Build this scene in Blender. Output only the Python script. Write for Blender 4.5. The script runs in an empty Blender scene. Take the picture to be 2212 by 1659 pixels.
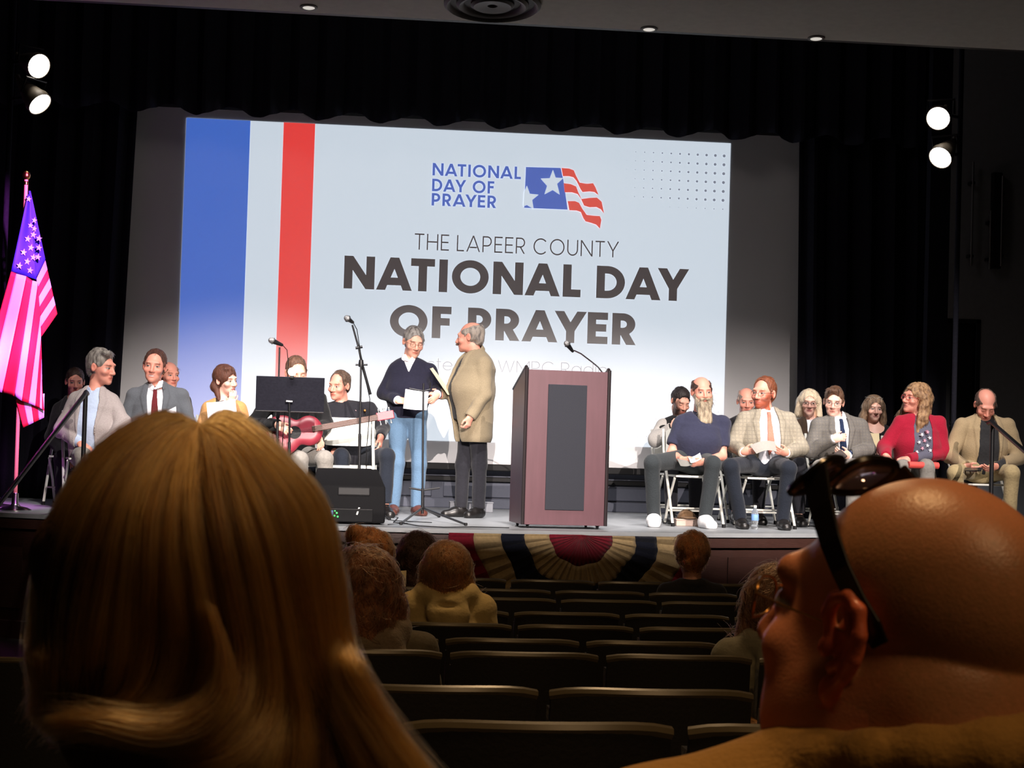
import bpy, bmesh, math, random
import numpy as np
from mathutils import Vector, Matrix
random.seed(7); np.random.seed(7)
SC = bpy.context.scene
COL = SC.collection
# ---------------------------------------------------------------- camera
FPX, CX, CY = 4000.0, 1106.0, 829.5
PSI, TH, RHO = 0.1, 0.0314, 0.03
CAM = np.array([0, 0, 1.69])
_s, _c = math.sin, math.cos
FWD = np.array([_s(PSI)*_c(TH), _c(PSI)*_c(TH), _s(TH)])
_r0 = np.array([_c(PSI), -_s(PSI), 0.0]); _u0 = np.cross(_r0, FWD)
RIGHT = _c(RHO)*_r0 + _s(RHO)*_u0
UP = -_s(RHO)*_r0 + _c(RHO)*_u0
def ray(px, py): return FWD + RIGHT*((px-CX)/FPX) - UP*((py-CY)/FPX)
def on_y(px, py, Y):
    d = ray(px, py); return CAM + d*(Y/d[1])
def on_z(px, py, Z):
    d = ray(px, py); return CAM + d*((Z-CAM[2])/d[2])
cd = bpy.data.cameras.new('camera'); cam = bpy.data.objects.new('camera', cd); COL.objects.link(cam)
cd.sensor_fit = 'HORIZONTAL'; cd.sensor_width = 36.0; cd.lens = 36.0*FPX/2212.0
cd.clip_start = 0.05; cd.clip_end = 100
cam.matrix_world = Matrix(((RIGHT[0], UP[0], -FWD[0], CAM[0]), (RIGHT[1], UP[1], -FWD[1], CAM[1]), (RIGHT[2], UP[2], -FWD[2], CAM[2]), (0, 0, 0, 1)))
cd.dof.use_dof = True; cd.dof.focus_distance = 16.6; cd.dof.aperture_fstop = 26.0
SC.camera = cam
# ---------------------------------------------------------------- world, exposure, lights
SC.view_settings.view_transform = 'Standard'; SC.view_settings.look = 'None'
SC.view_settings.exposure = 0.0; SC.view_settings.gamma = 1.0; SC.view_settings.use_curve_mapping = False
w = bpy.data.worlds.new('world'); SC.world = w; w.use_nodes = True
w.node_tree.nodes['Background'].inputs[0].default_value = (0.5, 0.5, 0.6, 1)
w.node_tree.nodes['Background'].inputs[1].default_value = 0.003
def light(kind, name, loc, target, power, col, **k):
    ld = bpy.data.lights.new(name, kind); o = bpy.data.objects.new(name, ld); COL.objects.link(o)
    ld.energy = power; ld.color = col
    o.location = loc
    if target is not None:
        o.rotation_euler = (Vector(target)-Vector(loc)).to_track_quat('-Z', 'Y').to_euler()
    for a, b in k.items(): setattr(ld, a, b)
    return o
R_ = math.radians
WARM = (1.0, 0.88, 0.81)
FOH = [((1.6, 3.0, 5.4), (-0.45, 16.2, 1.13), 9800), ((0.2, 3.0, 5.4), (1.0, 16.4, 1.13), 8600),
       ((3.2, 3.0, 5.4), (2.6, 16.4, 1.13), 8000), ((6.6, 3.0, 5.4), (4.4, 16.2, 1.1), 7800)]
for i, (a, b, p) in enumerate(FOH):
    light('SPOT', 'front_of_house_spot', a, b, p, WARM, spot_size=R_(19.5), spot_blend=1.0, shadow_soft_size=0.012)
# stage border lamps just behind the proscenium header
for x in (-1.1, 0.2, 1.7, 3.3, 5.0):
    light('SPOT', 'border_spot', (x, 13.5, 5.6), (x, 16.4, 1.2), 900, (1.0, 0.93, 0.90), spot_size=R_(46), spot_blend=0.9, shadow_soft_size=0.08)
# house lamps over the audience and an added fill, warm and dim
light('AREA', 'house_and_fill_lamp', (0.3, 2.6, 4.9), (0.2, 1.4, 1.3), 46, (1.0, 0.60, 0.26), shape='DISK', size=0.5)
light('AREA', 'house_and_fill_lamp', (1.9, -0.4, 5.0), (0.7, 1.6, 1.4), 36, (1.0, 0.62, 0.30), shape='DISK', size=1.6)  # fill added above and behind the camera to brighten the foreground heads
light('AREA', 'house_and_fill_lamp', (1.2, 8.0, 4.8), (1.0, 7.6, 0.9), 42, (1.0, 0.66, 0.34), shape='DISK', size=0.5)
# magenta side light on the flag
for zz in (3.55, 2.85, 2.1):
    light('SPOT', 'flag_side_spot', (-1.2, 12.7, 4.3), (-2.55, 15.3, zz), 2900, (0.88, 0.16, 1.0), spot_size=R_(19), spot_blend=0.8, shadow_soft_size=0.05)
# dim fill light added above the stage to lift the curtains and upper screen
light('AREA', 'stage_fill_light', (1.3, 14.2, 7.7), (1.3, 18.6, 3.6), 12, (1.0, 0.86, 0.80), shape='DISK', size=2.0)
# ---------------------------------------------------------------- materials
MATS = {}
def nt_new(name):
    m = bpy.data.materials.new(name); m.use_nodes = True
    return m, m.node_tree, m.node_tree.nodes['Principled BSDF']
def srgb(r, g, b):
    f = lambda v: (v/255/12.92) if v/255 <= 0.04045 else ((v/255+0.055)/1.055)**2.4
    return (f(r), f(g), f(b))
def mat(name, col, rough=0.6, metal=0.0, bump=0.0, scale=60.0, var=0.12, emit=None, estr=1.0, stretch=None, spec=0.5, sub=0.0, vcol=False, alpha=None, trans=0.0, coat=0.0, sheen=0.0):
    """col is linear; noise makes a light colour variation, a bump gives the surface grain"""
    if name in MATS: return MATS[name]
    m, nt, b = nt_new(name); MATS[name] = m
    N, L = nt.nodes, nt.links
    b.inputs['Roughness'].default_value = rough; b.inputs['Metallic'].default_value = metal
    b.inputs['Specular IOR Level'].default_value = spec
    if sub:
        b.inputs['Subsurface Weight'].default_value = sub
        b.inputs['Subsurface Radius'].default_value = (0.02, 0.007, 0.004); b.inputs['Subsurface Scale'].default_value = 0.3
    if trans: b.inputs['Transmission Weight'].default_value = trans
    if coat: b.inputs['Coat Weight'].default_value = coat
    if sheen: b.inputs['Sheen Weight'].default_value = sheen
    tc = N.new('ShaderNodeTexCoord'); mp = N.new('ShaderNodeMapping'); L.new(tc.outputs['Object'], mp.inputs[0])
    if stretch: mp.inputs['Scale'].default_value = stretch
    nz = N.new('ShaderNodeTexNoise'); nz.inputs['Scale'].default_value = scale; nz.inputs['Detail'].default_value = 3
    L.new(mp.outputs[0], nz.inputs['Vector'])
    mx = N.new('ShaderNodeMix'); mx.data_type = 'RGBA'; mx.blend_type = 'MULTIPLY'
    rp = N.new('ShaderNodeMapRange'); rp.inputs['To Min'].default_value = 1-var; rp.inputs['To Max'].default_value = 1+var
    L.new(nz.outputs['Fac'], rp.inputs['Value'])
    mx.inputs['Factor'].default_value = 1.0
    if vcol:
        at = N.new('ShaderNodeAttribute'); at.attribute_name = 'Col'; L.new(at.outputs['Color'], mx.inputs['A'])
    else:
        mx.inputs['A'].default_value = (*col, 1)
    L.new(rp.outputs['Result'], mx.inputs['B'])
    L.new(mx.outputs['Result'], b.inputs['Base Color'])
    if bump:
        bp = N.new('ShaderNodeBump'); bp.inputs['Strength'].default_value = bump; bp.inputs['Distance'].default_value = 0.01
        L.new(nz.outputs['Fac'], bp.inputs['Height']); L.new(bp.outputs[0], b.inputs['Normal'])
    if emit is not None:
        b.inputs['Emission Color'].default_value = (*emit, 1); b.inputs['Emission Strength'].default_value = estr
    return m
def cloth(name, rgb, scale=45, bump=0.35, var=0.25, rough=0.9):
    return mat(name, srgb(*rgb), rough=rough, bump=bump, scale=scale, var=var, spec=0.2, sheen=0.1)
# ---------------------------------------------------------------- mesh helpers
def tag(o, label=None, cat=None, group=None, kind=None):
    if label: o['label'] = label
    if cat: o['category'] = cat
    if group: o['group'] = group
    if kind: o['kind'] = kind
    return o
def empty(name, loc=(0, 0, 0), rz=0.0, label=None, cat=None, group=None):
    o = bpy.data.objects.new(name, None); COL.objects.link(o); o.empty_display_size = 0.05
    o.location = loc; o.rotation_euler = (0, 0, rz)
    return tag(o, label, cat, group)
def link(name, me, m=None, parent=None):
    o = bpy.data.objects.new(name, me); COL.objects.link(o)
    if m is not None:
        for q in (m if isinstance(m, (list, tuple)) else [m]): me.materials.append(q)
    if parent is not None: o.parent = parent
    return o
class MB:
    def __init__(s): s.v = []; s.f = []; s.mi = []
    def add(s, vs, fs, mi=0):
        b = len(s.v); s.v += [tuple(map(float, p)) for p in vs]
        for f in fs: s.f.append([b+i for i in f]); s.mi.append(mi)
        return s
    def box(s, c, size, M=None, mi=0):
        hx, hy, hz = size[0]/2, size[1]/2, size[2]/2
        vs = [Vector((x*hx, y*hy, z*hz)) for x in (-1, 1) for y in (-1, 1) for z in (-1, 1)]
        if M is not None: vs = [M @ v for v in vs]
        vs = [v+Vector(c) for v in vs]
        return s.add(vs, [(0, 1, 3, 2), (4, 6, 7, 5), (0, 4, 5, 1), (2, 3, 7, 6), (0, 2, 6, 4), (1, 5, 7, 3)], mi)
    def tube(s, pts, r, n=8, caps=True, mi=0):
        P = [Vector(p) for p in pts]; rs = r if isinstance(r, (list, tuple)) else [r]*len(P)
        rings = []; prev = None
        for i, p in enumerate(P):
            d = (P[min(i+1, len(P)-1)]-P[max(i-1, 0)]).normalized()
            if prev is None:
                a = d.cross(Vector((0, 0, 1))) if abs(d.z) < 0.9 else d.cross(Vector((1, 0, 0)))
            else:
                a = prev - d*prev.dot(d)
            a.normalize(); prev = a; b = d.cross(a)
            rings.append([p+(a*math.cos(2*math.pi*k/n)+b*math.sin(2*math.pi*k/n))*rs[i] for k in range(n)])
        vs = [q for rg in rings for q in rg]; fs = []
        for i in range(len(P)-1):
            for k in range(n): fs.append((i*n+k, i*n+(k+1) % n, (i+1)*n+(k+1) % n, (i+1)*n+k))
        if caps: fs.append(tuple(range(n-1, -1, -1))); fs.append(tuple((len(P)-1)*n+k for k in range(n)))
        return s.add(vs, fs, mi)
    def lathe(s, prof, c=(0, 0, 0), n=20, M=None, mi=0):
        vs = []; fs = []
        for (r, z) in prof:
            for k in range(n):
                a = 2*math.pi*k/n; q = Vector((r*math.cos(a), r*math.sin(a), z))
                if M is not None: q = M @ q
                vs.append(q+Vector(c))
        for i in range(len(prof)-1):
            for k in range(n): fs.append((i*n+k, i*n+(k+1) % n, (i+1)*n+(k+1) % n, (i+1)*n+k))
        fs.append(tuple(range(n-1, -1, -1))); fs.append(tuple((len(prof)-1)*n+k for k in range(n)))
        return s.add(vs, fs, mi)
    def prism(s, poly, y0, y1, mi=0):
        """poly = (x, z) outline, extruded from y0 to y1"""
        n = len(poly); vs = [(x, y0, z) for x, z in poly]+[(x, y1, z) for x, z in poly]
        fs = [tuple(range(n)), tuple(range(2*n-1, n-1, -1))]+[(i, i+n, (i+1) % n+n, (i+1) % n) for i in range(n)]
        return s.add(vs, fs, mi)
    def build(s, name, m=None, parent=None, bevel=0.0, smooth=False, seg=2):
        me = bpy.data.meshes.new(name); me.from_pydata(s.v, [], s.f)
        if any(s.mi): me.polygons.foreach_set('material_index', s.mi)
        bm = bmesh.new(); bm.from_mesh(me)
        bmesh.ops.recalc_face_normals(bm, faces=bm.faces)
        if bevel:
            es = [e for e in bm.edges if len(e.link_faces) == 2 and e.calc_face_angle(0) > 0.5]
            bmesh.ops.bevel(bm, geom=es, offset=bevel, segments=seg, affect='EDGES', profile=0.5, clamp_overlap=True)
        bm.to_mesh(me); bm.free()
        if smooth:
            me.polygons.foreach_set('use_smooth', [True]*len(me.polygons))
            try: me.set_sharp_from_angle(angle=0.7)
            except Exception: pass
        me.update()
        return link(name, me, m, parent)
def copy_tree(o, parent=None):
    c = o.copy(); COL.objects.link(c)
    if parent is not None: c.parent = parent
    for ch in list(o.children): copy_tree(ch, c)
    return c
def rotz(a): return Matrix.Rotation(a, 3, 'Z')
# ================================================================ THE SETTING
def struct(o): o['kind'] = 'structure'; return o
M_STAGE = mat('stage_paint', srgb(146, 150, 154), rough=0.42, bump=0.08, scale=9, var=0.12)
M_WOOD = mat('dark_stained_wood', srgb(56, 32, 26), rough=0.45, bump=0.12, scale=7, var=0.4, stretch=(1, 6, 22))
M_BLACKCLOTH = mat('black_velour', (0.014, 0.014, 0.020), rough=1.0, bump=0.3, scale=50, var=0.3, spec=0.05)
M_SCREEN = mat('screen_fabric', (0.74, 0.74, 0.76), rough=0.95, scale=5, var=0.02, spec=0.0)
M_GREYWALL = mat('blue_grey_wall', srgb(78, 82, 96), rough=0.7, bump=0.1, scale=30, var=0.1)
M_HOUSEWALL = mat('house_wall', srgb(60, 58, 56), rough=0.8, bump=0.15, scale=25, var=0.15)
M_CEIL = mat('ceiling_plaster', srgb(208, 208, 196), rough=0.9, bump=0.15, scale=18, var=0.1)
M_FLOOR = mat('house_floor', srgb(40, 36, 34), rough=0.6, bump=0.1, scale=12, var=0.2)
M_BLACK = mat('black_paint', (0.008, 0.008, 0.009), rough=0.55, scale=40, var=0.2, spec=0.2)
M_BLKMETAL = mat('black_metal', (0.014, 0.014, 0.016), rough=0.35, metal=0.3, scale=60, var=0.2)
M_CHROME = mat('chrome', (0.75, 0.75, 0.78), rough=0.2, metal=1.0, var=0.03)
M_WHITEMETAL = mat('white_enamel', srgb(222, 222, 214), rough=0.4, scale=30, var=0.05, bump=0.03)
ST = 1.0                                   # stage height
def edge_y(x): return 14.42+0.075*(max(-3.2, min(4.8, x))-0.8)**2
# house floor, gently raked
def floor_z(y):
    return float(np.interp(y, [-2, 1.4, 3.43, 4.5, 6.3, 7.0, 8.05, 8.85, 10.45, 14], [0.53, 0.42, 0.31, 0.23, 0.11, 0.08, 0.03, 0.02, 0.0, 0.0]))
b = MB(); ys = np.linspace(-2, 19, 43)
vs = [(x, y, floor_z(y)) for y in ys for x in (-7, 10)]
b.add(vs, [(2*i, 2*i+1, 2*i+3, 2*i+2) for i in range(len(ys)-1)])
struct(b.build('floor', M_FLOOR))
# stage deck with the bowed apron and its nosing
xs = np.linspace(-7, 10, 69); b = MB()
vs = []
for x in xs: vs += [(x, edge_y(x), ST), (x, 19.2, ST), (x, edge_y(x), ST-0.035), (x, 19.2, ST-0.035)]
fs = []
for i in range(len(xs)-1):
    k = 4*i; fs += [(k, k+4, k+5, k+1), (k+2, k+3, k+7, k+6), (k, k+2, k+6, k+4)]
b.add(vs, fs); struct(b.build('stage_floor', M_STAGE))
def strip(z0, z1, out, th, m, name, x0=-7, x1=10, n=60, parent=None):
    q = MB(); X = np.linspace(x0, x1, n); vv = []
    for x in X:
        y = edge_y(x)
        vv += [(x, y-out, z0), (x, y-out, z1), (x, y-out+th, z1), (x, y-out+th, z0)]
    ff = [(0, 1, 2, 3), tuple(4*(n-1)+k for k in (3, 2, 1, 0))]
    for i in range(n-1):
        for a in range(4): ff.append((4*i+a, 4*i+4+a, 4*i+4+(a+1) % 4, 4*i+(a+1) % 4))
    q.add(vv, ff); return q.build(name, m, parent, bevel=0)
sf = struct(strip(0.0, 0.965, -0.06, 0.05, M_WOOD, 'wall_stage_front'))
for k, (z0, z1) in enumerate([(0.88, 0.955), (0.0, 0.14)]):
    struct(strip(z0, z1, 0.0, 0.06, M_WOOD, 'trim_%d' % (k+1)))
for x0 in np.arange(-6.8, 9.6, 0.92):
    strip(0.24, 0.80, -0.035, 0.04, M_WOOD, 'panel', x0, x0+0.74, 6, parent=sf)
# wall behind the stage, below and behind the screen
YW = 18.95
b = MB(); b.box((1.5, YW+0.1, 4.6), (17, 0.1, 7.4)); wb = struct(b.build('wall_back', M_GREYWALL))
b = MB(); b.box((1.5, YW+0.02, 1.30), (17, 0.05, 0.05)); struct(b.build('trim_3', M_BLACK, bevel=0.008))
b = MB(); b.box((1.5, YW+0.02, 1.05), (17, 0.05, 0.10)); struct(b.build('baseboard_back', M_GREYWALL, bevel=0.01))
for x0 in np.arange(-6.9, 9.6, 1.62):
    b = MB(); b.box((x0+0.78, YW+0.035, 1.19), (1.5, 0.03, 0.15)); b.build('panel', M_GREYWALL, wb, bevel=0.008)
# house shell
def slab(name, c, size, m): 
    q = MB(); q.box(c, size); return struct(q.build(name, m))
slab('wall_left', (-6.6, 6.5, 3.4), (0.2, 17.0, 7.0), M_HOUSEWALL)
slab('wall_right', (9.6, 6.5, 3.4), (0.2, 17.0, 7.0), M_HOUSEWALL)
slab('wall_rear', (1.5, -2.1, 3.4), (17, 0.2, 7.0), M_HOUSEWALL)
slab('wall_stage_left_return', (-6.6, 17.1, 4.4), (0.2, 4.4, 8.0), M_BLACK)
slab('wall_stage_right_return', (9.6, 17.1, 4.4), (0.2, 4.4, 8.0), M_BLACK)
slab('ceiling_stage', (1.5, 16.2, 8.3), (17, 6.4, 0.1), M_BLACK)
CS = 0.105
def ceil_z(y): return 4.66+CS*(13-y)
b = MB(); b.add([(-7, -2.2, ceil_z(-2.2)), (10, -2.2, ceil_z(-2.2)), (10, 13, 4.66), (-7, 13, 4.66), (-7, -2.2, 6.5), (10, -2.2, 6.5), (10, 13, 6.5), (-7, 13, 6.5)],
                [(0, 1, 2, 3), (4, 7, 6, 5), (0, 4, 5, 1), (2, 6, 7, 3), (1, 5, 6, 2), (0, 3, 7, 4)])
struct(b.build('ceiling', M_CEIL))
slab('wall_header', (1.5, 13.1, 6.5), (17, 0.18, 3.62), M_BLACK)
def on_ceil(px, py):
    d = ray(px, py); # z = 4.66+CS*(13-y)
    t = (4.66+CS*13-CAM[2])/(d[2]+CS*d[1]); return CAM+d*t
# board added out of view to keep the front lamps' light off the stage front
slab('light_block_board', (1.5, 3.72, 4.86), (16.5, 0.06, 0.50), M_BLACK)
# round ceiling vent
CM = Matrix.Rotation(-math.atan(CS), 3, 'X')
vc = on_ceil(1064, 6); 
vent = empty('ceiling_vent', tuple(vc), 0, 'round dark ringed air vent in the ceiling above the screen', 'vent')
M_VENT = mat('vent_metal', srgb(96, 96, 90), rough=0.6, var=0.1)
for nm, r0, r1 in (('outer_ring', 0.335, 0.285), ('middle_ring', 0.25, 0.19), ('inner_cone', 0.15, 0.02)):
    q = MB(); q.lathe([(r0, 0.0), (r0, -0.02), (r0-0.02, -0.035), (r1+0.015, -0.025), (r1, 0.0)], n=40, M=CM)
    q.build(nm, M_VENT, vent, smooth=True)
q = MB(); q.lathe([(0.29, -0.001), (0.29, -0.006), (0.01, -0.006)], n=40, M=CM); q.build('dark_throat', M_BLACK, vent)
M_DL = mat('downlight_lens', (0.8, 0.8, 0.75), emit=(1.0, 0.95, 0.85), estr=0.55)
for (px, py), lab in zip([(667, 15), (1402, 62), (1763, 82)], ['small recessed ceiling downlight left of the round vent', 'small recessed ceiling downlight right of the round vent', 'small recessed ceiling downlight farthest to the right']):
    p = on_ceil(px, py)
    t = empty('ceiling_downlight', tuple(p), 0, lab, 'light', 'recessed lights in the ceiling')
    q = MB(); q.lathe([(0.062, 0.0), (0.062, -0.006), (0.045, -0.010), (0.043, 0.0)], n=20, M=CM); q.build('trim_ring', M_VENT, t, smooth=True)
    q = MB(); q.lathe([(0.042, -0.003), (0.042, -0.007), (0.005, -0.007)], n=20, M=CM); q.build('lens', M_DL, t)
# ---------------------------------------------------------------- curtains
def curtain(name, label, edgeA, edgeB, z0, z1, Y, amp, wave, m=M_BLACKCLOTH, scallop=0.0, n=None):
    """edgeA/edgeB: x at bottom and top of either side"""
    L_ = abs(edgeB[1]-edgeA[1]); n = n or int(L_/wave*10); nz = 24
    vs = []; ph = random.random()*6
    for j in range(nz+1):
        v = j/nz
        xa = edgeA[0]+(edgeA[1]-edgeA[0])*v; xb = edgeB[0]+(edgeB[1]-edgeB[0])*v
        for i in range(n+1):
            u = i/n; x = xa+(xb-xa)*u; a = u*L_/wave*2*math.pi+ph
            y = Y+amp*(math.sin(a)+0.35*math.sin(2.3*a+1+v))*(1.0-0.25*v)
            z = z0+(z1-z0)*v
            if scallop and j < 3: z += scallop*(0.5+0.5*math.sin(a*0.5))*(1-j/3)
            vs.append((x, y, z))
    W = n+1
    q = MB(); q.add(vs, [(j*W+i, j*W+i+1, (j+1)*W+i+1, (j+1)*W+i) for j in range(nz) for i in range(n)])
    o = q.build(name, m, smooth=True)
    s = o.modifiers.new('thick', 'SOLIDIFY'); s.thickness = 0.006
    return tag(o, label, 'curtain')
xl0, xl1 = on_y(257, 880, 18.55)[0], on_y(305, 232, 18.55)[0]
kx = (xl1-xl0)/3.1
curtain('side_curtain', 'black pleated stage curtain left of the screen behind the flag', (-6.4, -6.4), (xl0-kx*0.6, xl1+kx*0.9), 1.0, 7.8, 18.55, 0.06, 0.28)
xr0, xr1 = on_y(1726, 880, 18.55)[0], on_y(1722, 297, 18.55)[0]
curtain('side_curtain', 'black pleated stage curtain right of the screen behind the seated women', (xr0+0.01, xr1-0.02), (7.2, 7.2), 1.0, 7.8, 18.55, 0.06, 0.28)
curtain('valance_curtain', 'black scalloped valance curtain hanging above the projection screen', (-6.4, -6.4), (8.6, 8.6), on_y(1000, 268, 18.35)[2]-0.03, 8.2, 18.35, 0.05, 0.30, scallop=0.09)
# grey wall with a dark doorway at stage left (picture right)
YR = 17.7
xw0 = on_y(2000, 640, YR)[0]; xd0 = on_y(2040, 800, YR)[0]; xd1 = on_y(2112, 800, YR)[0]; zd = on_y(2075, 690, YR)[2]
M_SIDEWALL = mat('side_wall_paint', srgb(112, 114, 118), rough=0.8, bump=0.12, scale=20, var=0.12)
slab('wall_side', ((xd1+9.5)/2, YR, (1+zd)/2), (9.5-xd1, 0.12, zd-1), M_SIDEWALL)
slab('wall_side_above', ((xd0+9.5)/2, YR, (zd+8)/2), (9.5-xd0, 0.12, 8-zd), M_SIDEWALL)
slab('wall_side_jamb', ((xw0+xd0)/2, YR, 4.5), (xd0-xw0, 0.12, 7.0), M_BLACKCLOTH)
dd = empty('door_1', ((xd0+xd1)/2, YR+0.05, ST)); struct(dd)
q = MB(); q.box((0, 0.10, (zd-1)/2), (xd1-xd0, 0.04, zd-1)); q.build('door_leaf', M_BLACK, dd, bevel=0.004)
q = MB()
for sx in (-1, 1): q.box((sx*((xd1-xd0)/2-0.02), -0.10, (zd-1)/2), (0.04, 0.03, zd-1))
q.box((0, -0.10, zd-1-0.02), (xd1-xd0, 0.03, 0.04)); q.build('door_frame', M_BLKMETAL, dd)
q = MB(); q.lathe([(0.012, 0), (0.03, 0.02), (0.03, 0.04), (0.01, 0.055)], c=(-(xd1-xd0)/2+0.08, 0.06, 1.0), n=12, M=Matrix.Rotation(math.pi/2, 3, 'X')); q.build('door_handle', M_CHROME, dd, smooth=True)
# vertical conduits on that wall
M_PIPE = mat('pipe_metal', srgb(120, 120, 122), rough=0.4, metal=0.7, var=0.1)
for px, y0, y1, lab in ((2097, 350, 575, 'thin vertical pipe on the side wall nearest the screen'), (2136, 455, 582, 'short thin vertical pipe between two longer ones on the side wall'), (2161, 380, 575, 'thin vertical pipe on the side wall farthest right')):
    a = on_y(px, y1, YR-0.14); c_ = on_y(px+6, y0, YR-0.14); x = (a[0]+c_[0])/2
    t = empty('wall_pipe', (x, YR-0.14, a[2]), 0, lab, 'pipe', 'pipes on the side wall')
    q = MB(); q.tube([(0, 0, 0), (0, 0, c_[2]-a[2])], 0.012, 10); q.build('tube', M_PIPE, t, smooth=True)
    for z in (0.1, (c_[2]-a[2])*0.8):
        q = MB(); q.box((0, 0.04, z), (0.05, 0.09, 0.03)); q.build('bracket', M_BLKMETAL, t, bevel=0.004)
q = MB(); q.box((on_y(2150, 480, YR-0.09)[0], YR-0.11, on_y(2150, 480, YR)[2]), (0.10, 0.07, 0.95)); tag(q.build('wall_recess_box', M_BLACK, bevel=0.01), 'tall black narrow box between the pipes on the side wall', 'box')
# ---------------------------------------------------------------- projection screen and slide
YS = 18.80
scr = empty('projection_screen', (1.3, YS, 1.46), 0, 'large projection screen showing the prayer day slide at the back of the stage', 'screen')
def S(x, z): return (x-1.3, z-1.46)
q = MB(); q.box((1.43-1.3, 0.012, (1.46+5.0)/2-1.46), (7.3, 0.02, 3.54)); q.build('screen_fabric', M_SCREEN, scr)
q = MB(); q.box((1.43-1.3, 0.0, -0.035), (7.3, 0.05, 0.07)); q.build('bottom_batten', M_BLACK, scr, bevel=0.01)
q = MB(); q.tube([(-3.5, 0.02, 3.54), (3.8, 0.02, 3.54)], 0.05, 12); q.build('roller_tube', M_BLACK, scr, smooth=True)
for x in (-3.0, 0.1, 3.2):
    q = MB(); q.tube([(x, 0.02, 3.55), (x, 0.02, 6.80)], 0.006, 6); q.build('hanging_cable', M_BLACK, scr)
SX0, SX1, SZ0, SZ1 = -1.487, 4.09, 1.682, 4.855
def lit(name, rgb, k=1.0):
    """projected colour = light given off on top of white diffusing cloth"""
    c = srgb(*rgb)
    return mat(name, (0.74, 0.74, 0.76), rough=0.95, scale=5, var=0.02, spec=0.0, emit=c, estr=k)
M_PW, M_PB, M_PR = lit('slide_white', (196, 207, 218)), lit('slide_blue', (52, 96, 186)), lit('slide_red', (222, 52, 46))
M_PK, M_PLB, M_PLR, M_PG = lit('slide_dark_text', (34, 24, 22)), lit('slide_logo_blue', (58, 88, 172)), lit('slide_logo_red', (206, 66, 52)), lit('slide_grey_text', (120, 120, 126))
M_PDOT = lit('slide_dot_grey', (112, 118, 132))
def flat(polys, off, name, m, tri=None):
    """polygons given in wall metres (x, z), laid off metres in front of the screen"""
    q = MB()
    for p in polys:
        if isinstance(p, tuple): off_, p = p
        else: off_ = off
        vs = [(S(x, z)[0], -off_, S(x, z)[1]) for x, z in p]; q.add(vs, [tuple(range(len(p)))])
    me = bpy.data.meshes.new(name); me.from_pydata(q.v, [], q.f); me.update()
    bm = bmesh.new(); bm.from_mesh(me)
    for f in bm.faces:
        if f.normal.y > 0: f.normal_flip()
    bm.to_mesh(me); bm.free()
    return link(name, me, m, scr)
def wx(px, py): p = on_y(px, py, YS); return (p[0], p[2])
flat([[(SX0, SZ0), (SX1, SZ0), (SX1, SZ1), (SX0, SZ1)]], 0.002, 'slide_background', M_PW)
def xcol(px): return wx(px, 265)[0]
flat([[(SX0, SZ0), (xcol(541), SZ0), (xcol(541), SZ1), (SX0, SZ1)]], 0.004, 'blue_band', M_PB)
flat([[(xcol(613), SZ0), (xcol(681), SZ0), (xcol(681), SZ1), (xcol(613), SZ1)]], 0.004, 'red_band', M_PR)
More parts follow.
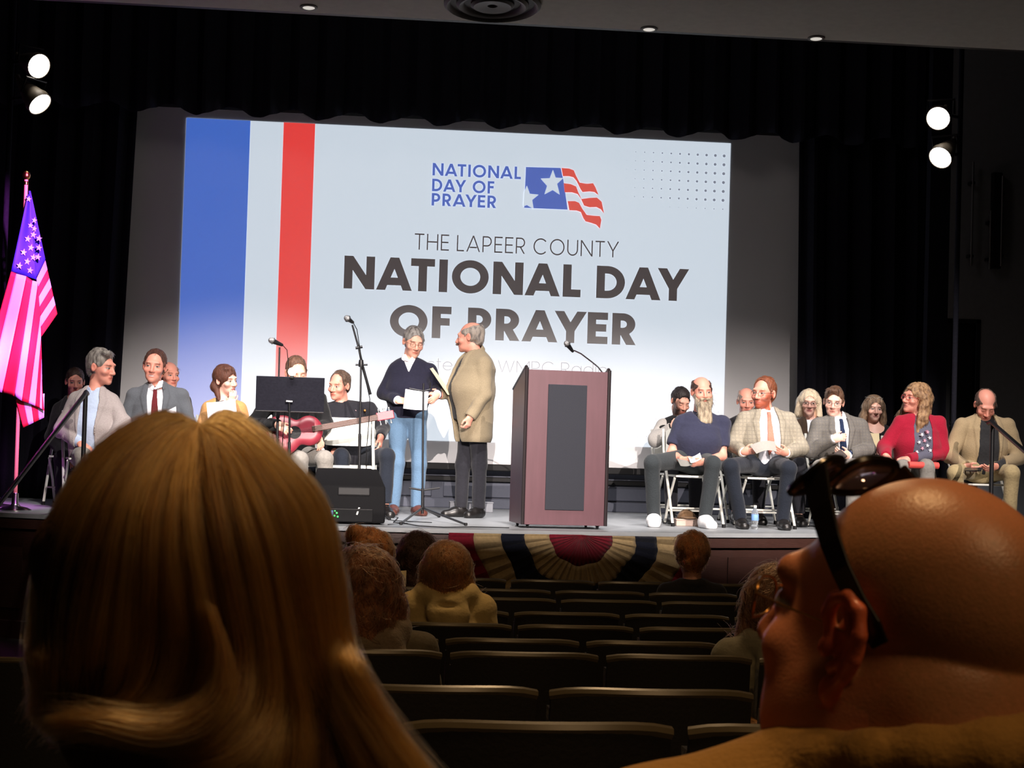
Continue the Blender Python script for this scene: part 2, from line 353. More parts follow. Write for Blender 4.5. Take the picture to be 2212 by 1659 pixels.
# --- geometric sans lettering, drawn as strokes on a unit cap height
def arc(cx, cy, rx, ry, a0, a1, n=22):
    return [(cx+rx*math.cos(math.radians(a0+(a1-a0)*i/n)), cy+ry*math.sin(math.radians(a0+(a1-a0)*i/n))) for i in range(n+1)]
def glyphs(w):
    h = w/2
    def bowl(x0, x1, y0, y1):   # D/P/R bowl closed on the left
        r = (y1-y0)/2; cx = max(x0, x1-r)
        return [(x0, y0), (cx, y0)]+arc(cx, (y0+y1)/2, x1-cx, r, -90, 90, 16)[1:-1]+[(cx, y1), (x0, y1)]
    G = {}
    G['N'] = (0.84, [[(h, 0), (h, 1)], [(h, 1-h*0.2), (0.84-h, h*0.2)], [(0.84-h, 0), (0.84-h, 1)]])
    G['A'] = (0.90, [[(h*0.9-0.06, -0.1), (0.45, 1.0-0.1*h), (0.96-h*0.9, -0.1)], [(0.2, 0.27), (0.70, 0.27)]])
    G['T'] = (0.66, [[(0, 1-h), (0.66, 1-h)], [(0.33, 0), (0.33, 1-h)]])
    G['I'] = (w, [[(h, 0), (h, 1)]])
    G['O'] = (1.02, [arc(0.51, 0.5, 0.51-h, 0.51-h, 0, 360, 48)])
    G['L'] = (0.50, [[(h, 0), (h, 1)], [(h, h), (0.50, h)]])
    G['D'] = (0.80, [[(h, 0), (h, 1)], bowl(h, 0.80-h, h, 1-h)])
    G['Y'] = (0.82, [[(h*0.9-0.06, 1.1), (0.41, 0.40), (0.88-h*0.9, 1.1)], [(0.41, 0), (0.41, 0.42)]])
    G['F'] = (0.52, [[(h, 0), (h, 1)], [(h, 1-h), (0.52, 1-h)], [(h, 0.52), (0.48, 0.52)]])
    G['P'] = (0.64, [[(h, 0), (h, 1)], bowl(h, 0.64-h, 0.40, 1-h)])
    G['R'] = (0.68, [[(h, 0), (h, 1)], bowl(h, 0.64-h, 0.42, 1-h), [(0.30, 0.44), (0.70-h, -0.1)]])
    G['E'] = (0.56, [[(h, 0), (h, 1)], [(h, 1-h), (0.56, 1-h)], [(h, 0.51), (0.52, 0.51)], [(h, h), (0.56, h)]])
    G['U'] = (0.76, [[(h, 1), (h, 0.38)]+arc(0.38, 0.38, 0.38-h, 0.38-h, 180, 360, 18)+[(0.76-h, 0.38), (0.76-h, 1)]])
    G['C'] = (0.96, [arc(0.51, 0.5, 0.51-h, 0.51-h, 42, 318, 36)])
    G['W'] = (1.28, [[(h-0.03, 1.1), (0.34, 0.0+h*0.4), (0.64, 0.98), (0.94, h*0.4), (1.31-h, 1.1)]])
    G['M'] = (1.0, [[(h, 0), (h, 1)], [(h, 1-h*0.3), (0.5, 0.25), (1-h, 1-h*0.3)], [(1-h, 0), (1-h, 1)]])
    G['H'] = (0.78, [[(h, 0), (h, 1)], [(0.78-h, 0), (0.78-h, 1)], [(h, 0.51), (0.78-h, 0.51)]])
    x = 0.74; r = x/2-h
    G['o'] = (0.74, [arc(0.37, x/2, r, r, 0, 360, 36)])
    G['s'] = (0.50, [arc(0.25, x*0.74, 0.25-h, x*0.26-h*0.9, 20, 270, 16)+arc(0.25, x*0.26, 0.25-h, x*0.26-h*0.9, 90, -160, 16)])
    G['t'] = (0.34, [[(0.14, 0), (0.14, 0.98)], [(0, x-h), (0.34, x-h)]])
    G['e'] = (0.72, [arc(0.36, x/2, r, r, 0, 318, 30), [(h, x/2), (0.72-h, x/2)]])
    G['d'] = (0.76, [arc(0.37, x/2, r, r, 0, 360, 36), [(0.76-h, 0), (0.76-h, 1.06)]])
    G['a'] = (0.76, [arc(0.37, x/2, r, r, 0, 360, 36), [(0.76-h, 0), (0.76-h, x)]])
    G['b'] = (0.76, [arc(0.39, x/2, r, r, 0, 360, 36), [(h, 0), (h, 1.06)]])
    G['y'] = (0.62, [[(h-0.03, x+0.08), (0.32, 0.02)], [(0.65-h, x+0.08), (0.2, -0.32)]])
    G['i'] = (w, [[(h, 0), (h, x)], [(h, 0.9), (h, 0.9+w)]])
    return G
def clip(poly, lo, hi):
    for sgn, lim in ((1, lo), (-1, -hi)):
        out = []
        for i in range(len(poly)):
            a, b2 = poly[i], poly[(i+1) % len(poly)]; da, db = sgn*a[1]-lim, sgn*b2[1]-lim
            if da >= 0: out.append(a)
            if (da > 0) != (db > 0) and da != db:
                t = da/(da-db); out.append((a[0]+(b2[0]-a[0])*t, a[1]+(b2[1]-a[1])*t))
        poly = out
        if len(poly) < 3: return []
    return poly
def stroke(pts, w):
    """mitred band of width w along pts -> list of quads"""
    n = len(pts); closed = math.dist(pts[0], pts[-1]) < 1e-6; L_, R2 = [], []
    for i in range(n):
        if closed: a, b2 = pts[(i-1) % (n-1)], pts[(i+1) % (n-1)] if i < n-1 else pts[1]
        else: a, b2 = pts[max(i-1, 0)], pts[min(i+1, n-1)]
        p = pts[i]
        d1 = np.array([p[0]-a[0], p[1]-a[1]]); d2 = np.array([b2[0]-p[0], b2[1]-p[1]])
        if np.hypot(*d1) < 1e-9: d1 = d2
        if np.hypot(*d2) < 1e-9: d2 = d1
        d1 = d1/np.hypot(*d1); d2 = d2/np.hypot(*d2); n1 = np.array([-d1[1], d1[0]]); n2 = np.array([-d2[1], d2[0]])
        m_ = n1+n2; m_ = m_/max(1e-6, np.hypot(*m_)); k = w/2/max(0.35, float(m_@n1))
        L_.append((p[0]+m_[0]*k, p[1]+m_[1]*k)); R2.append((p[0]-m_[0]*k, p[1]-m_[1]*k))
    return [[R2[i], R2[i+1], L_[i+1], L_[i]] for i in range(n-1)]
def lettering(text, w, gap, space):
    G = glyphs(w); x = 0; out = []
    kern = {('A', 'T'): -0.12, ('A', 'Y'): -0.14, ('D', 'A'): -0.05, ('L', ' '): 0, ('P', 'R'): 0, ('A', 'P'): 0, ('Y', 'E'): -0.06, ('R', 'A'): -0.04, ('L', 'A'): 0.0, ('T', 'Y'): -0.02, ('P', 'E'): 0, ('A', 'L'): 0, ('O', 'F'): 0, ('F', ' '): -0.05, ('N', 'A'): -0.03}
    for i, ch in enumerate(text):
        if ch == ' ': x += space; continue
        wd, st = G[ch]; polys = []
        low = ch.islower()
        for si, s_ in enumerate(st):
            for qd in stroke(s_, w):
                c2 = clip(qd, -0.3 if ch == 'y' else (-0.02 if ch in 'OCU' or low else 0.0), (0.74 if ch in 'y' else 1.2) if low else (1.02 if ch in 'OC' else 1.0))
                if c2: polys.append((si, [(p[0]+x, p[1]) for p in c2]))
        out.append(polys)
        nx = text[i+1] if i+1 < len(text) else ''
        x += wd+gap+kern.get((ch, nx), 0)
    return out, x-gap
def put_text(text, w, pl, pr, ptop, pbase, name, m, gap=0.16, space=0.38, off=0.006):
    """text between px columns pl..pr; cap top / baseline px given at the left end"""
    polys, W = lettering(text, w, gap, space)
    x0, z0 = wx(pl, pbase); x1 = wx(pr, pbase+0.04*(pr-pl))[0]; zt = wx(pl, ptop)[1]
    sx = (x1-x0)/W; sz = zt-z0
    for let in polys: flat([(off+0.0006*si, [(x0+p[0]*sx, z0+p[1]*sz) for p in q]) for si, q in let], off, 'letter', m)
put_text('NATIONAL', 0.19, 934, 1125, 352, 379, 'logo_text', M_PLB)
put_text('DAY OF', 0.19, 933, 1067, 386, 413, 'logo_text', M_PLB)
put_text('PRAYER', 0.19, 932, 1072, 417, 444, 'logo_text', M_PLB)
put_text('THE LAPEER COUNTY', 0.088, 895, 1336, 504, 539, 'subtitle_text', M_PK, gap=0.18, space=0.36)
put_text('NATIONAL DAY', 0.235, 742, 1484, 552, 623, 'title_text', M_PK, gap=0.12, space=0.32)
put_text('OF PRAYER', 0.235, 841, 1374, 658, 727, 'title_text', M_PK, gap=0.12, space=0.38)
put_text('Hosted by WMPC Radio', 0.065, 872, 1312, 771, 797, 'host_text', M_PG, gap=0.15, space=0.36)
# flag emblem of the slide
def star(cx, cy, r, rot=0, k=0.40):
    return [(cx+(r if i % 2 == 0 else r*k)*math.sin(rot+i*math.pi/5), cy+(r if i % 2 == 0 else r*k)*math.cos(rot+i*math.pi/5)) for i in range(10)]
def P(lst): return [wx(*p) for p in lst]
flat([P([(1136, 361), (1211, 363), (1217, 390), (1226, 453), (1132, 449)])], 0.006, 'emblem_blue_field', M_PLB)
def crop_px(x, y): return (900+x*700/2212, 320+y*240/758)
flat([P([crop_px(*p) for p in [(930, 148), (948, 202), (1000, 205), (958, 244), (976, 318), (928, 286), (872, 316), (890, 258), (846, 208), (908, 206)]])], 0.008, 'emblem_star', M_PW)
flat([P([crop_px(*p) for p in [(734, 300), (752, 256), (772, 312), (832, 318), (788, 354), (798, 416), (752, 388), (728, 398)]])], 0.008, 'emblem_star', M_PW)
def ribbon(top, bot, name):
    n = len(top); polys = [P([crop_px(*top[i]), crop_px(*top[i+1]), crop_px(*bot[i+1]), crop_px(*bot[i])]) for i in range(n-1)]
    flat(polys, 0.008, name, M_PLR)
ribbon([(988, 136), (1040, 140), (1072, 152), (1088, 190), (1112, 236), (1160, 244), (1204, 240), (1222, 272), (1240, 318)],
       [(998, 192), (1040, 192), (1070, 200), (1092, 226), (1118, 280), (1132, 300), (1180, 296), (1212, 300), (1240, 320)], 'emblem_stripe')
ribbon([(1004, 240), (1050, 246), (1088, 262), (1102, 300), (1124, 348), (1180, 340), (1230, 338), (1262, 366), (1278, 444)],
       [(1010, 302), (1060, 302), (1098, 314), (1120, 344), (1142, 392), (1180, 404), (1226, 402), (1256, 418), (1278, 446)], 'emblem_stripe')
ribbon([(1030, 362), (1080, 362), (1108, 374), (1130, 414), (1160, 456), (1210, 462), (1250, 464), (1260, 490), (1252, 540)],
       [(1042, 424), (1090, 426), (1120, 436), (1136, 476), (1152, 500), (1190, 510), (1224, 522), (1240, 538), (1250, 550)], 'emblem_stripe')
# fields of halftone dots in two corners of the slide
def dots(c0, cu, cv, nu, nv, rfun, name):
    polys = []
    for i in range(nu):
        for j in range(nv):
            r = rfun(i, j)
            if r < 0.0015: continue
            x = c0[0]+cu*i; z = c0[1]+cv*j
            polys.append([(x+r*math.cos(a*math.pi/4), z+r*math.sin(a*math.pi/4)) for a in range(8)])
    o = flat(polys, 0.006, name, M_PDOT); o['kind'] = 'stuff'
x0, z0 = wx(1564, 337); dx = wx(1545, 336)[0]-x0
dots((x0, z0), dx, -0.0925, 14, 7, lambda i, j: 0.0165*max(0, 1-i/14.0)*(1.0 if j < 6 else 0.4), 'dot_pattern')
x0, z0 = wx(1550, 948)
dots((x0, z0), dx, 0.0925, 14, 4, lambda i, j: 0.015*max(0, 1-i/16)*(1.0 if j < 3 else 0.5), 'dot_pattern')
# ================================================================ IMPLICIT-SURFACE MODELLING (numpy)
def make_axis(lo, hi, coarse, fines):
    xs = [lo]; x = lo
    while x < hi:
        h = coarse
        for a, b, f in fines:
            if a-coarse <= x <= b: h = min(h, f)
        x += h; xs.append(x)
    return np.array(xs, dtype=np.float32)
def V3(*a): return np.array(a, dtype=float)
def unit(v): v = np.asarray(v, float); return v/max(1e-9, np.linalg.norm(v))
def rot_zxy(yaw, pitch, roll):
    """local -y is forward; +yaw turns to picture right, +pitch looks down, +roll tilts the crown to picture right"""
    return np.array((Matrix.Rotation(R_(yaw), 3, 'Z') @ Matrix.Rotation(R_(pitch), 3, 'X') @ Matrix.Rotation(R_(roll), 3, 'Y')))
class SDF:
    def __init__(s, lo, hi, h, fine=()):
        s.ax = [make_axis(lo[i], hi[i], h, [(f[0][i], f[1][i], f[2]) for f in fine]) for i in range(3)]
        s.F = np.full([len(a) for a in s.ax], 9.0, dtype=np.float32)
    def like(s, F=None):
        o = object.__new__(SDF); o.ax = s.ax; o.F = (s.F if F is None else F).copy(); return o
    def sl(s, lo, hi):
        r = []
        for i in range(3):
            a = max(0, int(np.searchsorted(s.ax[i], lo[i]))-1); b = min(len(s.ax[i]), int(np.searchsorted(s.ax[i], hi[i]))+1)
            r.append(slice(a, max(b, a)))
        return tuple(r)
    def xyz(s, sl=None):
        sl = sl or (slice(None),)*3
        return s.ax[0][sl[0]][:, None, None], s.ax[1][sl[1]][None, :, None], s.ax[2][sl[2]][None, None, :]
    def put(s, f, lo, hi, k=0.0, op='add', mrg=0.03):
        sl = s.sl(np.asarray(lo)-mrg-k, np.asarray(hi)+mrg+k)
        cur = s.F[sl]
        if cur.size == 0: return s
        d = f(*s.xyz(sl)).astype(np.float32)
        if op == 'add':
            if k > 0:
                h = np.clip(0.5+0.5*(cur-d)/k, 0, 1); s.F[sl] = cur+(d-cur)*h-k*h*(1-h)
            else: s.F[sl] = np.minimum(cur, d)
        elif op == 'sub':
            if k > 0:
                h = np.clip(0.5-0.5*(cur+d)/k, 0, 1); s.F[sl] = cur+(-d-cur)*h+k*h*(1-h)
            else: s.F[sl] = np.maximum(cur, -d)
        return s
    def cone(s, a, b, ra, rb, k=0.0, op='add', lat=None, sx=1.0, cut=None):
        """tapered capsule; lat/sx widen it sideways; cut = flat end at b"""
        a = np.asarray(a, float); b = np.asarray(b, float); d0 = b-a
        if lat is not None:
            lat = unit(lat); q = (1-1/sx); ab = d0-lat*(lat@d0)*q
        else: ab = d0
        L2 = max(1e-9, ab@ab); nb = unit(d0)
        def f(X, Y, Z):
            px, py, pz = X-a[0], Y-a[1], Z-a[2]
            if lat is not None:
                l = (px*lat[0]+py*lat[1]+pz*lat[2])*q
                px, py, pz = px-lat[0]*l, py-lat[1]*l, pz-lat[2]*l
            t = np.clip((px*ab[0]+py*ab[1]+pz*ab[2])/L2, 0, 1)
            d = np.sqrt((px-ab[0]*t)**2+(py-ab[1]*t)**2+(pz-ab[2]*t)**2)-(ra+(rb-ra)*t)
            if cut is not None:
                d = np.maximum(d, (X-b[0])*nb[0]+(Y-b[1])*nb[1]+(Z-b[2])*nb[2]-cut)
            return d
        r = max(ra, rb)*max(1.0, sx)
        return s.put(f, np.minimum(a, b)-r, np.maximum(a, b)+r, k, op)
    def ell(s, c, r, M=None, k=0.0, op='add'):
        c = np.asarray(c, float); r = np.asarray(r, float); M = np.eye(3) if M is None else M
        def f(X, Y, Z):
            x, y, z = X-c[0], Y-c[1], Z-c[2]
            q = [(M[0][i]*x+M[1][i]*y+M[2][i]*z) for i in range(3)]
            k0 = np.sqrt(sum((q[i]/r[i])**2 for i in range(3))); k1 = np.sqrt(sum((q[i]/r[i]**2)**2 for i in range(3)))
            return k0*(k0-1)/np.maximum(k1, 1e-6)
        e = np.sqrt(((M*r)**2).sum(axis=1))
        return s.put(f, c-e, c+e, k, op)
    def box(s, c, h, M=None, rad=0.0, k=0.0, op='add'):
        c = np.asarray(c, float); M = np.eye(3) if M is None else M
        def f(X, Y, Z):
            x, y, z = X-c[0], Y-c[1], Z-c[2]
            q = [np.abs(M[0][i]*x+M[1][i]*y+M[2][i]*z)-h[i]+rad for i in range(3)]
            return np.sqrt(sum(np.maximum(a, 0)**2 for a in q))+np.minimum(np.maximum(np.maximum(q[0], q[1]), q[2]), 0)-rad
        e = (np.abs(M)*np.asarray(h)).sum(axis=1)
        return s.put(f, c-e, c+e, k, op)
    def plane(s, p, n, op='cut'):
        """keep the side n points away from"""
        X, Y, Z = s.xyz(); s.F = np.maximum(s.F, ((X-p[0])*n[0]+(Y-p[1])*n[1]+(Z-p[2])*n[2]).astype(np.float32)); return s
    def noise(s, amp, fr, seed=0, st=(1, 1, 1)):
        X, Y, Z = s.xyz(); s.F = s.F+(amp*wob(X*st[0], Y*st[1], Z*st[2], fr, seed)).astype(np.float32); return s
    def mesh(s, origin=(0, 0, 0)):
        F = s.F; ins = F < 0
        nx, ny, nz = [n-1 for n in F.shape]
        cnt = np.zeros((nx, ny, nz), np.uint8); corners = [(i, j, k) for i in (0, 1) for j in (0, 1) for k in (0, 1)]
        for (i, j, k) in corners: cnt += ins[i:i+nx, j:j+ny, k:k+nz]
        act = (cnt > 0) & (cnt < 8); idx = np.argwhere(act)
        if len(idx) == 0: return np.zeros((0, 3)), np.zeros((0, 4), int)
        I, J, K = idx.T; val = np.stack([F[I+i, J+j, K+k] for (i, j, k) in corners], 1)
        pos = np.zeros((len(idx), 3)); n = np.zeros(len(idx))
        cor = np.array(corners, float)
        for a in range(8):
            for b in range(a+1, 8):
                if np.abs(cor[a]-cor[b]).sum() != 1: continue
                va, vb = val[:, a], val[:, b]; m_ = (va < 0) != (vb < 0)
                t = np.where(m_, va/np.where(m_, va-vb, 1), 0)[:, None]
                pos += np.where(m_[:, None], cor[a]+(cor[b]-cor[a])*t, 0); n += m_
        pos /= n[:, None]
        P_ = np.empty_like(pos)
        for ax, Q in enumerate((I, J, K)):
            A = s.ax[ax].astype(float); P_[:, ax] = A[Q]+pos[:, ax]*(A[Q+1]-A[Q])
        vid = np.full((nx, ny, nz), -1, np.int32); vid[I, J, K] = np.arange(len(idx))
        quads = []
        for ax in range(3):
            o = [0, 0, 0]; o[ax] = 1
            sh = [F.shape[q]-o[q] for q in range(3)]
            A = ins[:sh[0], :sh[1], :sh[2]]; B = ins[o[0]:, o[1]:, o[2]:]
            e = np.argwhere(A != B); u, v = (ax+1) % 3, (ax+2) % 3
            ok = (e[:, u] > 0) & (e[:, v] > 0) & (e[:, u] < F.shape[u]-1) & (e[:, v] < F.shape[v]-1); e = e[ok]
            sg = A[e[:, 0], e[:, 1], e[:, 2]]
            c = []
            for (du, dv) in ((-1, -1), (0, -1), (0, 0), (-1, 0)):
                q = e.copy(); q[:, u] += du; q[:, v] += dv; c.append(vid[q[:, 0], q[:, 1], q[:, 2]])
            c = np.stack(c, 1); c[~sg] = c[~sg][:, ::-1]; quads.append(c)
        return P_-np.asarray(origin), np.concatenate(quads)
    def obj(s, name, m, parent=None, origin=(0, 0, 0), col=None, smooth_it=1, keep=True, frac=0.03):
        v, q = s.mesh(origin)
        if len(v) == 0: return None
        for _ in range(smooth_it):          # light Laplacian to settle the net
            acc = np.zeros_like(v); n = np.zeros(len(v))
            for a, b in ((0, 1), (1, 2), (2, 3), (3, 0)):
                np.add.at(acc, q[:, a], v[q[:, b]]); np.add.at(n, q[:, a], 1)
            v = 0.5*v+0.5*acc/np.maximum(n, 1)[:, None]
        if keep: v, q = drop_crumbs(v, q, frac)
        return mesh_from(name, v, q, m, parent, col)
def drop_crumbs(v, q, frac=0.03):
    lab = np.arange(len(v))
    while True:
        m_ = lab[q].min(axis=1); new = lab.copy()
        for i in range(4): np.minimum.at(new, q[:, i], m_)
        new = new[new]
        if (new == lab).all(): break
        lab = new
    u, inv, cn = np.unique(lab, return_inverse=True, return_counts=True)
    good = cn >= max(8, frac*cn.max()); kv = good[inv]
    if kv.all(): return v, q
    mp = np.cumsum(kv)-1
    return v[kv], mp[q[kv[q].all(axis=1)]]
def mesh_from(name, v, q, m, parent=None, col=None):
    me = bpy.data.meshes.new(name); n = len(v); k = len(q)
    me.vertices.add(n); me.vertices.foreach_set('co', np.ascontiguousarray(v, dtype=np.float32).ravel())
    me.loops.add(4*k); me.loops.foreach_set('vertex_index', np.ascontiguousarray(q, dtype=np.int32).ravel())
    me.polygons.add(k); me.polygons.foreach_set('loop_start', np.arange(0, 4*k, 4, dtype=np.int32))
    me.polygons.foreach_set('use_smooth', np.ones(k, dtype=bool)); me.update(calc_edges=True)
    if col is not None:
        c = col(v) if callable(col) else col
        at = me.attributes.new('Col', 'FLOAT_COLOR', 'POINT')
        at.data.foreach_set('color', np.concatenate([c, np.ones((n, 1))], 1).astype(np.float32).ravel())
    return link(name, me, m, parent)
def wob(x, y, z, fr, seed=0):
    """cheap smooth pseudo-noise in about -1..1"""
    a, b, c = 0.7+seed*1.31, 2.1+seed*0.77, 4.2+seed*2.03
    return (np.sin(x*fr+1.7*np.sin(y*fr*0.61+a)+b)+np.sin(y*fr*0.93+1.3*np.sin(z*fr*0.71+c)+a)+np.sin(z*fr*1.07+1.5*np.sin(x*fr*0.53+b)+c))/3
# ================================================================ PEOPLE
M_SKIN = mat('skin', (1, 1, 1), rough=0.48, vcol=True, bump=0.06, scale=350, var=0.06, spec=0.35)
M_HAIR = mat('hair', (1, 1, 1), rough=0.5, vcol=True, bump=0.5, scale=60, var=0.25, stretch=(3, 3, 0.6), spec=0.3)
M_GLASSRIM = mat('spectacle_frame', srgb(60, 40, 34), rough=0.3)
M_LENS = mat('spectacle_lens', (0.9, 0.95, 0.97), rough=0.05, trans=0.95, var=0.01)
SKIN = srgb(229, 172, 150); SKINR = srgb(227, 156, 136); SKINP = srgb(235, 186, 168)
def head_prims(s, C, M, q, ears=True, female=False):
    """q = scale; C = head centre; M columns = local axes (x picture right when facing us, -y face, z crown)"""
    p = lambda x, y, z: C+M@(np.array([x, y, z])*q)
    jw = 0.93 if female else 1.0
    s.ell(p(0, 0.018, 0.038), V3(0.074, 0.095, 0.084)*q, M)
    s.ell(p(0, -0.030, -0.018), V3(0.061*jw, 0.066, 0.084)*q, M, k=0.03*q)
    s.ell(p(0, -0.052, -0.074), V3(0.043*jw, 0.040, 0.032)*q, M, k=0.025*q)
    s.ell(p(0, -0.078, -0.094), V3(0.020, 0.016, 0.015)*q, M, k=0.018*q)
    s.cone(p(-0.034, -0.084, 0.030), p(0.034, -0.084, 0.030), 0.011*q, 0.011*q, k=0.02*q)
    for sx in (-1, 1):
        s.ell(p(sx*0.033, -0.102, 0.007), V3(0.017, 0.013, 0.012)*q, M, k=0.014*q, op='sub')
        s.ell(p(sx*0.032, -0.079, 0.006), V3(0.0135, 0.0135, 0.0125)*q, M, k=0.003*q)
        s.ell(p(sx*0.042, -0.066, -0.024), V3(0.022, 0.022, 0.018)*q, M, k=0.02*q)
        s.ell(p(sx*0.0125, -0.100, -0.032), V3(0.0085, 0.010, 0.007)*q, M, k=0.008*q)
    s.cone(p(0, -0.090, 0.016), p(0, -0.113, -0.027), 0.0075*q, 0.0115*q, k=0.012*q)
    s.ell(p(0, -0.091, -0.056), V3(0.023, 0.010, 0.0055)*q, M, k=0.006*q)
    s.ell(p(0, -0.089, -0.068), V3(0.019, 0.010, 0.0060)*q, M, k=0.006*q)
    s.cone(p(-0.020, -0.1065, -0.062), p(0.020, -0.1065, -0.062), 0.004*q, 0.004*q, k=0.004*q, op='sub')
    if ears:
        for sx in (-1, 1):
            Me = M@np.array(Matrix.Rotation(sx*R_(-20), 3, 'Z'))
            s.ell(p(sx*0.079, 0.006, 0.002), V3(0.008, 0.019, 0.031)*q, Me, k=0.006*q)
            s.ell(p(sx*0.086, 0.002, 0.000), V3(0.005, 0.009, 0.016)*q, Me, k=0.004*q, op='sub')
def face_color(C, M, q, skin, lip=None, brow=None, beard=None, stub=0.0, closed=False, scalp=None, mouth_open=False):
    skin = np.array(skin); lip = np.array(lip if lip is not None else (skin[0]*0.80, skin[1]*0.48, skin[2]*0.48)); brow = np.array(brow if brow is not None else (0.05, 0.03, 0.02))
    def f(v):
        L = (v-C)@M/q; x, y, z = L.T; c = np.tile(skin, (len(v), 1))
        def mix(w, col): 
            w = np.clip(w, 0, 1)[:, None]; c[:] = c*(1-w)+np.array(col)*w
        near = (np.abs(x) < 0.12) & (np.abs(z) < 0.14)
        fr = (y < -0.03) & near
        sm = lambda a: 1/(1+np.exp(-a))
        red = np.exp(-((np.abs(x)-0.042)**2/0.0005+(z+0.028)**2/0.0005))+0.8*np.exp(-(x**2/0.00025+(z+0.026)**2/0.0004))
        mix(0.35*red*fr, (skin[0]*0.92, skin[1]*0.60, skin[2]*0.58))
        ear = (np.abs(x) > 0.074) & (np.abs(z) < 0.04) & near
        mix(0.4*ear, (skin[0]*0.95, skin[1]*0.62, skin[2]*0.58))
        if stub: mix(stub*fr*sm(((-0.028-z)-0.0*x)/0.006)*sm((0.07-np.abs(x))/0.006), skin*0.45)
        if beard is not None:
            chin = sm((-0.040-z-0.35*np.maximum(0, 0.03-np.abs(x)))/0.004); side = sm((np.abs(x)-0.052)/0.004)*sm((0.012-z)/0.008)
            mu = np.exp(-(x**2/0.0009+(z+0.047)**2/0.00006))
            w = np.maximum(np.maximum(chin, side), mu)*near*(y < 0.0)
            mix(0.92*w, beard)
        mix(0.95*fr*np.exp(-((x/0.023)**4+((z+0.0615)/0.0105)**4)), lip)
        mix(0.8*fr*np.exp(-((x/0.021)**4+((z+0.062)/(0.006 if mouth_open else 0.0022))**2)), (0.75, 0.7, 0.66) if mouth_open else lip*0.35)
        ax = np.abs(x)-0.033
        bz = z-0.027+8*(ax)**2
        mix(0.7*fr*np.exp(-((ax/0.020)**4+(bz/0.0042)**2)), brow)
        e = (ax/0.0155)**2
        if closed:
            mix(0.8*fr*np.exp(-((ax/0.015)**4+((z-0.001+3*ax**2)/0.0022)**2)), skin*0.2)
        else:
            op = (e+((z-0.0055)/0.0058)**2 < 1) & fr
            c[op] = (0.42, 0.38, 0.36)
            ir = ((ax/0.0065)**2+((z-0.006)/0.0062)**2 < 1) & fr; c[ir] = (0.03, 0.025, 0.02)
            mix(0.85*fr*np.exp(-((ax/0.0165)**4+((z-0.0115+14*ax**2)/0.0024)**2)), (0.03, 0.02, 0.015))
        if scalp is not None:
            hl = sm((z-0.075+0.9*np.maximum(0, -y-0.02)*0-0.0)/0.006)
        return c
    return f
def hand_prims(s, w, d, n, side, q=1.0, curl=0.5, spread=0.12, pinch=0.0):
    """w wrist, d forward, n palm normal, side = +1/-1 which way the thumb lies along d x n"""
    d = unit(d); n = unit(n-d*(d@n)); l = np.cross(d, n)*side
    P_ = lambda a, b, c_: w+(d*a+l*b+n*c_)*q
    s.cone(P_(-0.01, 0, 0), P_(0.025, 0, 0), 0.024*q, 0.020*q, k=0.02*q, lat=l, sx=1.3)
    s.cone(P_(0.02, 0, 0), P_(0.078, -0.002, 0), 0.0155*q, 0.0135*q, k=0.02*q, lat=l, sx=2.5)
    for i, (o, ln) in enumerate(((0.029, 0.066), (0.0095, 0.074), (-0.0105, 0.069), (-0.0295, 0.054))):
        cu = curl*(1+0.12*i); dd = d*math.cos(cu*0.8)+n*math.sin(cu*0.8)+l*spread*o*10*0.35
        a = P_(0.084-(0.006 if i == 3 else 0), o, 0.002); b = a+unit(dd)*ln*0.46*q
        d2 = d*math.cos(cu*1.9)+n*math.sin(cu*1.9); c_ = b+unit(d2)*ln*0.32*q
        d3 = d*math.cos(cu*2.6)+n*math.sin(cu*2.6); e = c_+unit(d3)*ln*0.26*q
        s.cone(a, b, 0.0096*q, 0.0088*q, k=0.004*q); s.cone(b, c_, 0.0088*q, 0.0080*q, k=0.002*q); s.cone(c_, e, 0.0080*q, 0.0068*q, k=0.002*q)
    a = P_(0.022, 0.026, 0.006); b = P_(0.055, 0.052, 0.018+pinch*0.01); c_ = P_(0.086, 0.056-0.02*pinch, 0.026+pinch*0.02)
    s.cone(a, b, 0.0135*q, 0.0105*q, k=0.012*q); s.cone(b, c_, 0.0102*q, 0.008*q, k=0.003*q)
def hair_color(rgb, var=0.45, fr=160, grey=None, seed=0, st=(1, 1, 0.25)):
    base = np.array(srgb(*rgb))
    def f(v):
        n = wob(v[:, 0]*st[0], v[:, 1]*st[1], v[:, 2]*st[2], fr, seed)+0.6*wob(v[:, 0]*st[0], v[:, 1]*st[1], v[:, 2]*st[2], fr*2.3, seed+3)
        c = base[None]*(1+var*n[:, None]*0.7)
        if grey is not None:
            w = np.clip(0.5+0.7*n, 0, 1)[:, None]; c = c*(1-w)+np.array(srgb(*grey))*w
        return np.clip(c, 0.002, 1)
    return f
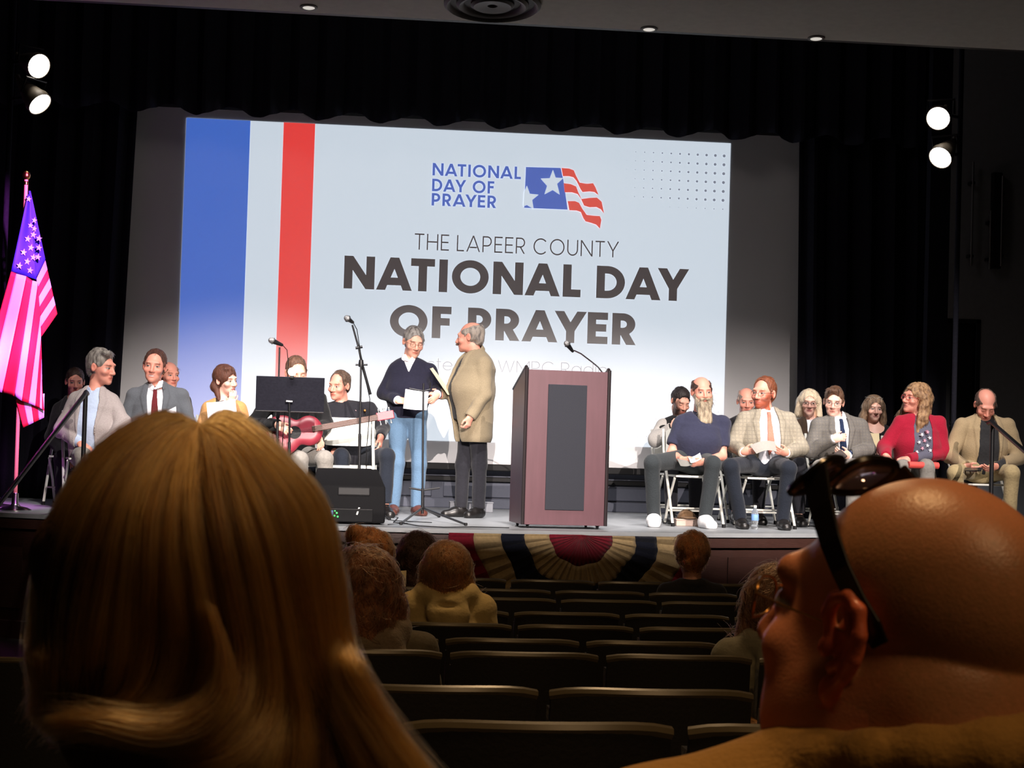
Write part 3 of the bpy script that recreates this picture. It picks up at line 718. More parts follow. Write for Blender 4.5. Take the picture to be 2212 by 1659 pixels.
def hair_mesh(kind, C, M, q, parent, org, rgb, grey=None, recede=0.0, seed=0, h=0.0045, var=0.45, length=0.0, part=0.0):
    p = lambda x, y, z: C+M@(np.array([x, y, z])*q)
    ext = 0.16*q; lo = C-ext-np.array([0.05, 0.05, 0.05+length]); hi = C+ext+0.04
    s = SDF(lo, hi, h)
    t = 0.012
    if kind in ('short', 'ring', 'swept'):
        s.ell(p(0, 0.021, 0.040), V3(0.078+t*0.25, 0.098+t*0.25, 0.086+t*(0.75 if kind != 'swept' else 1.5))*q, M)
        s.ell(p(0, 0.056, -0.012), V3(0.062, 0.056, 0.060)*q, M, k=0.02*q)
        if kind == 'swept': s.ell(p(-0.02, -0.052, 0.108), V3(0.052, 0.030, 0.022)*q, M, k=0.02)
        for sx in (-1, 1): s.cone(p(sx*0.074, -0.018, 0.03), p(sx*0.072, -0.022, -0.004), 0.010*q, 0.005*q, k=0.01)
    elif kind == 'long':
        s.ell(p(0, 0.020, 0.040), V3(0.092, 0.110, 0.097)*q, M)
        for sx in (-1, 1):
            s.cone(p(sx*0.078, 0.012, 0.03), p(sx*(0.086+0.01), 0.015, -0.10), 0.028*q, 0.034*q, k=0.04)
        s.ell(p(0, 0.065, -0.05), V3(0.09, 0.05, 0.11)*q, M, k=0.04)
    # uneven strands
    s.noise(0.0035*q, 95, seed, (1, 1, 0.35)); s.noise(0.0018*q, 240, seed+2, (1, 1, 0.3))
    # face opening
    if kind in ('short', 'swept', 'ring'):
        s.ell(p(0, -0.105, -0.050+recede*0.05), V3(0.079, 0.090+recede*0.05, 0.136+recede*0.03)*q, M, k=0.006, op='sub')
        for sx in (-1, 1):
            s.ell(p(sx*0.082, -0.006, -0.012), V3(0.030, 0.024, 0.036)*q, M, k=0.006, op='sub')
            s.ell(p(sx*0.060, -0.060, -0.055), V3(0.05, 0.055, 0.06)*q, M, k=0.006, op='sub')
            if recede: s.ell(p(sx*0.050, -0.075, 0.090), V3(0.032, 0.045*recede+0.01, 0.04)*q, M, k=0.01, op='sub')
        n = M@np.array([0, 0.10, -1.0]); s.plane(p(0, 0.08, -0.060), unit(n))
        for sx in (-1, 1): s.ell(p(sx*0.075, 0.045, -0.052), V3(0.034, 0.05, 0.036)*q, M, k=0.006, op='sub')
    else:
        s.ell(p(part*0.3, -0.107, -0.045), V3(0.068, 0.092, 0.120)*q, M, k=0.008, op='sub')
        s.ell(p(0, -0.06, -0.13), V3(0.052, 0.10, 0.08)*q, M, k=0.01, op='sub')
    if kind == 'ring':
        s.ell(p(0, -0.028, 0.122), V3(0.082, 0.130, 0.075)*q, M, k=0.01, op='sub')
    return s
M_STRAND = bpy.data.materials.new('hair_strand'); M_STRAND.use_nodes = True; _nt = M_STRAND.node_tree; _nt.nodes.remove(_nt.nodes['Principled BSDF'])
_hb = _nt.nodes.new('ShaderNodeBsdfHairPrincipled'); _hb.parametrization = 'COLOR'; _hb.inputs['Roughness'].default_value = 0.38; _hb.inputs['Radial Roughness'].default_value = 0.5
_at = _nt.nodes.new('ShaderNodeAttribute'); _at.attribute_name = 'Col'; _nt.links.new(_at.outputs['Color'], _hb.inputs['Color']); _nt.links.new(_hb.outputs[0], _nt.nodes['Material Output'].inputs[0])
def add_strands(ob, n, length, rgb, grey=None, seed=0, rad=0.0007, frizz=0.25, lift=0.003, npt=6):
    """fine strands combed down over a hair mesh"""
    me = ob.data; N_ = len(me.vertices); v = np.empty(N_*3, np.float32); me.vertices.foreach_get('co', v); v = v.reshape(-1, 3)
    nn = np.empty(N_*3, np.float32); me.vertex_normals.foreach_get('vector', nn); nn = nn.reshape(-1, 3)
    rg = np.random.default_rng(seed+11); i = rg.integers(0, N_, n); p = v[i]; m_ = nn[i]
    cid = np.floor(60*wob(p[:, 0], p[:, 1], p[:, 2]*0.35, 38, seed))
    dn = np.array([0, 0.25, -1.0])[None]+0.35*np.stack([np.sin(cid*2.1), np.cos(cid*1.7), 0*cid], 1)+frizz*rg.normal(0, 1, (n, 3))
    t = dn-m_*(dn*m_).sum(1, keepdims=True); t /= np.maximum(1e-5, np.linalg.norm(t, axis=1, keepdims=True))
    L_ = length*(0.5+rg.random(n)); k = np.linspace(0, 1, npt)[None, :, None]; s_ = k*L_[:, None, None]
    W = p[:, None]+t[:, None]*s_+m_[:, None]*(lift*(1+rg.random(n))[:, None, None]*np.sin(np.pi*np.minimum(1, 0.25+k))-s_**2/0.22-0.0015)
    W = W+frizz*0.012*np.sin(k*5+rg.uniform(0, 6, (n, 1, 3)))*s_/max(length, 1e-3)*min(1, length/0.05)
    cv = bpy.data.hair_curves.new('hair_strands'); cv.add_curves([npt]*n)
    cv.attributes['position'].data.foreach_set('vector', W.astype(np.float32).ravel())
    ra = cv.attributes.get('radius') or cv.attributes.new('radius', 'FLOAT', 'POINT'); ra.data.foreach_set('value', np.tile((rad*(1-0.6*k[0, :, 0]**2)), n).astype(np.float32))
    base = np.array(srgb(*rgb)); hi = np.array(srgb(*grey)) if grey is not None else base*1.5
    w = np.clip(0.5+0.35*np.sin(cid*3.3)+0.22*rg.normal(0, 1, n), 0, 1)[:, None]; c = np.clip((base*0.75)*(1-w)+hi*w*1.05, 0.001, 0.9)
    at = cv.attributes.new('Col', 'FLOAT_COLOR', 'CURVE'); at.data.foreach_set('color', np.concatenate([c, np.ones((n, 1))], 1).astype(np.float32).ravel())
    o = bpy.data.objects.new('hair_strands', cv); COL.objects.link(o); cv.materials.append(M_STRAND); o.parent = ob; o['kind'] = 'stuff'
    return o
def glasses(C, M, q, parent, org, m=M_GLASSRIM, r=0.0012, w=0.021, hgt=0.016, z=0.003, y=-0.108, name='glasses', lens=None):
    p = lambda x, y_, z_: tuple(C+M@(np.array([x, y_, z_])*q)-org)
    b = MB()
    for sx in (-1, 1):
        ring = [p(sx*0.033+w*math.copysign(abs(math.cos(a))**0.8, math.cos(a)), y+0.010*abs(math.cos(a))*(1 if math.cos(a)*sx > 0 else 0), z+hgt*math.copysign(abs(math.sin(a))**0.8, math.sin(a))) for a in np.linspace(0, 2*math.pi, 21)]
        b.tube(ring, r*q, 5, caps=False)
        b.tube([p(sx*(0.033+w), y+0.01, z+0.006), p(sx*0.074, -0.06, z+0.008), p(sx*0.083, 0.0, z+0.006)], r*q, 5)
    b.tube([p(-0.033+w, y, z+0.004), p(0, y-0.006, z+0.006), p(0.033-w, y, z+0.004)], r*q, 5)
    return b.build(name, m, parent, smooth=True)
def shoe(name, ank, toe, floor, parent, org, m, q=1.0, sole=None):
    d = np.array([toe[0], toe[1], 0.0]); d = unit(d); h = np.array([ank[0], ank[1], floor])
    a = h-d*0.035; t = h+d*0.185*q
    s = SDF(np.minimum(a, t)-0.10, np.maximum(a, t)+np.array([0.10, 0.10, 0.16]), 0.007)
    lat = np.array([-d[1], d[0], 0])
    s.cone(a+V3(0, 0, 0.040*q), h+d*0.06+V3(0, 0, 0.045*q), 0.040*q, 0.043*q, k=0.0)
    s.cone(h+d*0.05+V3(0, 0, 0.036*q), t-d*0.045+V3(0, 0, 0.024*q), 0.044*q, 0.037*q, k=0.03, lat=lat, sx=1.15)
    s.cone(h+V3(0, 0, 0.03), h+V3(0, 0, 0.085*q), 0.042*q, 0.040*q, k=0.02)
    s.plane((0, 0, floor+0.0015), (0, 0, -1))
    return s.obj(name, m, parent, org)
def person(label, Y, head, nk, sa, sb, ea, wa, eb, wb, pel, ka, aa, kb, ab, hr=(0, 0, 0), hs=1.0, hy=0.0, group=None,
           skin=SKIN, female=False, face={}, top='jacket', topm=None, shirtm=None, tiem=None, pantsm=None, shoem=None, girth=1.0, wedge=None, hem=0.06,
           sleeve=1.0, hda=None, hdb=None, pna=None, pnb=None, hands=(1, 1), curla=0.55, curlb=0.55, toea=(0, -1), toeb=(0, -1), collar=True, floor=ST, thigh=1.0,
           legs=True, lean=0.0, belly=0.0, h=0.0075, lapel=True, cuffm=None, vneck=None, chest_off=0.0, facing=None, thumbs=(1, -1), ang='person', neckc=None, shoeq=1.06):
    """all joints are (px, py, dy): pixel on the depth plane Y+dy, turned into metres here"""
    def J(t): return on_y(t[0], t[1], Y+(t[2] if len(t) > 2 else 0.0))
    C = J((head[0], head[1], hy+(head[2] if len(head) > 2 else 0))); N = J(nk); SA, SB, EA, WA, EB, WB, PE = map(J, (sa, sb, ea, wa, eb, wb, pel))
    KA, AA, KB, AB = map(J, (ka, aa, kb, ab))
    org = np.array([PE[0], PE[1], floor]); root = empty('person', tuple(org), 0, label, 'person', group)
    M = rot_zxy(*hr); q = hs
    up = unit(N-PE); lat = SB-SA; lat = unit(lat-up*(lat@up)); fw = np.cross(lat, up)
    hipw = 0.085
    HA, HB = PE-lat*hipw, PE+lat*hipw
    SA = SA+lat*0.026+up*0.008; SB = SB-lat*0.026+up*0.008
    N = N+up*(0.012 if female else 0.026)
    Wst = PE+(N-PE)*0.42+fw*(0.015+belly*0.5); Ch = PE+(N-PE)*0.74+fw*chest_off
    # ---------------- garment field shared by shirt and jacket
    pts = np.array([N, SA, SB, EA, WA, EB, WB, PE]); lo = pts.min(0)-0.20; hi = pts.max(0)+0.20
    lo[2] -= max(0, hem-0.05)
    hi[2] = N[2]+0.13
    T = SDF(lo, hi, h)
    g = girth
    T.cone(PE-up*max(0, hem-0.06), Wst, 0.118*g, (0.122+belly*0.5)*g, lat=lat, sx=1.32)
    T.cone(Wst, Ch, (0.122+belly*0.5)*g, 0.118*g, k=0.05, lat=lat, sx=1.36)
    T.cone(Ch, N-up*0.07, 0.114*g, 0.070, k=0.05, lat=lat, sx=1.45)
    for s_, sh in ((-1, SA), (1, SB)):
        T.cone(N-up*0.025-fw*0.01, sh, 0.046, 0.056, k=0.045)
    arms = T.like(np.full_like(T.F, 9.0))
    if ang == 'tee': sleeve_end = 0.62
    for sh, el, wr in ((SA, EA, WA), (SB, EB, WB)):
        if sleeve >= 1:
            arms.cone(sh, el, 0.062*g**0.5, 0.053, k=0.02); arms.cone(el, wr, 0.053, 0.041, k=0.025, cut=-0.005)
        else:
            arms.cone(sh, sh+(el-sh)*sleeve, 0.070*g**0.5, 0.064, k=0.02, cut=0.0)
    wr_amp = 0.006
    arms.noise(wr_amp, 42, 1); T.noise(0.0045, 28, 2)
    T.put(lambda X, Y_, Z: arms.F[arms.sl(lo-9, hi+9)], lo, hi, 0.0) if False else None
    k = 0.014; hh = np.clip(0.5+0.5*(T.F-arms.F)/k, 0, 1); T.F = T.F+(arms.F-T.F)*hh-k*hh*(1-hh)
    T.plane(PE-up*hem, -up)
    X, Y_, Z = T.xyz(); rx, ry, rz = X-N[0], Y_-N[1], Z-N[2]
    tt = -(rx*up[0]+ry*up[1]+rz*up[2]); uu = rx*lat[0]+ry*lat[1]+rz*lat[2]; ff = rx*fw[0]+ry*fw[1]+rz*fw[2]
    Hn = C+M@V3(0, 0.022, -0.07)*q                       # neck meets skull
    NR = 0.052 if female else 0.058
    def neck_cut(F, r=0.0):   # throat hole
        ax = unit(Hn-N); px = rx*ax[0]+ry*ax[1]+rz*ax[2]; d = np.sqrt(np.maximum(0, (rx-ax[0]*px)**2+(ry-ax[1]*px)**2+(rz-ax[2]*px)**2))
        return d, px
    dn, pn = neck_cut(None)
    def collar_ring(r, lo_, hi_, th, vee=0.035, tilt=0.0):
        d = np.abs(dn-(r+0.12*(0.02-pn)))-th
        d = np.maximum(d, np.maximum(lo_-pn-ff*0.45, pn-hi_+ff*0.45))
        gap = np.where(ff > 0.0, (vee*(np.clip(pn+0.03+ff*0.3, 0, 0.2)/0.06))-np.abs(uu), -1.0)
        return np.maximum(d, gap)
    inner = T.F
    if top in ('jacket', 'blazer', 'cardigan', 'vest'):
        S_ = T.like(np.maximum(inner+0.004, -(0.12-tt) if False else inner+0.004))
        S_.F = np.maximum(S_.F, tt-0.62)
        S_.F = np.maximum(S_.F, -np.where((ff > -0.2), 0.0, 0.0)-9.0)
        # shirt keeps only the torso front (and peeks out at the cuffs)
        shirt = S_.like(); 
        front = np.maximum(np.abs(uu)-0.135, -(ff+0.02)); shirt.F = np.maximum(shirt.F, front)
        shirt.F = np.maximum(shirt.F, -(dn-0.052)*np.where(pn > -0.06, 1, -0.0)-np.where(pn > -0.06, 0, 9))
        if collar: shirt.F = np.minimum(shirt.F, collar_ring(0.065, -0.032, 0.026, 0.0048))
        shirt.obj('shirt', shirtm, root, org, frac=0.03 if collar else 0.3)
        if tiem is not None:
            wt = np.interp(tt, [0.0, 0.03, 0.06, 0.32, 0.40], [0.018, 0.015, 0.018, 0.036, 0.002])
            kn = 0.010+0.012*np.exp(-((tt-0.03)/0.02)**2)
            tie = T.like(np.maximum(np.maximum(np.abs(uu)-wt, np.maximum(inner+0.004-kn, -(inner+0.012))), np.maximum(np.maximum(-ff, tt-0.40), 0.012-tt)))
            tie.obj('tie', tiem, root, org)
        jk = T.like(inner-0.010)
        wd = wedge or ([0.0, 0.10, 0.34, 0.62], [0.050, 0.060, 0.012, 0.05])
        hw = np.interp(tt, wd[0], wd[1])
        if lapel:
            lw = np.interp(tt, [0.0, 0.10, wd[0][2]*0.95, wd[0][2]+0.02], [0.045, 0.062, 0.012, 0.0])
            band = np.clip((hw+lw-np.abs(uu))/0.008, 0, 1)*(ff > 0)*np.clip(lw/0.01, 0, 1)
            jk.F = jk.F-0.009*band
            jk.F = np.minimum(jk.F, collar_ring(0.076, -0.05, 0.012, 0.007, vee=0.2))
        jk.F = np.maximum(jk.F, -np.maximum(np.abs(uu)-hw, -(ff-0.0)))
        jk.F = np.maximum(jk.F, -(dn-0.066)*np.where(pn > -0.05, 1, 0)-np.where(pn > -0.05, 0, 9))
        jk.obj({'jacket': 'jacket', 'blazer': 'blazer', 'cardigan': 'cardigan', 'vest': 'jacket'}[top], topm, root, org)
    else:
        if vneck is not None:     # shirt under a V neck
            sh_ = T.like(np.maximum(inner+0.004, np.maximum(np.abs(uu)-0.10, np.maximum(-(ff+0.02), tt-0.22))))
            sh_.F = np.maximum(sh_.F, -(dn-0.052)*np.where(pn > -0.06, 1, 0)-np.where(pn > -0.06, 0, 9))
            if collar: sh_.F = np.minimum(sh_.F, collar_ring(0.065, -0.032, 0.026, 0.0048))
            sh_.obj('shirt', shirtm, root, org)
        tp = T.like(inner-0.004)
        if vneck is not None:
            hw = np.interp(tt, [0, vneck], [0.055, 0.0]); tp.F = np.maximum(tp.F, -np.maximum(np.abs(uu)-hw, np.maximum(-ff, tt-vneck)))
        elif neckc:
            tp.F = np.maximum(tp.F, -(np.sqrt(uu**2+(tt*0.9)**2+(ff*0.6)**2)-neckc))
        if collar and vneck is None: tp.F = np.minimum(tp.F, collar_ring(0.066, -0.03, 0.022, 0.006))
        tp.F = np.maximum(tp.F, -(dn-0.056)*np.where(pn > -0.05, 1, 0)-np.where(pn > -0.05, 0, 9))
        tp.obj(top, topm, root, org)
    if cuffm is not None and sleeve >= 1:
        for el, wr in ((EA, WA), (EB, WB)):
            d = unit(wr-el); c_ = SDF(np.minimum(wr-d*0.03, wr+d*0.03)-0.07, np.maximum(wr-d*0.03, wr+d*0.03)+0.07, 0.006)
            c_.cone(wr-d*0.03, wr+d*0.012, 0.041, 0.039, cut=0.0); c_.obj('cuff', cuffm, root, org)
    # ---------------- trousers and shoes
    if legs and pantsm is not None:
        pts = np.array([HA, HB, KA, KB, AA, AB, PE]); G = SDF(pts.min(0)-0.15, pts.max(0)+0.15, 0.0105)
        G.cone(HA, HB, 0.104*thigh, 0.104*thigh); G.cone(PE, PE+up*0.08, 0.110*g, 0.108*g, k=0.04, lat=lat, sx=1.25)
        for hp, kn_, an in ((HA, KA, AA), (HB, KB, AB)):
            G.cone(hp, kn_, 0.092*thigh, 0.070*thigh, k=0.03); G.cone(kn_, an, 0.069*thigh, 0.056, k=0.02, cut=-0.01)
        G.noise(0.0045, 24, 3); G.F = np.maximum(G.F, -((sum((a-b)*c_ for a, b, c_ in zip(G.xyz(), AA, (0, 0, 1))))+0.03)*0-9)
        G.obj('trousers', pantsm, root, org)
        if shoem is not None:
            for an, to in ((AA, toea), (AB, toeb)): shoe('shoe', an, to, floor, root, org, shoem, shoeq)
    # ---------------- body: one continuous skin
    hd = []
    for on, wr, el, dv, pnv in ((hands[0], WA, EA, hda, pna), (hands[1], WB, EB, hdb, pnb)):
        d = unit(dv) if dv is not None else unit(wr-el); hd.append(d)
    pts = np.array([N, SA, SB, EA, WA, EB, WB, PE, HA, HB]+([KA, AA, KB, AB] if legs else []))
    lo = np.minimum(pts.min(0)-0.13, C-0.17); hi = np.maximum(pts.max(0)+0.13, C+0.16)
    fine = [(C-0.125*q, C+0.135*q, 0.0042)]
    for on, wr, d in ((hands[0], WA, hd[0]), (hands[1], WB, hd[1])):
        if on: fine.append((np.minimum(wr, wr+d*0.16)-0.05, np.maximum(wr, wr+d*0.16)+0.05, 0.0062))
    B = SDF(lo, hi, 0.013, fine)
    B.cone(PE, Ch, 0.09, 0.09, lat=lat, sx=1.3); B.cone(Ch, N-up*0.05, 0.09, 0.055, k=0.04, lat=lat, sx=1.5)
    B.cone(N-up*0.06, Hn, NR+0.006, NR, k=0.03)
    for sh, el, wr in ((SA, EA, WA), (SB, EB, WB)):
        B.cone(N-up*0.04, sh, 0.045, 0.045, k=0.04); B.cone(sh, el, 0.050, 0.040, k=0.02); B.cone(el, wr, 0.041, 0.027, k=0.02)
    if legs:
        for hp, kn_, an in ((HA, KA, AA), (HB, KB, AB)):
            B.cone(hp, kn_, 0.075*thigh, 0.052*thigh, k=0.03); B.cone(kn_, an, 0.052*thigh, 0.036, k=0.02)
            B.cone(an, an+V3(0, 0, -0.04), 0.034, 0.03)
    Bh = B
    head_prims(Bh, C, M, q, True, female)
    for on, wr, d, pnv, sd, cu in ((hands[0], WA, hd[0], pna, thumbs[0], curla), (hands[1], WB, hd[1], pnb, thumbs[1], curlb)):
        if on: hand_prims(B, wr, d, np.array(pnv if pnv is not None else (0, 0.4, -1.0)), sd, 0.98 if not female else 0.9, cu)
    fc = face_color(C-org, M, q, skin, **face)
    B.obj('body', M_SKIN, root, org, col=fc, smooth_it=1)
    return dict(root=root, C=C, M=M, q=q, org=org, N=N, up=up, lat=lat, fw=fw, WA=WA, WB=WB, hda=hd[0], hdb=hd[1])
def add_hair(P_, kind, rgb, grey=None, recede=0.0, seed=0, var=0.45, extra=None, length=0.0, name='hair', part=0.0):
    s = hair_mesh(kind, P_['C'], P_['M'], P_['q'], P_['root'], P_['org'], rgb, grey, recede, seed, length=length, part=part)
    if extra: extra(s, lambda x, y, z: P_['C']+P_['M']@(np.array([x, y, z])*P_['q']))
    o = s.obj(name, M_HAIR, P_['root'], P_['org'], col=hair_color(rgb, var, grey=grey, seed=seed))
    if kind == 'long': add_strands(o, 2200, 0.06, rgb, grey, seed, 0.0009, 0.14, 0.001)
    else: add_strands(o, 1500, 0.028 if kind != 'swept' else 0.035, rgb, grey, seed, 0.0008, 0.2, 0.001)
    return o
def add_beard(P_, pts, rgb, grey=None, seed=0, name='beard', noise=0.004):
    C, M, q = P_['C'], P_['M'], P_['q']; p = lambda x, y, z: C+M@(np.array([x, y, z])*q)
    s = SDF(C-0.30, C+0.12, 0.0045)
    for a, b, ra, rb, sx in pts: s.cone(p(*a), p(*b), ra*q, rb*q, k=0.015, lat=M[:, 0], sx=sx)
    s.noise(noise, 110, seed, (1, 1, 0.3)); s.noise(noise*0.5, 260, seed+1, (1, 1, 0.25))
    s.ell(p(0, -0.115, -0.060), V3(0.024, 0.03, 0.009)*q, M, k=0.004, op='sub')
    s.ell(p(0, -0.11, 0.01), V3(0.06, 0.07, 0.045)*q, M, k=0.006, op='sub')
    o = s.obj(name, M_HAIR, P_['root'], P_['org'], col=hair_color(rgb, 0.5, grey=grey, seed=seed))
    if name == 'beard': add_strands(o, 1200, 0.05, rgb, grey, seed, 0.0009, 0.25, 0.002)
    return o
NAVY = cloth('navy_sweater', (30, 30, 46)); JEANB = cloth('light_blue_jeans', (90, 117, 144), scale=90, var=0.15)
WSHIRT = cloth('white_shirt', (226, 226, 232), var=0.05); BLKTROU = cloth('black_trousers', (34, 34, 40)); TANBLZ = cloth('tan_tweed', (138, 125, 102), scale=160, var=0.3)
BROWNLEATHER = mat('brown_leather', srgb(84, 46, 38), rough=0.4, scale=40); BLKLEATHER = mat('black_leather', srgb(22, 20, 20), rough=0.35, scale=40)
WHITESHOE = mat('white_trainer', srgb(235, 235, 235), rough=0.6, scale=60, var=0.04); GREYTAUPE = cloth('grey_taupe_shoe', (130, 120, 104))
DKJEAN = cloth('dark_denim', (48, 53, 56), scale=90, var=0.2); DKJEAN2 = cloth('navy_denim', (28, 33, 43), scale=90, var=0.2)
KHAKI = cloth('khaki_twill', (168, 150, 112)); GREYTROU = cloth('grey_trousers', (134, 130, 124))
def plaid(name, c0, c1, fr):
    m = mat(name, srgb(*c0), rough=0.9, bump=0.3, scale=120, var=0.25, spec=0.2)
    nt = m.node_tree; N, L = nt.nodes, nt.links; mx = [n for n in N if n.type == 'MIX'][0]
    tc = [n for n in N if n.type == 'TEX_COORD'][0]; out = None
    for d in ('X', 'Z'):
        wv = N.new('ShaderNodeTexWave'); wv.bands_direction = d; wv.inputs['Scale'].default_value = fr; wv.inputs['Distortion'].default_value = 0.6
        L.new(tc.outputs['Object'], wv.inputs['Vector'])
        gt = N.new('ShaderNodeMath'); gt.operation = 'POWER'; gt.inputs[1].default_value = 6; L.new(wv.outputs['Fac'], gt.inputs[0])
        if out is None: out = gt
        else:
            mxx = N.new('ShaderNodeMath'); mxx.operation = 'MAXIMUM'; L.new(out.outputs[0], mxx.inputs[0]); L.new(gt.outputs[0], mxx.inputs[1]); out = mxx
    m2 = N.new('ShaderNodeMix'); m2.data_type = 'RGBA'; m2.inputs['A'].default_value = (*srgb(*c0), 1); m2.inputs['B'].default_value = (*srgb(*c1), 1)
    L.new(out.outputs[0], m2.inputs['Factor']); L.new(m2.outputs['Result'], mx.inputs['A'])
    return m
PLAIDTAN = plaid('tan_grey_plaid', (150, 142, 126), (136, 129, 116), 9)
GREYSUIT = cloth('grey_suit', (92, 96, 102), scale=140); GREYTWEED = plaid('grey_brown_tweed', (112, 108, 102), (104, 101, 99), 11)
BEIGEBLZ = cloth('pale_beige_linen', (172, 162, 160), scale=120); LTBLUE = cloth('light_blue_shirt', (190, 206, 232), var=0.06)
def tie(name, rgb, rgb2=None): return plaid(name, rgb, rgb2 or rgb, 22)
TIE1 = tie('dark_red_tie', (110, 40, 46), (90, 30, 36)); TIE2 = tie('salmon_tie', (206, 128, 108), (180, 104, 92)); TIE3 = tie('navy_tie', (40, 54, 84), (28, 36, 58))
BLK = cloth('black_cloth', (22, 22, 24)); NAVYTEE = cloth('navy_jersey', (48, 50, 70), var=0.15); CHAR = cloth('charcoal_shirt', (44, 44, 46))
TANCARD = cloth('tan_knit', (196, 146, 92), scale=120); FLORAL = mat('dark_floral_blouse', srgb(40, 36, 30), scale=26, var=0.9, rough=0.9)
UNIFORM = cloth('black_uniform', (32, 32, 38), var=0.15); REDCARD = cloth('red_cardigan', (158, 24, 50), scale=130); TANCOAT = cloth('tan_wool_blazer', (164, 144, 112), scale=140)
GREYKNIT = cloth('grey_knit_sleeve', (168, 164, 160), scale=130); DKJACKET = cloth('dark_jacket', (34, 32, 36)); STARTOP = cloth('grey_star_top', (92, 92, 108), var=0.1)
HB = (70, 60, 56)
# ---- the two standing men
P8 = person('standing man in navy sweater and light blue jeans reading a white sheet', 16.85, (893, 740), (884, 781), (848, 801), (934, 803, -0.02), (828, 848), (858, 864, -0.20), (944, 838), (944, 852, -0.18),
    (880, 893), (858, 1000, -0.02), (850, 1098), (906, 1004, -0.02), (900, 1099), hr=(14, 16, 3), hs=1.14, skin=SKIN, face=dict(beard=None, stub=0.25, brow=srgb(70, 60, 56), closed=True),
    top='sweater', topm=NAVY, shirtm=WSHIRT, pantsm=JEANB, shoem=BROWNLEATHER, girth=1.10, hem=0.04, vneck=0.13, cuffm=WSHIRT, belly=0.03,
    hda=(1, -0.25, -0.18), pna=(0.1, 0.6, -0.6), hdb=(-0.45, -0.5, -0.55), pnb=(-0.5, 0.5, 0), toea=(-0.1, -1), toeb=(0.35, -1), curla=0.35, curlb=0.6)
add_hair(P8, 'short', (92, 86, 82), grey=(150, 146, 142), seed=1)
glasses(P8['C'], P8['M'], P8['q'], P8['root'], P8['org'])
P9 = person('standing bald older man in tan tweed blazer turned away toward the other man', 16.7, (1016, 730), (1028, 766), (1010, 788, 0.20), (1046, 790, -0.20), (982, 845, 0.16), (952, 852, 0.02), (1046, 852, -0.26), (1016, 900, -0.28),
    (1024, 905), (1000, 1005, 0.05), (996, 1100, 0.04), (1036, 1005, -0.03), (1034, 1102, -0.06), hr=(-108, 4, 0), hs=1.14, skin=SKINR, face=dict(brow=srgb(150, 130, 120), stub=0.1),
    top='blazer', topm=TANBLZ, shirtm=BLK, pantsm=BLKTROU, shoem=BLKLEATHER, girth=1.32, hem=0.20, belly=0.05, wedge=([0, 0.15, 0.30, 0.60], [0.03, 0.06, 0.05, 0.06]), collar=False,
    hda=(-0.5, -0.2, -0.1), hdb=(-0.25, 0.0, -1), pna=(0, -1, 0), pnb=(-0.6, 0.6, 0), toea=(-1, -0.25), toeb=(-0.7, -0.75), curlb=0.75, thumbs=(1, -1))
add_hair(P9, 'ring', (176, 164, 152), grey=(110, 104, 100), seed=2)
add_beard(P9, [((-0.028, -0.106, -0.048), (0.028, -0.106, -0.048), 0.009, 0.009, 1.0)], (90, 70, 60), seed=2, name='moustache', noise=0.002)
# ---- picture left group
def seat_legs(cx, knee_y, foot_y, sp=0.0, dx=26):   # default seated legs from the middle column
    return dict(ka=(cx-dx-sp, knee_y, -0.42), aa=(cx-dx, foot_y, -0.40), kb=(cx+dx+sp, knee_y, -0.42), ab=(cx+dx, foot_y, -0.40))
P2 = person('seated grey haired man in pale beige blazer looking round to the right', 16.3, (218, 795), (206, 846), (160, 866, 0.05), (246, 870, -0.02), (132, 930, 0.0), (176, 960, -0.22), (266, 912, -0.12), (232, 962, -0.25),
    (196, 985), **seat_legs(205, 985, 1092), hr=(62, 6, 0), hs=1.24, skin=SKINR, face=dict(brow=srgb(100, 80, 70)), top='blazer', topm=BEIGEBLZ, shirtm=LTBLUE, pantsm=GREYTROU, shoem=BLKLEATHER, girth=1.14,
    wedge=([0, 0.1, 0.4, 0.62], [0.055, 0.08, 0.075, 0.08]), belly=0.03)
add_hair(P2, 'swept', (108, 102, 96), grey=(146, 140, 132), seed=3)
P1 = person('seated dark haired man in dark jacket half hidden behind the man in pale beige blazer', 17.3, (162, 826), (160, 866), (124, 888), (200, 888), (112, 945), (140, 985, -0.2), (208, 945), (180, 985, -0.2),
    (160, 990), **seat_legs(160, 990, 1085), hr=(12, 8, 0), hs=1.02, skin=SKINR, face=dict(brow=srgb(50, 36, 30)), top='jacket', topm=DKJACKET, shirtm=BLK, pantsm=BLKTROU, shoem=BLKLEATHER, collar=False)
add_hair(P1, 'short', (52, 36, 30), seed=4)
P3 = person('seated laughing man in grey suit with dark red tie', 16.4, (334, 793), (337, 838), (284, 858), (396, 858), (268, 930), (300, 968, -0.3), (412, 930), (372, 968, -0.3),
    (338, 992), **seat_legs(338, 985, 1095), hr=(-4, 2, 5), hs=1.22, skin=SKINR, face=dict(brow=srgb(110, 70, 50), mouth_open=True), top='blazer', topm=GREYSUIT, shirtm=WSHIRT, tiem=TIE1, pantsm=GREYSUIT, shoem=BLKLEATHER, girth=1.15,
    wedge=([0, 0.1, 0.42, 0.62], [0.06, 0.07, 0.05, 0.06]), belly=0.03)
add_hair(P3, 'short', (74, 46, 38), seed=5, recede=0.4)
P4 = person('seated bald man in dark jacket almost hidden behind the laughing man in grey suit', 17.4, (366, 812), (366, 850), (332, 868), (402, 868), (322, 930), (345, 968, -0.2), (410, 930), (388, 968, -0.2),
    (366, 985), **seat_legs(366, 985, 1082), hr=(30, 2, 0), hs=1.05, skin=SKINR, face=dict(brow=srgb(120, 80, 60)), top='jacket', topm=DKJACKET, shirtm=BLK, pantsm=BLKTROU, shoem=BLKLEATHER, collar=False)
add_hair(P4, 'ring', (120, 80, 56), seed=6)
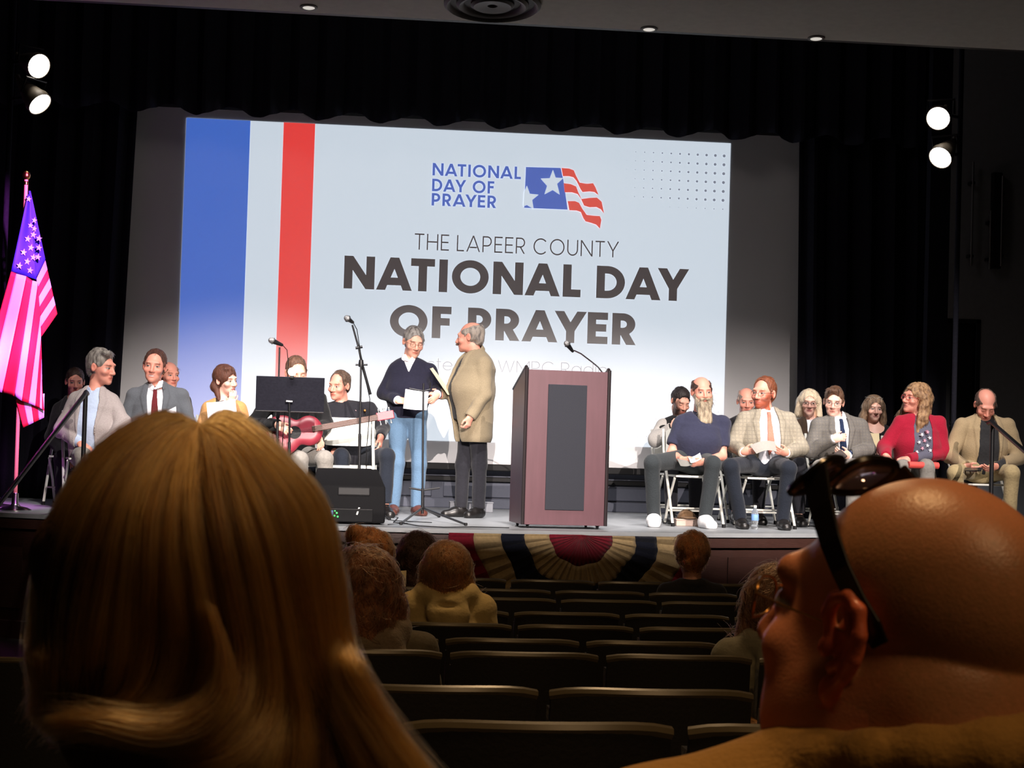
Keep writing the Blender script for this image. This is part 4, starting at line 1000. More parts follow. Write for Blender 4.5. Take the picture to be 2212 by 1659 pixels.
P5 = person('seated woman with brown gathered hair in tan cardigan holding a white sheet', 16.5, (487, 824), (482, 866), (446, 886), (522, 886), (434, 945), (470, 930, -0.28), (534, 945), (498, 872, -0.24),
    (482, 985), **seat_legs(482, 985, 1092), hr=(48, 2, -4), hs=1.06, female=True, skin=SKINP, face=dict(brow=srgb(90, 60, 44), lip=(0.5, 0.14, 0.14)), top='cardigan', topm=TANCARD, shirtm=FLORAL, pantsm=BLK, shoem=BLKLEATHER, girth=0.98, collar=False, lapel=False,
    wedge=([0, 0.1, 0.4, 0.62], [0.06, 0.06, 0.05, 0.05]), hdb=(0.25, -0.2, 1), pnb=(-0.3, 0.9, 0.2), hda=(0.5, -0.4, 0.3))
def bun(s, p):
    s.ell(p(0, 0.01, 0.045), V3(0.088, 0.105, 0.094)*1.06, P5['M'], k=0.02)
    s.ell(p(-0.055, 0.065, -0.04), (0.042, 0.045, 0.050), P5['M'], k=0.02); s.cone(p(-0.055, 0.05, -0.06), p(-0.07, 0.00, -0.15), 0.034, 0.016, k=0.02)
    s.ell(p(0.012, -0.115, -0.045), V3(0.074, 0.092, 0.130), P5['M'], k=0.008, op='sub')
    s.ell(p(0.082, -0.015, -0.02), V3(0.03, 0.024, 0.036), P5['M'], k=0.006, op='sub')
add_hair(P5, 'swept', (88, 54, 42), seed=7, extra=bun, var=0.3, length=0.1)
P6 = person('seated guitarist in black jacket and grey trousers behind the music stand', 16.2, (640, 806), (636, 848), (580, 868), (694, 866), (545, 918, -0.15), (600, 918, -0.62), (704, 915, -0.05), (686, 942, -0.34),
    (636, 985), (648, 992, -0.45), (652, 1095, -0.40), (702, 992, -0.45), (706, 1095, -0.40), hr=(16, 18, -4), hs=1.12, skin=SKIN, face=dict(brow=srgb(90, 60, 44), closed=True), top='jacket', topm=BLK, shirtm=BLK, pantsm=GREYTROU, shoem=BLKLEATHER, girth=1.05, collar=False,
    hda=(0.9, -0.2, -0.45), pna=(0, 0.9, -0.3), hdb=(0.3, -0.5, -0.6), pnb=(-0.4, 0.6, -0.6))
add_hair(P6, 'short', (86, 60, 46), seed=8, recede=0.3)
P7 = person('seated police officer in black uniform with short hair behind the empty white chair', 16.7, (733, 834), (738, 878), (698, 889), (804, 884), (692, 940), (722, 975, -0.25), (828, 925), (822, 945, -0.28),
    (758, 990), (738, 985, -0.40), (742, 1090, -0.40), (836, 985, -0.42), (832, 1090, -0.42), hr=(-34, 8, 4), hs=1.08, skin=SKINR, face=dict(brow=srgb(80, 56, 44), stub=0.15), top='uniform_shirt', topm=UNIFORM, pantsm=DKJEAN2, shoem=BLKLEATHER, girth=1.16, belly=0.03,
    hdb=(0.0, -0.3, -1), pnb=(-0.8, 0.3, 0), toeb=(0.3, -1))
for px_, py_, m_, w_ in ((768, 888, mat('silver_badge', srgb(220, 170, 170), rough=0.3, metal=0.5), 0.024), (788, 887, mat('gold_badge', srgb(200, 140, 70), rough=0.3, metal=0.5), 0.022), (808, 902, mat('shoulder_patch', srgb(170, 130, 50)), 0.030), (757, 900, mat('name_bar', srgb(150, 150, 150), rough=0.3, metal=0.6), 0.02)):
    c_ = on_y(px_, py_, 16.7-0.085)-P7['org']; q_ = MB(); q_.lathe([(w_*0.5, -0.02), (w_*0.5, 0.012), (w_*0.32, 0.020), (0.002, 0.022)], c=tuple(c_), n=12, M=Matrix.Rotation(math.pi/2, 3, 'X')); q_.build('badge', m_, P7['root'])
add_hair(P7, 'short', (84, 66, 54), seed=9, recede=0.6)
# ---- picture right group
P11 = person('seated bald man with a long grey beard in navy t-shirt and white trainers', 16.15, (1516, 848), (1513, 900), (1466, 916), (1566, 918), (1450, 980, -0.06), (1474, 993, -0.34), (1560, 985, -0.06), (1516, 998, -0.36),
    (1500, 995), (1408, 1000, -0.46), (1412, 1118, -0.34), (1540, 1002, -0.46), (1522, 1122, -0.38), hr=(4, 4, -2), hs=1.12, skin=SKINR, face=dict(brow=srgb(50, 36, 30)), top='t_shirt', topm=NAVYTEE, pantsm=DKJEAN, shoem=WHITESHOE, girth=1.12, sleeve=0.72, neckc=0.085,
    belly=0.03, hda=(0.55, -0.35, -0.25), hdb=(-0.6, -0.35, -0.2), pna=(0.3, 0.5, 0.7), pnb=(-0.3, 0.5, 0.7), toea=(-0.15, -1), toeb=(0.1, -1), collar=True, shoeq=1.28)
add_hair(P11, 'ring', (64, 46, 40), seed=10)
add_beard(P11, [((-0.060, -0.045, -0.02), (-0.045, -0.070, -0.08), 0.014, 0.022, 1.0), ((0.060, -0.045, -0.02), (0.045, -0.070, -0.08), 0.014, 0.022, 1.0), ((0, -0.085, -0.085), (0, -0.115, -0.225), 0.034, 0.026, 1.9), ((-0.03, -0.104, -0.047), (0.03, -0.104, -0.047), 0.011, 0.011, 1.0)], (128, 112, 92), grey=(176, 162, 138), seed=3)
P10 = person('seated young dark haired man in dark vest with grey sleeves and hands at his chin', 16.9, (1470, 868), (1472, 908), (1436, 922), (1508, 922), (1416, 950, -0.12), (1452, 925, -0.22), (1528, 955, -0.10), (1482, 925, -0.22),
    (1472, 1000), **seat_legs(1476, 995, 1108), hr=(14, 24, 2), hs=1.02, skin=SKIN, face=dict(brow=srgb(30, 22, 20), closed=True, beard=srgb(60, 40, 34)), top='vest', topm=BLK, shirtm=GREYKNIT, pantsm=BLKTROU, shoem=BLKLEATHER, collar=True, lapel=False,
    hda=(0.5, -0.1, 0.8), pna=(0.7, 0.6, 0), hdb=(-0.5, -0.1, 0.8), pnb=(-0.7, 0.6, 0), curla=1.0, curlb=1.0)
for el, wr, sh in (((1416, 950, -0.12), (1452, 925, -0.22), (1434, 922)), ((1528, 955, -0.10), (1482, 925, -0.22), (1510, 922))):
    j = [on_y(t[0], t[1], 16.9+(t[2] if len(t) > 2 else 0)) for t in (sh, el, wr)]
    a_ = SDF(np.min(j, 0)-0.1, np.max(j, 0)+0.1, 0.008); a_.cone(j[0], j[1], 0.079, 0.067, k=0.02); a_.cone(j[1], j[2], 0.067, 0.054, k=0.03, cut=0.0); a_.noise(0.005, 40, 3)
    a_.obj('sleeve', GREYKNIT, P10['root'], P10['org'])
add_hair(P10, 'short', (30, 24, 24), seed=11)
P13 = person('seated red bearded man with glasses in tan plaid blazer and salmon tie', 16.2, (1650, 851), (1655, 893), (1602, 908), (1708, 910), (1584, 962, -0.05), (1606, 976, -0.30), (1732, 968, -0.05), (1700, 978, -0.30),
    (1652, 1000), (1578, 1008, -0.46), (1600, 1124, -0.36), (1704, 1012, -0.46), (1690, 1128, -0.38), hr=(-42, 2, 3), hs=1.2, skin=SKINR, face=dict(brow=srgb(140, 80, 50), beard=srgb(150, 70, 44)), top='blazer', topm=PLAIDTAN, shirtm=WSHIRT, tiem=TIE2, pantsm=DKJEAN2, shoem=BLKLEATHER, girth=1.18,
    wedge=([0, 0.1, 0.42, 0.62], [0.065, 0.09, 0.095, 0.10]), belly=0.03, cuffm=WSHIRT, hda=(0.75, -0.35, 0.1), hdb=(-0.75, -0.35, 0.1), pna=(0.1, 0.7, 0.5), pnb=(-0.1, 0.7, 0.5))
add_hair(P13, 'short', (112, 62, 40), seed=12, recede=0.5)
glasses(P13['C'], P13['M'], P13['q'], P13['root'], P13['org'])
P12 = person('seated bald man mostly hidden behind the red bearded man', 17.2, (1612, 868), (1614, 906), (1578, 922), (1650, 922), (1570, 965), (1596, 995, -0.2), (1658, 965), (1632, 995, -0.2),
    (1614, 1000), **seat_legs(1614, 1000, 1104), hr=(-6, 10, 0), hs=1.05, skin=SKINR, face=dict(brow=srgb(100, 70, 60)), top='jacket', topm=DKJACKET, shirtm=BLK, pantsm=BLKTROU, shoem=BLKLEATHER, collar=False)
add_hair(P12, 'ring', (150, 130, 120), seed=13)
P15 = person('seated young man with glasses in grey tweed blazer and navy tie holding a book', 16.3, (1801, 870), (1810, 908), (1762, 922), (1862, 922), (1750, 975, -0.05), (1800, 948, -0.24), (1878, 972, -0.05), (1832, 984, -0.30),
    (1812, 1005), (1772, 1010, -0.46), (1784, 1115, -0.38), (1846, 1010, -0.46), (1840, 1122, -0.38), hr=(-18, 8, 5), hs=1.08, skin=SKINP, face=dict(brow=srgb(60, 44, 38)), top='blazer', topm=GREYTWEED, shirtm=WSHIRT, tiem=TIE3, pantsm=GREYTROU, shoem=BLKLEATHER, girth=1.12,
    wedge=([0, 0.1, 0.36, 0.62], [0.055, 0.065, 0.03, 0.05]), cuffm=WSHIRT, hda=(1, -0.15, 0.2), pna=(0, 0.9, -0.2), hdb=(-0.8, -0.3, 0.15), pnb=(0, 0.7, 0.5))
add_hair(P15, 'swept', (88, 62, 46), seed=14)
glasses(P15['C'], P15['M'], P15['q'], P15['root'], P15['org'])
P14 = person('seated blond woman with dark glasses in dark jacket behind the man in grey tweed blazer', 17.0, (1748, 872), (1750, 910), (1716, 928), (1786, 928), (1706, 975), (1732, 1000, -0.2), (1796, 975), (1768, 1000, -0.2),
    (1752, 1005), **seat_legs(1752, 1005, 1112), hr=(-12, 2, 2), hs=1.04, female=True, skin=SKINP, face=dict(brow=srgb(150, 120, 96), lip=(0.45, 0.13, 0.13)), top='jacket', topm=cloth('brown_dark_jacket', (60, 46, 36)), shirtm=WSHIRT, pantsm=BLKTROU, shoem=BLKLEATHER, collar=False)
add_hair(P14, 'long', (214, 196, 168), seed=15, length=0.1, var=0.2)
glasses(P14['C'], P14['M'], P14['q'], P14['root'], P14['org'], r=0.0018)
P16 = person('seated woman in black top with glasses pushed up on her brown hair', 17.0, (1888, 884), (1888, 922), (1858, 938), (1922, 938), (1850, 985), (1882, 974, -0.31), (1932, 985), (1904, 990, -0.25),
    (1890, 1010), **seat_legs(1890, 1010, 1114), hr=(-4, 4, 2), hs=1.0, female=True, skin=SKINP, face=dict(brow=srgb(110, 80, 60), lip=(0.5, 0.18, 0.17)), top='top', topm=BLK, pantsm=BLKTROU, shoem=BLKLEATHER, collar=False, neckc=0.095, girth=0.95)
add_hair(P16, 'long', (104, 80, 62), grey=(140, 116, 92), seed=16, length=0.12, extra=lambda s, p: [s.cone(p(sx*0.088, 0.012, -0.06), p(sx*0.105, 0.0, -0.17), 0.030, 0.022, k=0.03) for sx in (-1, 1)])
glasses(P16['C']+P16['M']@V3(0, 0.045, 0.098), P16['M'], P16['q'], P16['root'], P16['org'], m=mat('pale_spectacle_frame', srgb(190, 186, 176), rough=0.3), name='glasses')
P17 = person('seated woman with long wavy hair in red cardigan over a grey star print top', 16.2, (1978, 862), (1986, 902), (1940, 916, -0.02), (2032, 918), (1910, 968, -0.05), (1914, 985, -0.28), (2036, 978, -0.05), (1962, 992, -0.32),
    (1974, 1008), **seat_legs(1976, 1010, 1120), hr=(-66, -4, 8), hs=1.16, female=True, skin=SKINR, face=dict(brow=srgb(120, 86, 66), lip=(0.5, 0.16, 0.15)), top='cardigan', topm=REDCARD, shirtm=STARTOP, pantsm=GREYTROU, shoem=BLKLEATHER, girth=1.08, collar=False, lapel=False,
    wedge=([0, 0.1, 0.4, 0.62], [0.06, 0.085, 0.085, 0.085]), hda=(0.4, -0.4, -0.5), hdb=(-0.85, -0.3, -0.2), pnb=(0, 0.6, -0.7), belly=0.03)
def wavy(s, p):
    for sx in (-1, 1):
        s.cone(p(sx*0.085, 0.03, 0.0), p(sx*0.105, 0.0, -0.14), 0.042, 0.046, k=0.03); s.cone(p(sx*0.110, 0.0, -0.14), p(sx*0.112, -0.04, -0.29), 0.050, 0.024, k=0.03)
    s.cone(p(0, 0.085, 0.0), p(0, 0.10, -0.26), 0.07, 0.085, k=0.04); s.noise(0.009, 70, 5); s.noise(0.004, 150, 6)
add_hair(P17, 'long', (132, 98, 70), grey=(166, 132, 96), seed=17, length=0.26, extra=wavy)
glasses(P17['C'], P17['M'], P17['q'], P17['root'], P17['org'], m=mat('red_spectacle_frame', srgb(170, 40, 50), rough=0.3), r=0.0018)
# stars on her top: small raised prints
P18 = person('seated balding man in tan wool blazer over black shirt looking down at a small device', 16.2, (2128, 876), (2126, 908, 0.04), (2072, 922), (2182, 924), (2052, 985, -0.05), (2086, 1008, -0.34), (2200, 990, -0.05), (2150, 1008, -0.36),
    (2122, 1015), (2064, 1022, -0.46), (2072, 1128, -0.36), (2186, 1022, -0.46), (2180, 1115, -0.40), hr=(-6, 34, 2), hs=1.14, skin=SKINR, face=dict(brow=srgb(80, 60, 52), closed=True), top='blazer', topm=TANCOAT, shirtm=CHAR, pantsm=KHAKI, shoem=BROWNLEATHER, girth=1.18,
    wedge=([0, 0.1, 0.42, 0.62], [0.06, 0.085, 0.10, 0.10]), hda=(0.6, -0.35, -0.2), hdb=(-0.6, -0.35, -0.2), pna=(0.4, 0.5, 0.6), pnb=(-0.4, 0.5, 0.6), hy=-0.03)
add_hair(P18, 'ring', (88, 66, 56), seed=18)
# ================================================================ STAGE PROPS
def face_cam(v): pass
# ---- white folding chairs
def make_chair(label):
    r = empty('folding_chair', (0, 0, 0), 0, label, 'chair', 'white folding chairs on the stage')
    q = MB(); W, D = 0.20, 0.20
    n = 10; vs = []
    for zz in (0.445, 0.430):
        for i in range(n+1):
            for j in range(n+1):
                x = -W+2*W*i/n; y = -D+2*D*j/n; dip = -0.010*(1-(x/W)**2)*(1-(y/D)**2); rnd = 0.02*max(0, (abs(x)/W+abs(y)/D)-1.6)
                vs.append((x*(1-rnd), y*(1-rnd), zz+dip))
    S1 = n+1; top = lambda i, j: i*S1+j; bot = lambda i, j: S1*S1+i*S1+j; fs = []
    for i in range(n):
        for j in range(n): fs += [(top(i, j), top(i+1, j), top(i+1, j+1), top(i, j+1)), (bot(i, j), bot(i, j+1), bot(i+1, j+1), bot(i+1, j))]
    for i in range(n): fs += [(top(i, 0), bot(i, 0), bot(i+1, 0), top(i+1, 0)), (top(i, n), top(i+1, n), bot(i+1, n), bot(i, n)), (top(0, i), top(0, i+1), bot(0, i+1), bot(0, i)), (top(n, i), bot(n, i), bot(n, i+1), top(n, i+1))]
    q.add(vs, fs); q.build('seat', M_WHITEMETAL, r, smooth=True)
    q = MB(); vs = []; m_ = 14
    for dz in (0, 1):
        for i in range(m_+1):
            x = -0.205+0.41*i/m_; y = 0.285+0.02*(1-(x/0.205)**2)+0.014*dz
            c_ = 0.03*max(0, abs(x)/0.205-0.8)/0.2
            for z in (0.615+c_*0.4, 0.70, 0.80, 0.86-c_): vs.append((x, y+(z-0.6)*0.12, z))
    row = (m_+1)*4; fs = []
    for i in range(m_):
        for k in range(3):
            a = i*4+k; fs += [(a, a+4, a+5, a+1), (row+a, row+a+1, row+a+5, row+a+4)]
        a = i*4; fs += [(a, row+a, row+a+4, a+4), (a+3, a+7, row+a+7, row+a+3)]
    for k in range(3): fs += [(k, k+1, row+k+1, row+k), (m_*4+k, row+m_*4+k, row+m_*4+k+1, m_*4+k+1)]
    q.add(vs, fs); q.build('backrest', M_WHITEMETAL, r, smooth=True)
    for sx in (-1, 1):
        q = MB(); q.tube([(sx*0.225, 0.335, 0.85), (sx*0.225, 0.29, 0.66), (sx*0.225, 0.10, 0.44), (sx*0.225, -0.245, 0.014)], 0.0125, 8); lg = q.build('leg', M_WHITEMETAL, r, smooth=True)
        q = MB(); q.lathe([(0.013, -0.001), (0.017, 0.0), (0.017, 0.028), (0.013, 0.03)], c=(sx*0.225, -0.247, 0.001), n=10); q.build('foot_cap', M_BLACK, lg)
        q = MB(); q.tube([(sx*0.20, -0.15, 0.42), (sx*0.20, 0.10, 0.22), (sx*0.20, 0.27, 0.014)], 0.0115, 8); lg = q.build('leg', M_WHITEMETAL, r, smooth=True)
        q = MB(); q.lathe([(0.012, -0.001), (0.016, 0.0), (0.016, 0.028), (0.012, 0.03)], c=(sx*0.20, 0.272, 0.001), n=10); q.build('foot_cap', M_BLACK, lg)
    q = MB(); q.tube([(-0.225, -0.13, 0.157), (0.225, -0.13, 0.157)], 0.009, 6); q.build('crossbar', M_WHITEMETAL, r, smooth=True)
    q = MB(); q.tube([(-0.20, 0.18, 0.125), (0.20, 0.18, 0.125)], 0.009, 6); q.build('crossbar', M_WHITEMETAL, r, smooth=True)
    return r
def setchair(c, x, y, rz, label): c.location = (x, y, ST); c.rotation_euler = (0, 0, rz); c['label'] = label; return c
ch0 = make_chair('x')
spots = [(P2, 0.2, 'white folding chair under the grey haired man in pale beige blazer'), (P1, 0.0, 'white folding chair under the half hidden man in dark jacket at left'), (P3, 0.0, 'white folding chair under the laughing man in grey suit'),
         (P4, 0.0, 'white folding chair under the hidden bald man behind the grey suit'), (P5, 0.1, 'white folding chair under the woman in tan cardigan'), (P6, 0.0, 'white folding chair under the guitarist'), (P7, 0.0, 'white folding chair the police officer sits on'),
         (P11, 0.0, 'white folding chair under the man with the long grey beard'), (P10, 0.0, 'white folding chair under the young man in dark vest'), (P13, 0.0, 'white folding chair under the red bearded man in plaid blazer'), (P12, 0.0, 'white folding chair under the bald man behind the red bearded man'),
         (P15, 0.0, 'white folding chair under the young man in grey tweed blazer'), (P14, 0.0, 'white folding chair under the blond woman with dark glasses'), (P16, 0.0, 'white folding chair under the woman in black top'), (P17, -0.1, 'white folding chair under the woman in red cardigan'), (P18, 0.0, 'white folding chair under the man in tan wool blazer')]
for i, (pp, rz, lab) in enumerate(spots):
    c = ch0 if i == 0 else copy_tree(ch0); o = pp['org']; setchair(c, o[0], o[1]+0.0, rz, lab)
pe = on_y(752, 1010, 15.75); setchair(copy_tree(ch0), pe[0], 15.95, 0.03, 'empty white folding chair behind the black floor speaker')
# ---- lectern
M_MAHOG = mat('mahogany_laminate', srgb(92, 62, 69), rough=0.35, bump=0.04, scale=6, var=0.18, stretch=(4, 4, 0.6), spec=0.4)
M_GRILLE = mat('speaker_cloth', srgb(44, 46, 54), rough=0.95, bump=0.4, scale=260, var=0.2)
M_EDGE = mat('dark_edge_strip', srgb(40, 34, 36), rough=0.3, var=0.1)
YP = 14.92
pA, pB = on_y(1125, 1138, YP), on_y(1311, 1143, YP); pT = on_y(1318, 812, YP)
lc = (pA+pB)/2; WP = pB[0]-pA[0]; HP = pT[2]-ST+0.03; wheel = 0.03
lec = empty('lectern', (lc[0], YP, ST), R_(5.5), 'mahogany lectern with dark speaker cloth panel standing at centre stage', 'lectern')
DP = 0.52; z0 = wheel
q = MB(); q.box((0, 0.012, (z0+HP)/2), (WP-0.03, 0.024, HP-z0)); q.build('front_panel', M_MAHOG, lec, bevel=0.003)
for sx in (-1, 1):
    q = MB(); x = sx*(WP/2-0.012)
    poly = [(0.0, z0), (DP, z0), (DP, HP-0.155), (0.03, HP+0.012), (0.0, HP+0.012)]
    n = len(poly); vs = [(x-0.012, y, z) for y, z in poly]+[(x+0.012, y, z) for y, z in poly]
    q.add(vs, [tuple(range(n)), tuple(range(2*n-1, n-1, -1))]+[(i, i+n, (i+1) % n+n, (i+1) % n) for i in range(n)])
    q.build('side_panel', M_MAHOG, lec, bevel=0.003)
    q = MB(); q.tube([(x+sx*0.004, -0.004, z0), (x+sx*0.004, -0.004, HP+0.015), (x+sx*0.004, 0.03, HP+0.022), (x+sx*0.004, DP, HP-0.148)], 0.015, 8); q.build('edge_strip', M_EDGE, lec, smooth=True)
q = MB(); q.box((0, DP/2, HP-0.10), (WP-0.05, DP*0.96, 0.022), Matrix.Rotation(-0.31, 3, 'X')); q.build('reading_top', M_MAHOG, lec, bevel=0.003)
q = MB(); q.box((0, DP/2, z0+0.02), (WP-0.05, DP-0.03, 0.02)); q.build('base_shelf', M_MAHOG, lec)
q = MB(); q.box((0, DP/2, 0.60), (WP-0.05, DP-0.05, 0.02)); q.build('shelf', M_MAHOG, lec)
gx0 = (on_y(1184, 828, YP)[0]-lc[0]); gx1 = (on_y(1269, 832, YP)[0]-lc[0]); gz1 = on_y(1186, 830, YP)[2]-ST; gz0 = on_y(1177, 1101, YP)[2]-ST
q = MB(); q.box(((gx0+gx1)/2, -0.003, (gz0+gz1)/2), (gx1-gx0, 0.016, gz1-gz0)); g_ = q.build('speaker_panel', M_GRILLE, lec, bevel=0.004)
for (x, y) in ((-WP/2+0.06, 0.06), (WP/2-0.06, 0.06), (-WP/2+0.06, DP-0.06), (WP/2-0.06, DP-0.06), (-0.05, 0.05)):
    if x == -0.05: continue
    q = MB(); q.lathe([(0.008, -0.011), (0.0165, -0.008), (0.0165, 0.008), (0.008, 0.011)], c=(x, y, 0.0165), n=14, M=Matrix.Rotation(math.pi/2, 3, 'Y'))
    q.box((x, y, 0.03), (0.03, 0.03, 0.012)); q.build('caster', M_BLACK, lec)
# gooseneck microphone on the lectern
M_MESH = mat('microphone_mesh', srgb(150, 150, 152), rough=0.35, metal=0.8, bump=0.5, scale=400, var=0.2)
gb = on_y(1302, 806, YP+0.12); g1 = on_y(1280, 783, YP+0.14); g2 = on_y(1255, 764, YP+0.10); g3 = on_y(1240, 757, YP+0.05)
gm = empty('lectern_microphone', tuple(gb), 0, 'black gooseneck microphone curving up from the right of the lectern', 'microphone')
rel = lambda p: tuple(np.array(p)-gb)
q = MB(); q.lathe([(0.03, -0.07), (0.03, -0.05), (0.012, -0.03), (0.010, 0.0)], n=14); q.build('base', M_BLACK, gm, smooth=True)
q = MB(); q.tube([(0, 0, -0.03), (0, 0, 0), rel((gb+g1)/2+np.array([0.004, 0, 0.006])), rel(g1), rel(g2), rel(g3)], 0.006, 8); q.build('gooseneck', M_CHROME, gm, smooth=True)
def microphone(parent, tip, tail, r=0.026):
    """hand-held style microphone from the ball (tip) to the cable end (tail), parent-local"""
    t, e = np.array(tip), np.array(tail); d = unit(e-t); L_ = np.linalg.norm(e-t)
    Mq = Vector(d).to_track_quat('Z', 'Y').to_matrix()
    q = MB(); q.lathe([(0.03*r/0.026, L_*0.30), (r*0.86, L_*0.33), (r*0.52, L_*0.92), (r*0.40, L_)], c=tuple(t), n=14, M=Mq); q.build('handle', M_BLKMETAL, parent, smooth=True)
    q = MB(); q.lathe([(r*0.05, -r*0.15)]+[(r*math.sin(a), r-r*math.cos(a)*1.15) for a in np.linspace(0.35, 2.3, 9)]+[(r*0.9, L_*0.31)], c=tuple(t), n=14, M=Mq); hd = q.build('ball_grille', M_MESH, parent, smooth=True)
    return hd
microphone(gm, rel(on_y(1221, 738, YP+0.0)), rel(on_y(1238, 760, YP+0.05)), 0.024)
# ---- microphone stands
def cable(pts, name='cable', parent=None, r=0.004):
    q = MB(); q.tube(pts, r, 6); return q.build(name, M_BLACK, parent, smooth=True)
def ms(px, py, Y): return on_y(px, py, Y)
# straight stand behind the music stand
Y1 = 15.45; b0 = on_z(598, 1128, ST); b0 = np.array([on_y(601, 1000, Y1)[0]-0.01, Y1, ST]); st = empty('microphone_stand', tuple(b0), 0, 'straight microphone stand behind the music stand with its microphone tilted left', 'microphone stand', 'microphone stands')
rb = lambda p: tuple(np.array(p)-b0)
top = ms(604, 750, Y1)
q = MB(); q.lathe([(0.14, 0.0), (0.14, 0.012), (0.12, 0.024), (0.03, 0.034), (0.02, 0.05)], n=28); q.build('round_base', M_BLKMETAL, st, smooth=True)
q = MB(); q.tube([(0, 0, 0.03), rb((b0+(top-b0)*0.6))], 0.012, 10); q.build('lower_tube', M_BLKMETAL, st, smooth=True)
q = MB(); q.tube([rb(b0+(top-b0)*0.6), rb(top)], 0.008, 10); q.build('upper_tube', M_BLKMETAL, st, smooth=True)
q = MB(); q.lathe([(0.016, -0.02), (0.018, 0.0), (0.016, 0.03), (0.01, 0.035)], c=rb(b0+(top-b0)*0.6), n=12); q.build('clutch', M_BLKMETAL, st, smooth=True)
microphone(st, rb(ms(581, 733, Y1-0.04)), rb(ms(611, 746, Y1)), 0.026)
cable([rb(ms(611, 746, Y1)), rb(ms(620, 756, Y1)), rb(ms(623, 785, Y1)), rb(ms(618, 850, Y1+0.02)), rb(ms(610, 960, Y1+0.02)), (0.03, 0.02, 0.3), (0.05, 0.03, 0.03), (0.2, 0.05, 0.008)], parent=st)
# boom stand
def tripod(parent, c, r, h, n=3, a0=0.3, rad=0.008, m=None):
    m = m or M_BLKMETAL; c = np.array(c)
    for k in range(n):
        a = a0+2*math.pi*k/n; e = c+np.array([r*math.cos(a), r*math.sin(a), 0.010-c[2]])
        q = MB(); q.tube([tuple(c), tuple(e)], rad, 8); lg = q.build('leg', m, parent, smooth=True)
        q = MB(); q.lathe([(0.009, -0.009), (0.014, -0.006), (0.014, 0.010), (0.009, 0.012)], c=tuple(e), n=10); q.build('rubber_foot', M_BLACK, lg)
Y2 = 15.55; p0 = np.array([on_y(778, 1000, Y2)[0], Y2, ST]); bm_ = empty('microphone_stand', tuple(p0), 0, 'tall boom microphone stand with slanted arm beside the standing man in navy', 'microphone stand', 'microphone stands')
rb = lambda p: tuple(np.array(p)-p0)
piv = ms(780, 785, Y2)
q = MB(); q.tube([(0, 0, 0.12), rb(p0+(piv-p0)*0.55)], 0.013, 10); q.build('lower_tube', M_BLKMETAL, bm_, smooth=True)
q = MB(); q.tube([rb(p0+(piv-p0)*0.55), rb(piv)], 0.009, 10); q.build('upper_tube', M_BLKMETAL, bm_, smooth=True)
q = MB(); q.lathe([(0.02, -0.03), (0.022, 0.0), (0.018, 0.03)], c=rb(piv), n=12); q.tube([rb(ms(768, 788, Y2)), rb(ms(794, 788, Y2))], 0.008, 8); q.build('pivot_clamp', M_BLKMETAL, bm_, smooth=True)
q = MB(); q.tube([rb(ms(761, 702, Y2-0.02)), rb(ms(775, 752, Y2)), rb(ms(783, 790, Y2)), rb(ms(800, 852, Y2+0.04))], [0.008, 0.009, 0.012, 0.013], 10); q.build('boom_arm', M_BLKMETAL, bm_, smooth=True)
q = MB(); q.tube([rb(ms(768, 752, Y2)), rb(ms(783, 749, Y2))], 0.012, 8); q.build('arm_clutch', M_BLKMETAL, bm_, smooth=True)
microphone(bm_, rb(ms(746, 685, Y2-0.08)), rb(ms(763, 697, Y2)), 0.026)
cable([rb(ms(763, 697, Y2)), rb(ms(771, 712, Y2)), rb(ms(777, 750, Y2-0.02)), rb(ms(785, 800, Y2-0.02)), rb(ms(799, 862, Y2)), rb(ms(797, 910, Y2)), (0.05, 0, 0.6), (0.06, -0.02, 0.05), (0.3, -0.1, 0.008), (0.6, -0.25, 0.008)], parent=bm_)
tripod(bm_, (0, 0, 0.16), 0.30, 0.16, a0=0.5)
# short stand with sheet holder in front of the two men
p0 = on_z(912, 1122, ST); Y3 = p0[1]; sh = empty('sheet_stand', tuple(p0), 0, 'thin black tripod stand with crossbar in front of the standing man in navy', 'stand')
rb = lambda p: tuple(np.array(p)-p0); topx = ms(915, 828, Y3)
q = MB(); q.tube([(0, 0, 0.05), rb(ms(913, 1055, Y3))], 0.013, 10); q.build('lower_tube', M_BLKMETAL, sh, smooth=True)
q = MB(); q.tube([rb(ms(913, 1055, Y3)), rb(ms(914.5, 850, Y3)), rb(topx)], 0.009, 10); q.build('upper_tube', M_BLKMETAL, sh, smooth=True)
q = MB(); q.tube([rb(ms(884, 1054, Y3)), rb(ms(913, 1059, Y3)), rb(ms(950, 1054, Y3))], 0.009, 8); q.build('crossbar', M_BLKMETAL, sh, smooth=True)
q = MB(); q.tube([rb(ms(884, 839, Y3)), rb(ms(900, 842, Y3)), rb(ms(915, 845, Y3)), rb(ms(930, 841, Y3))], 0.007, 8); q.tube([rb(ms(928, 842, Y3)), rb(ms(930, 826, Y3))], 0.006, 8); q.build('holder_arm', M_BLKMETAL, sh, smooth=True)
for px, py in ((866, 1134), (1006, 1136), (948, 1118)):
    e = on_z(px, py, ST); q = MB(); q.tube([(0, 0, 0.10), (rb(e)[0], rb(e)[1], 0.012)], 0.010, 8); lg = q.build('leg', M_BLKMETAL, sh, smooth=True)
    q = MB(); q.lathe([(0.008, -0.012), (0.014, -0.008), (0.014, 0.010), (0.008, 0.012)], c=(rb(e)[0], rb(e)[1], 0.013), n=10); q.build('rubber_foot', M_BLACK, lg)
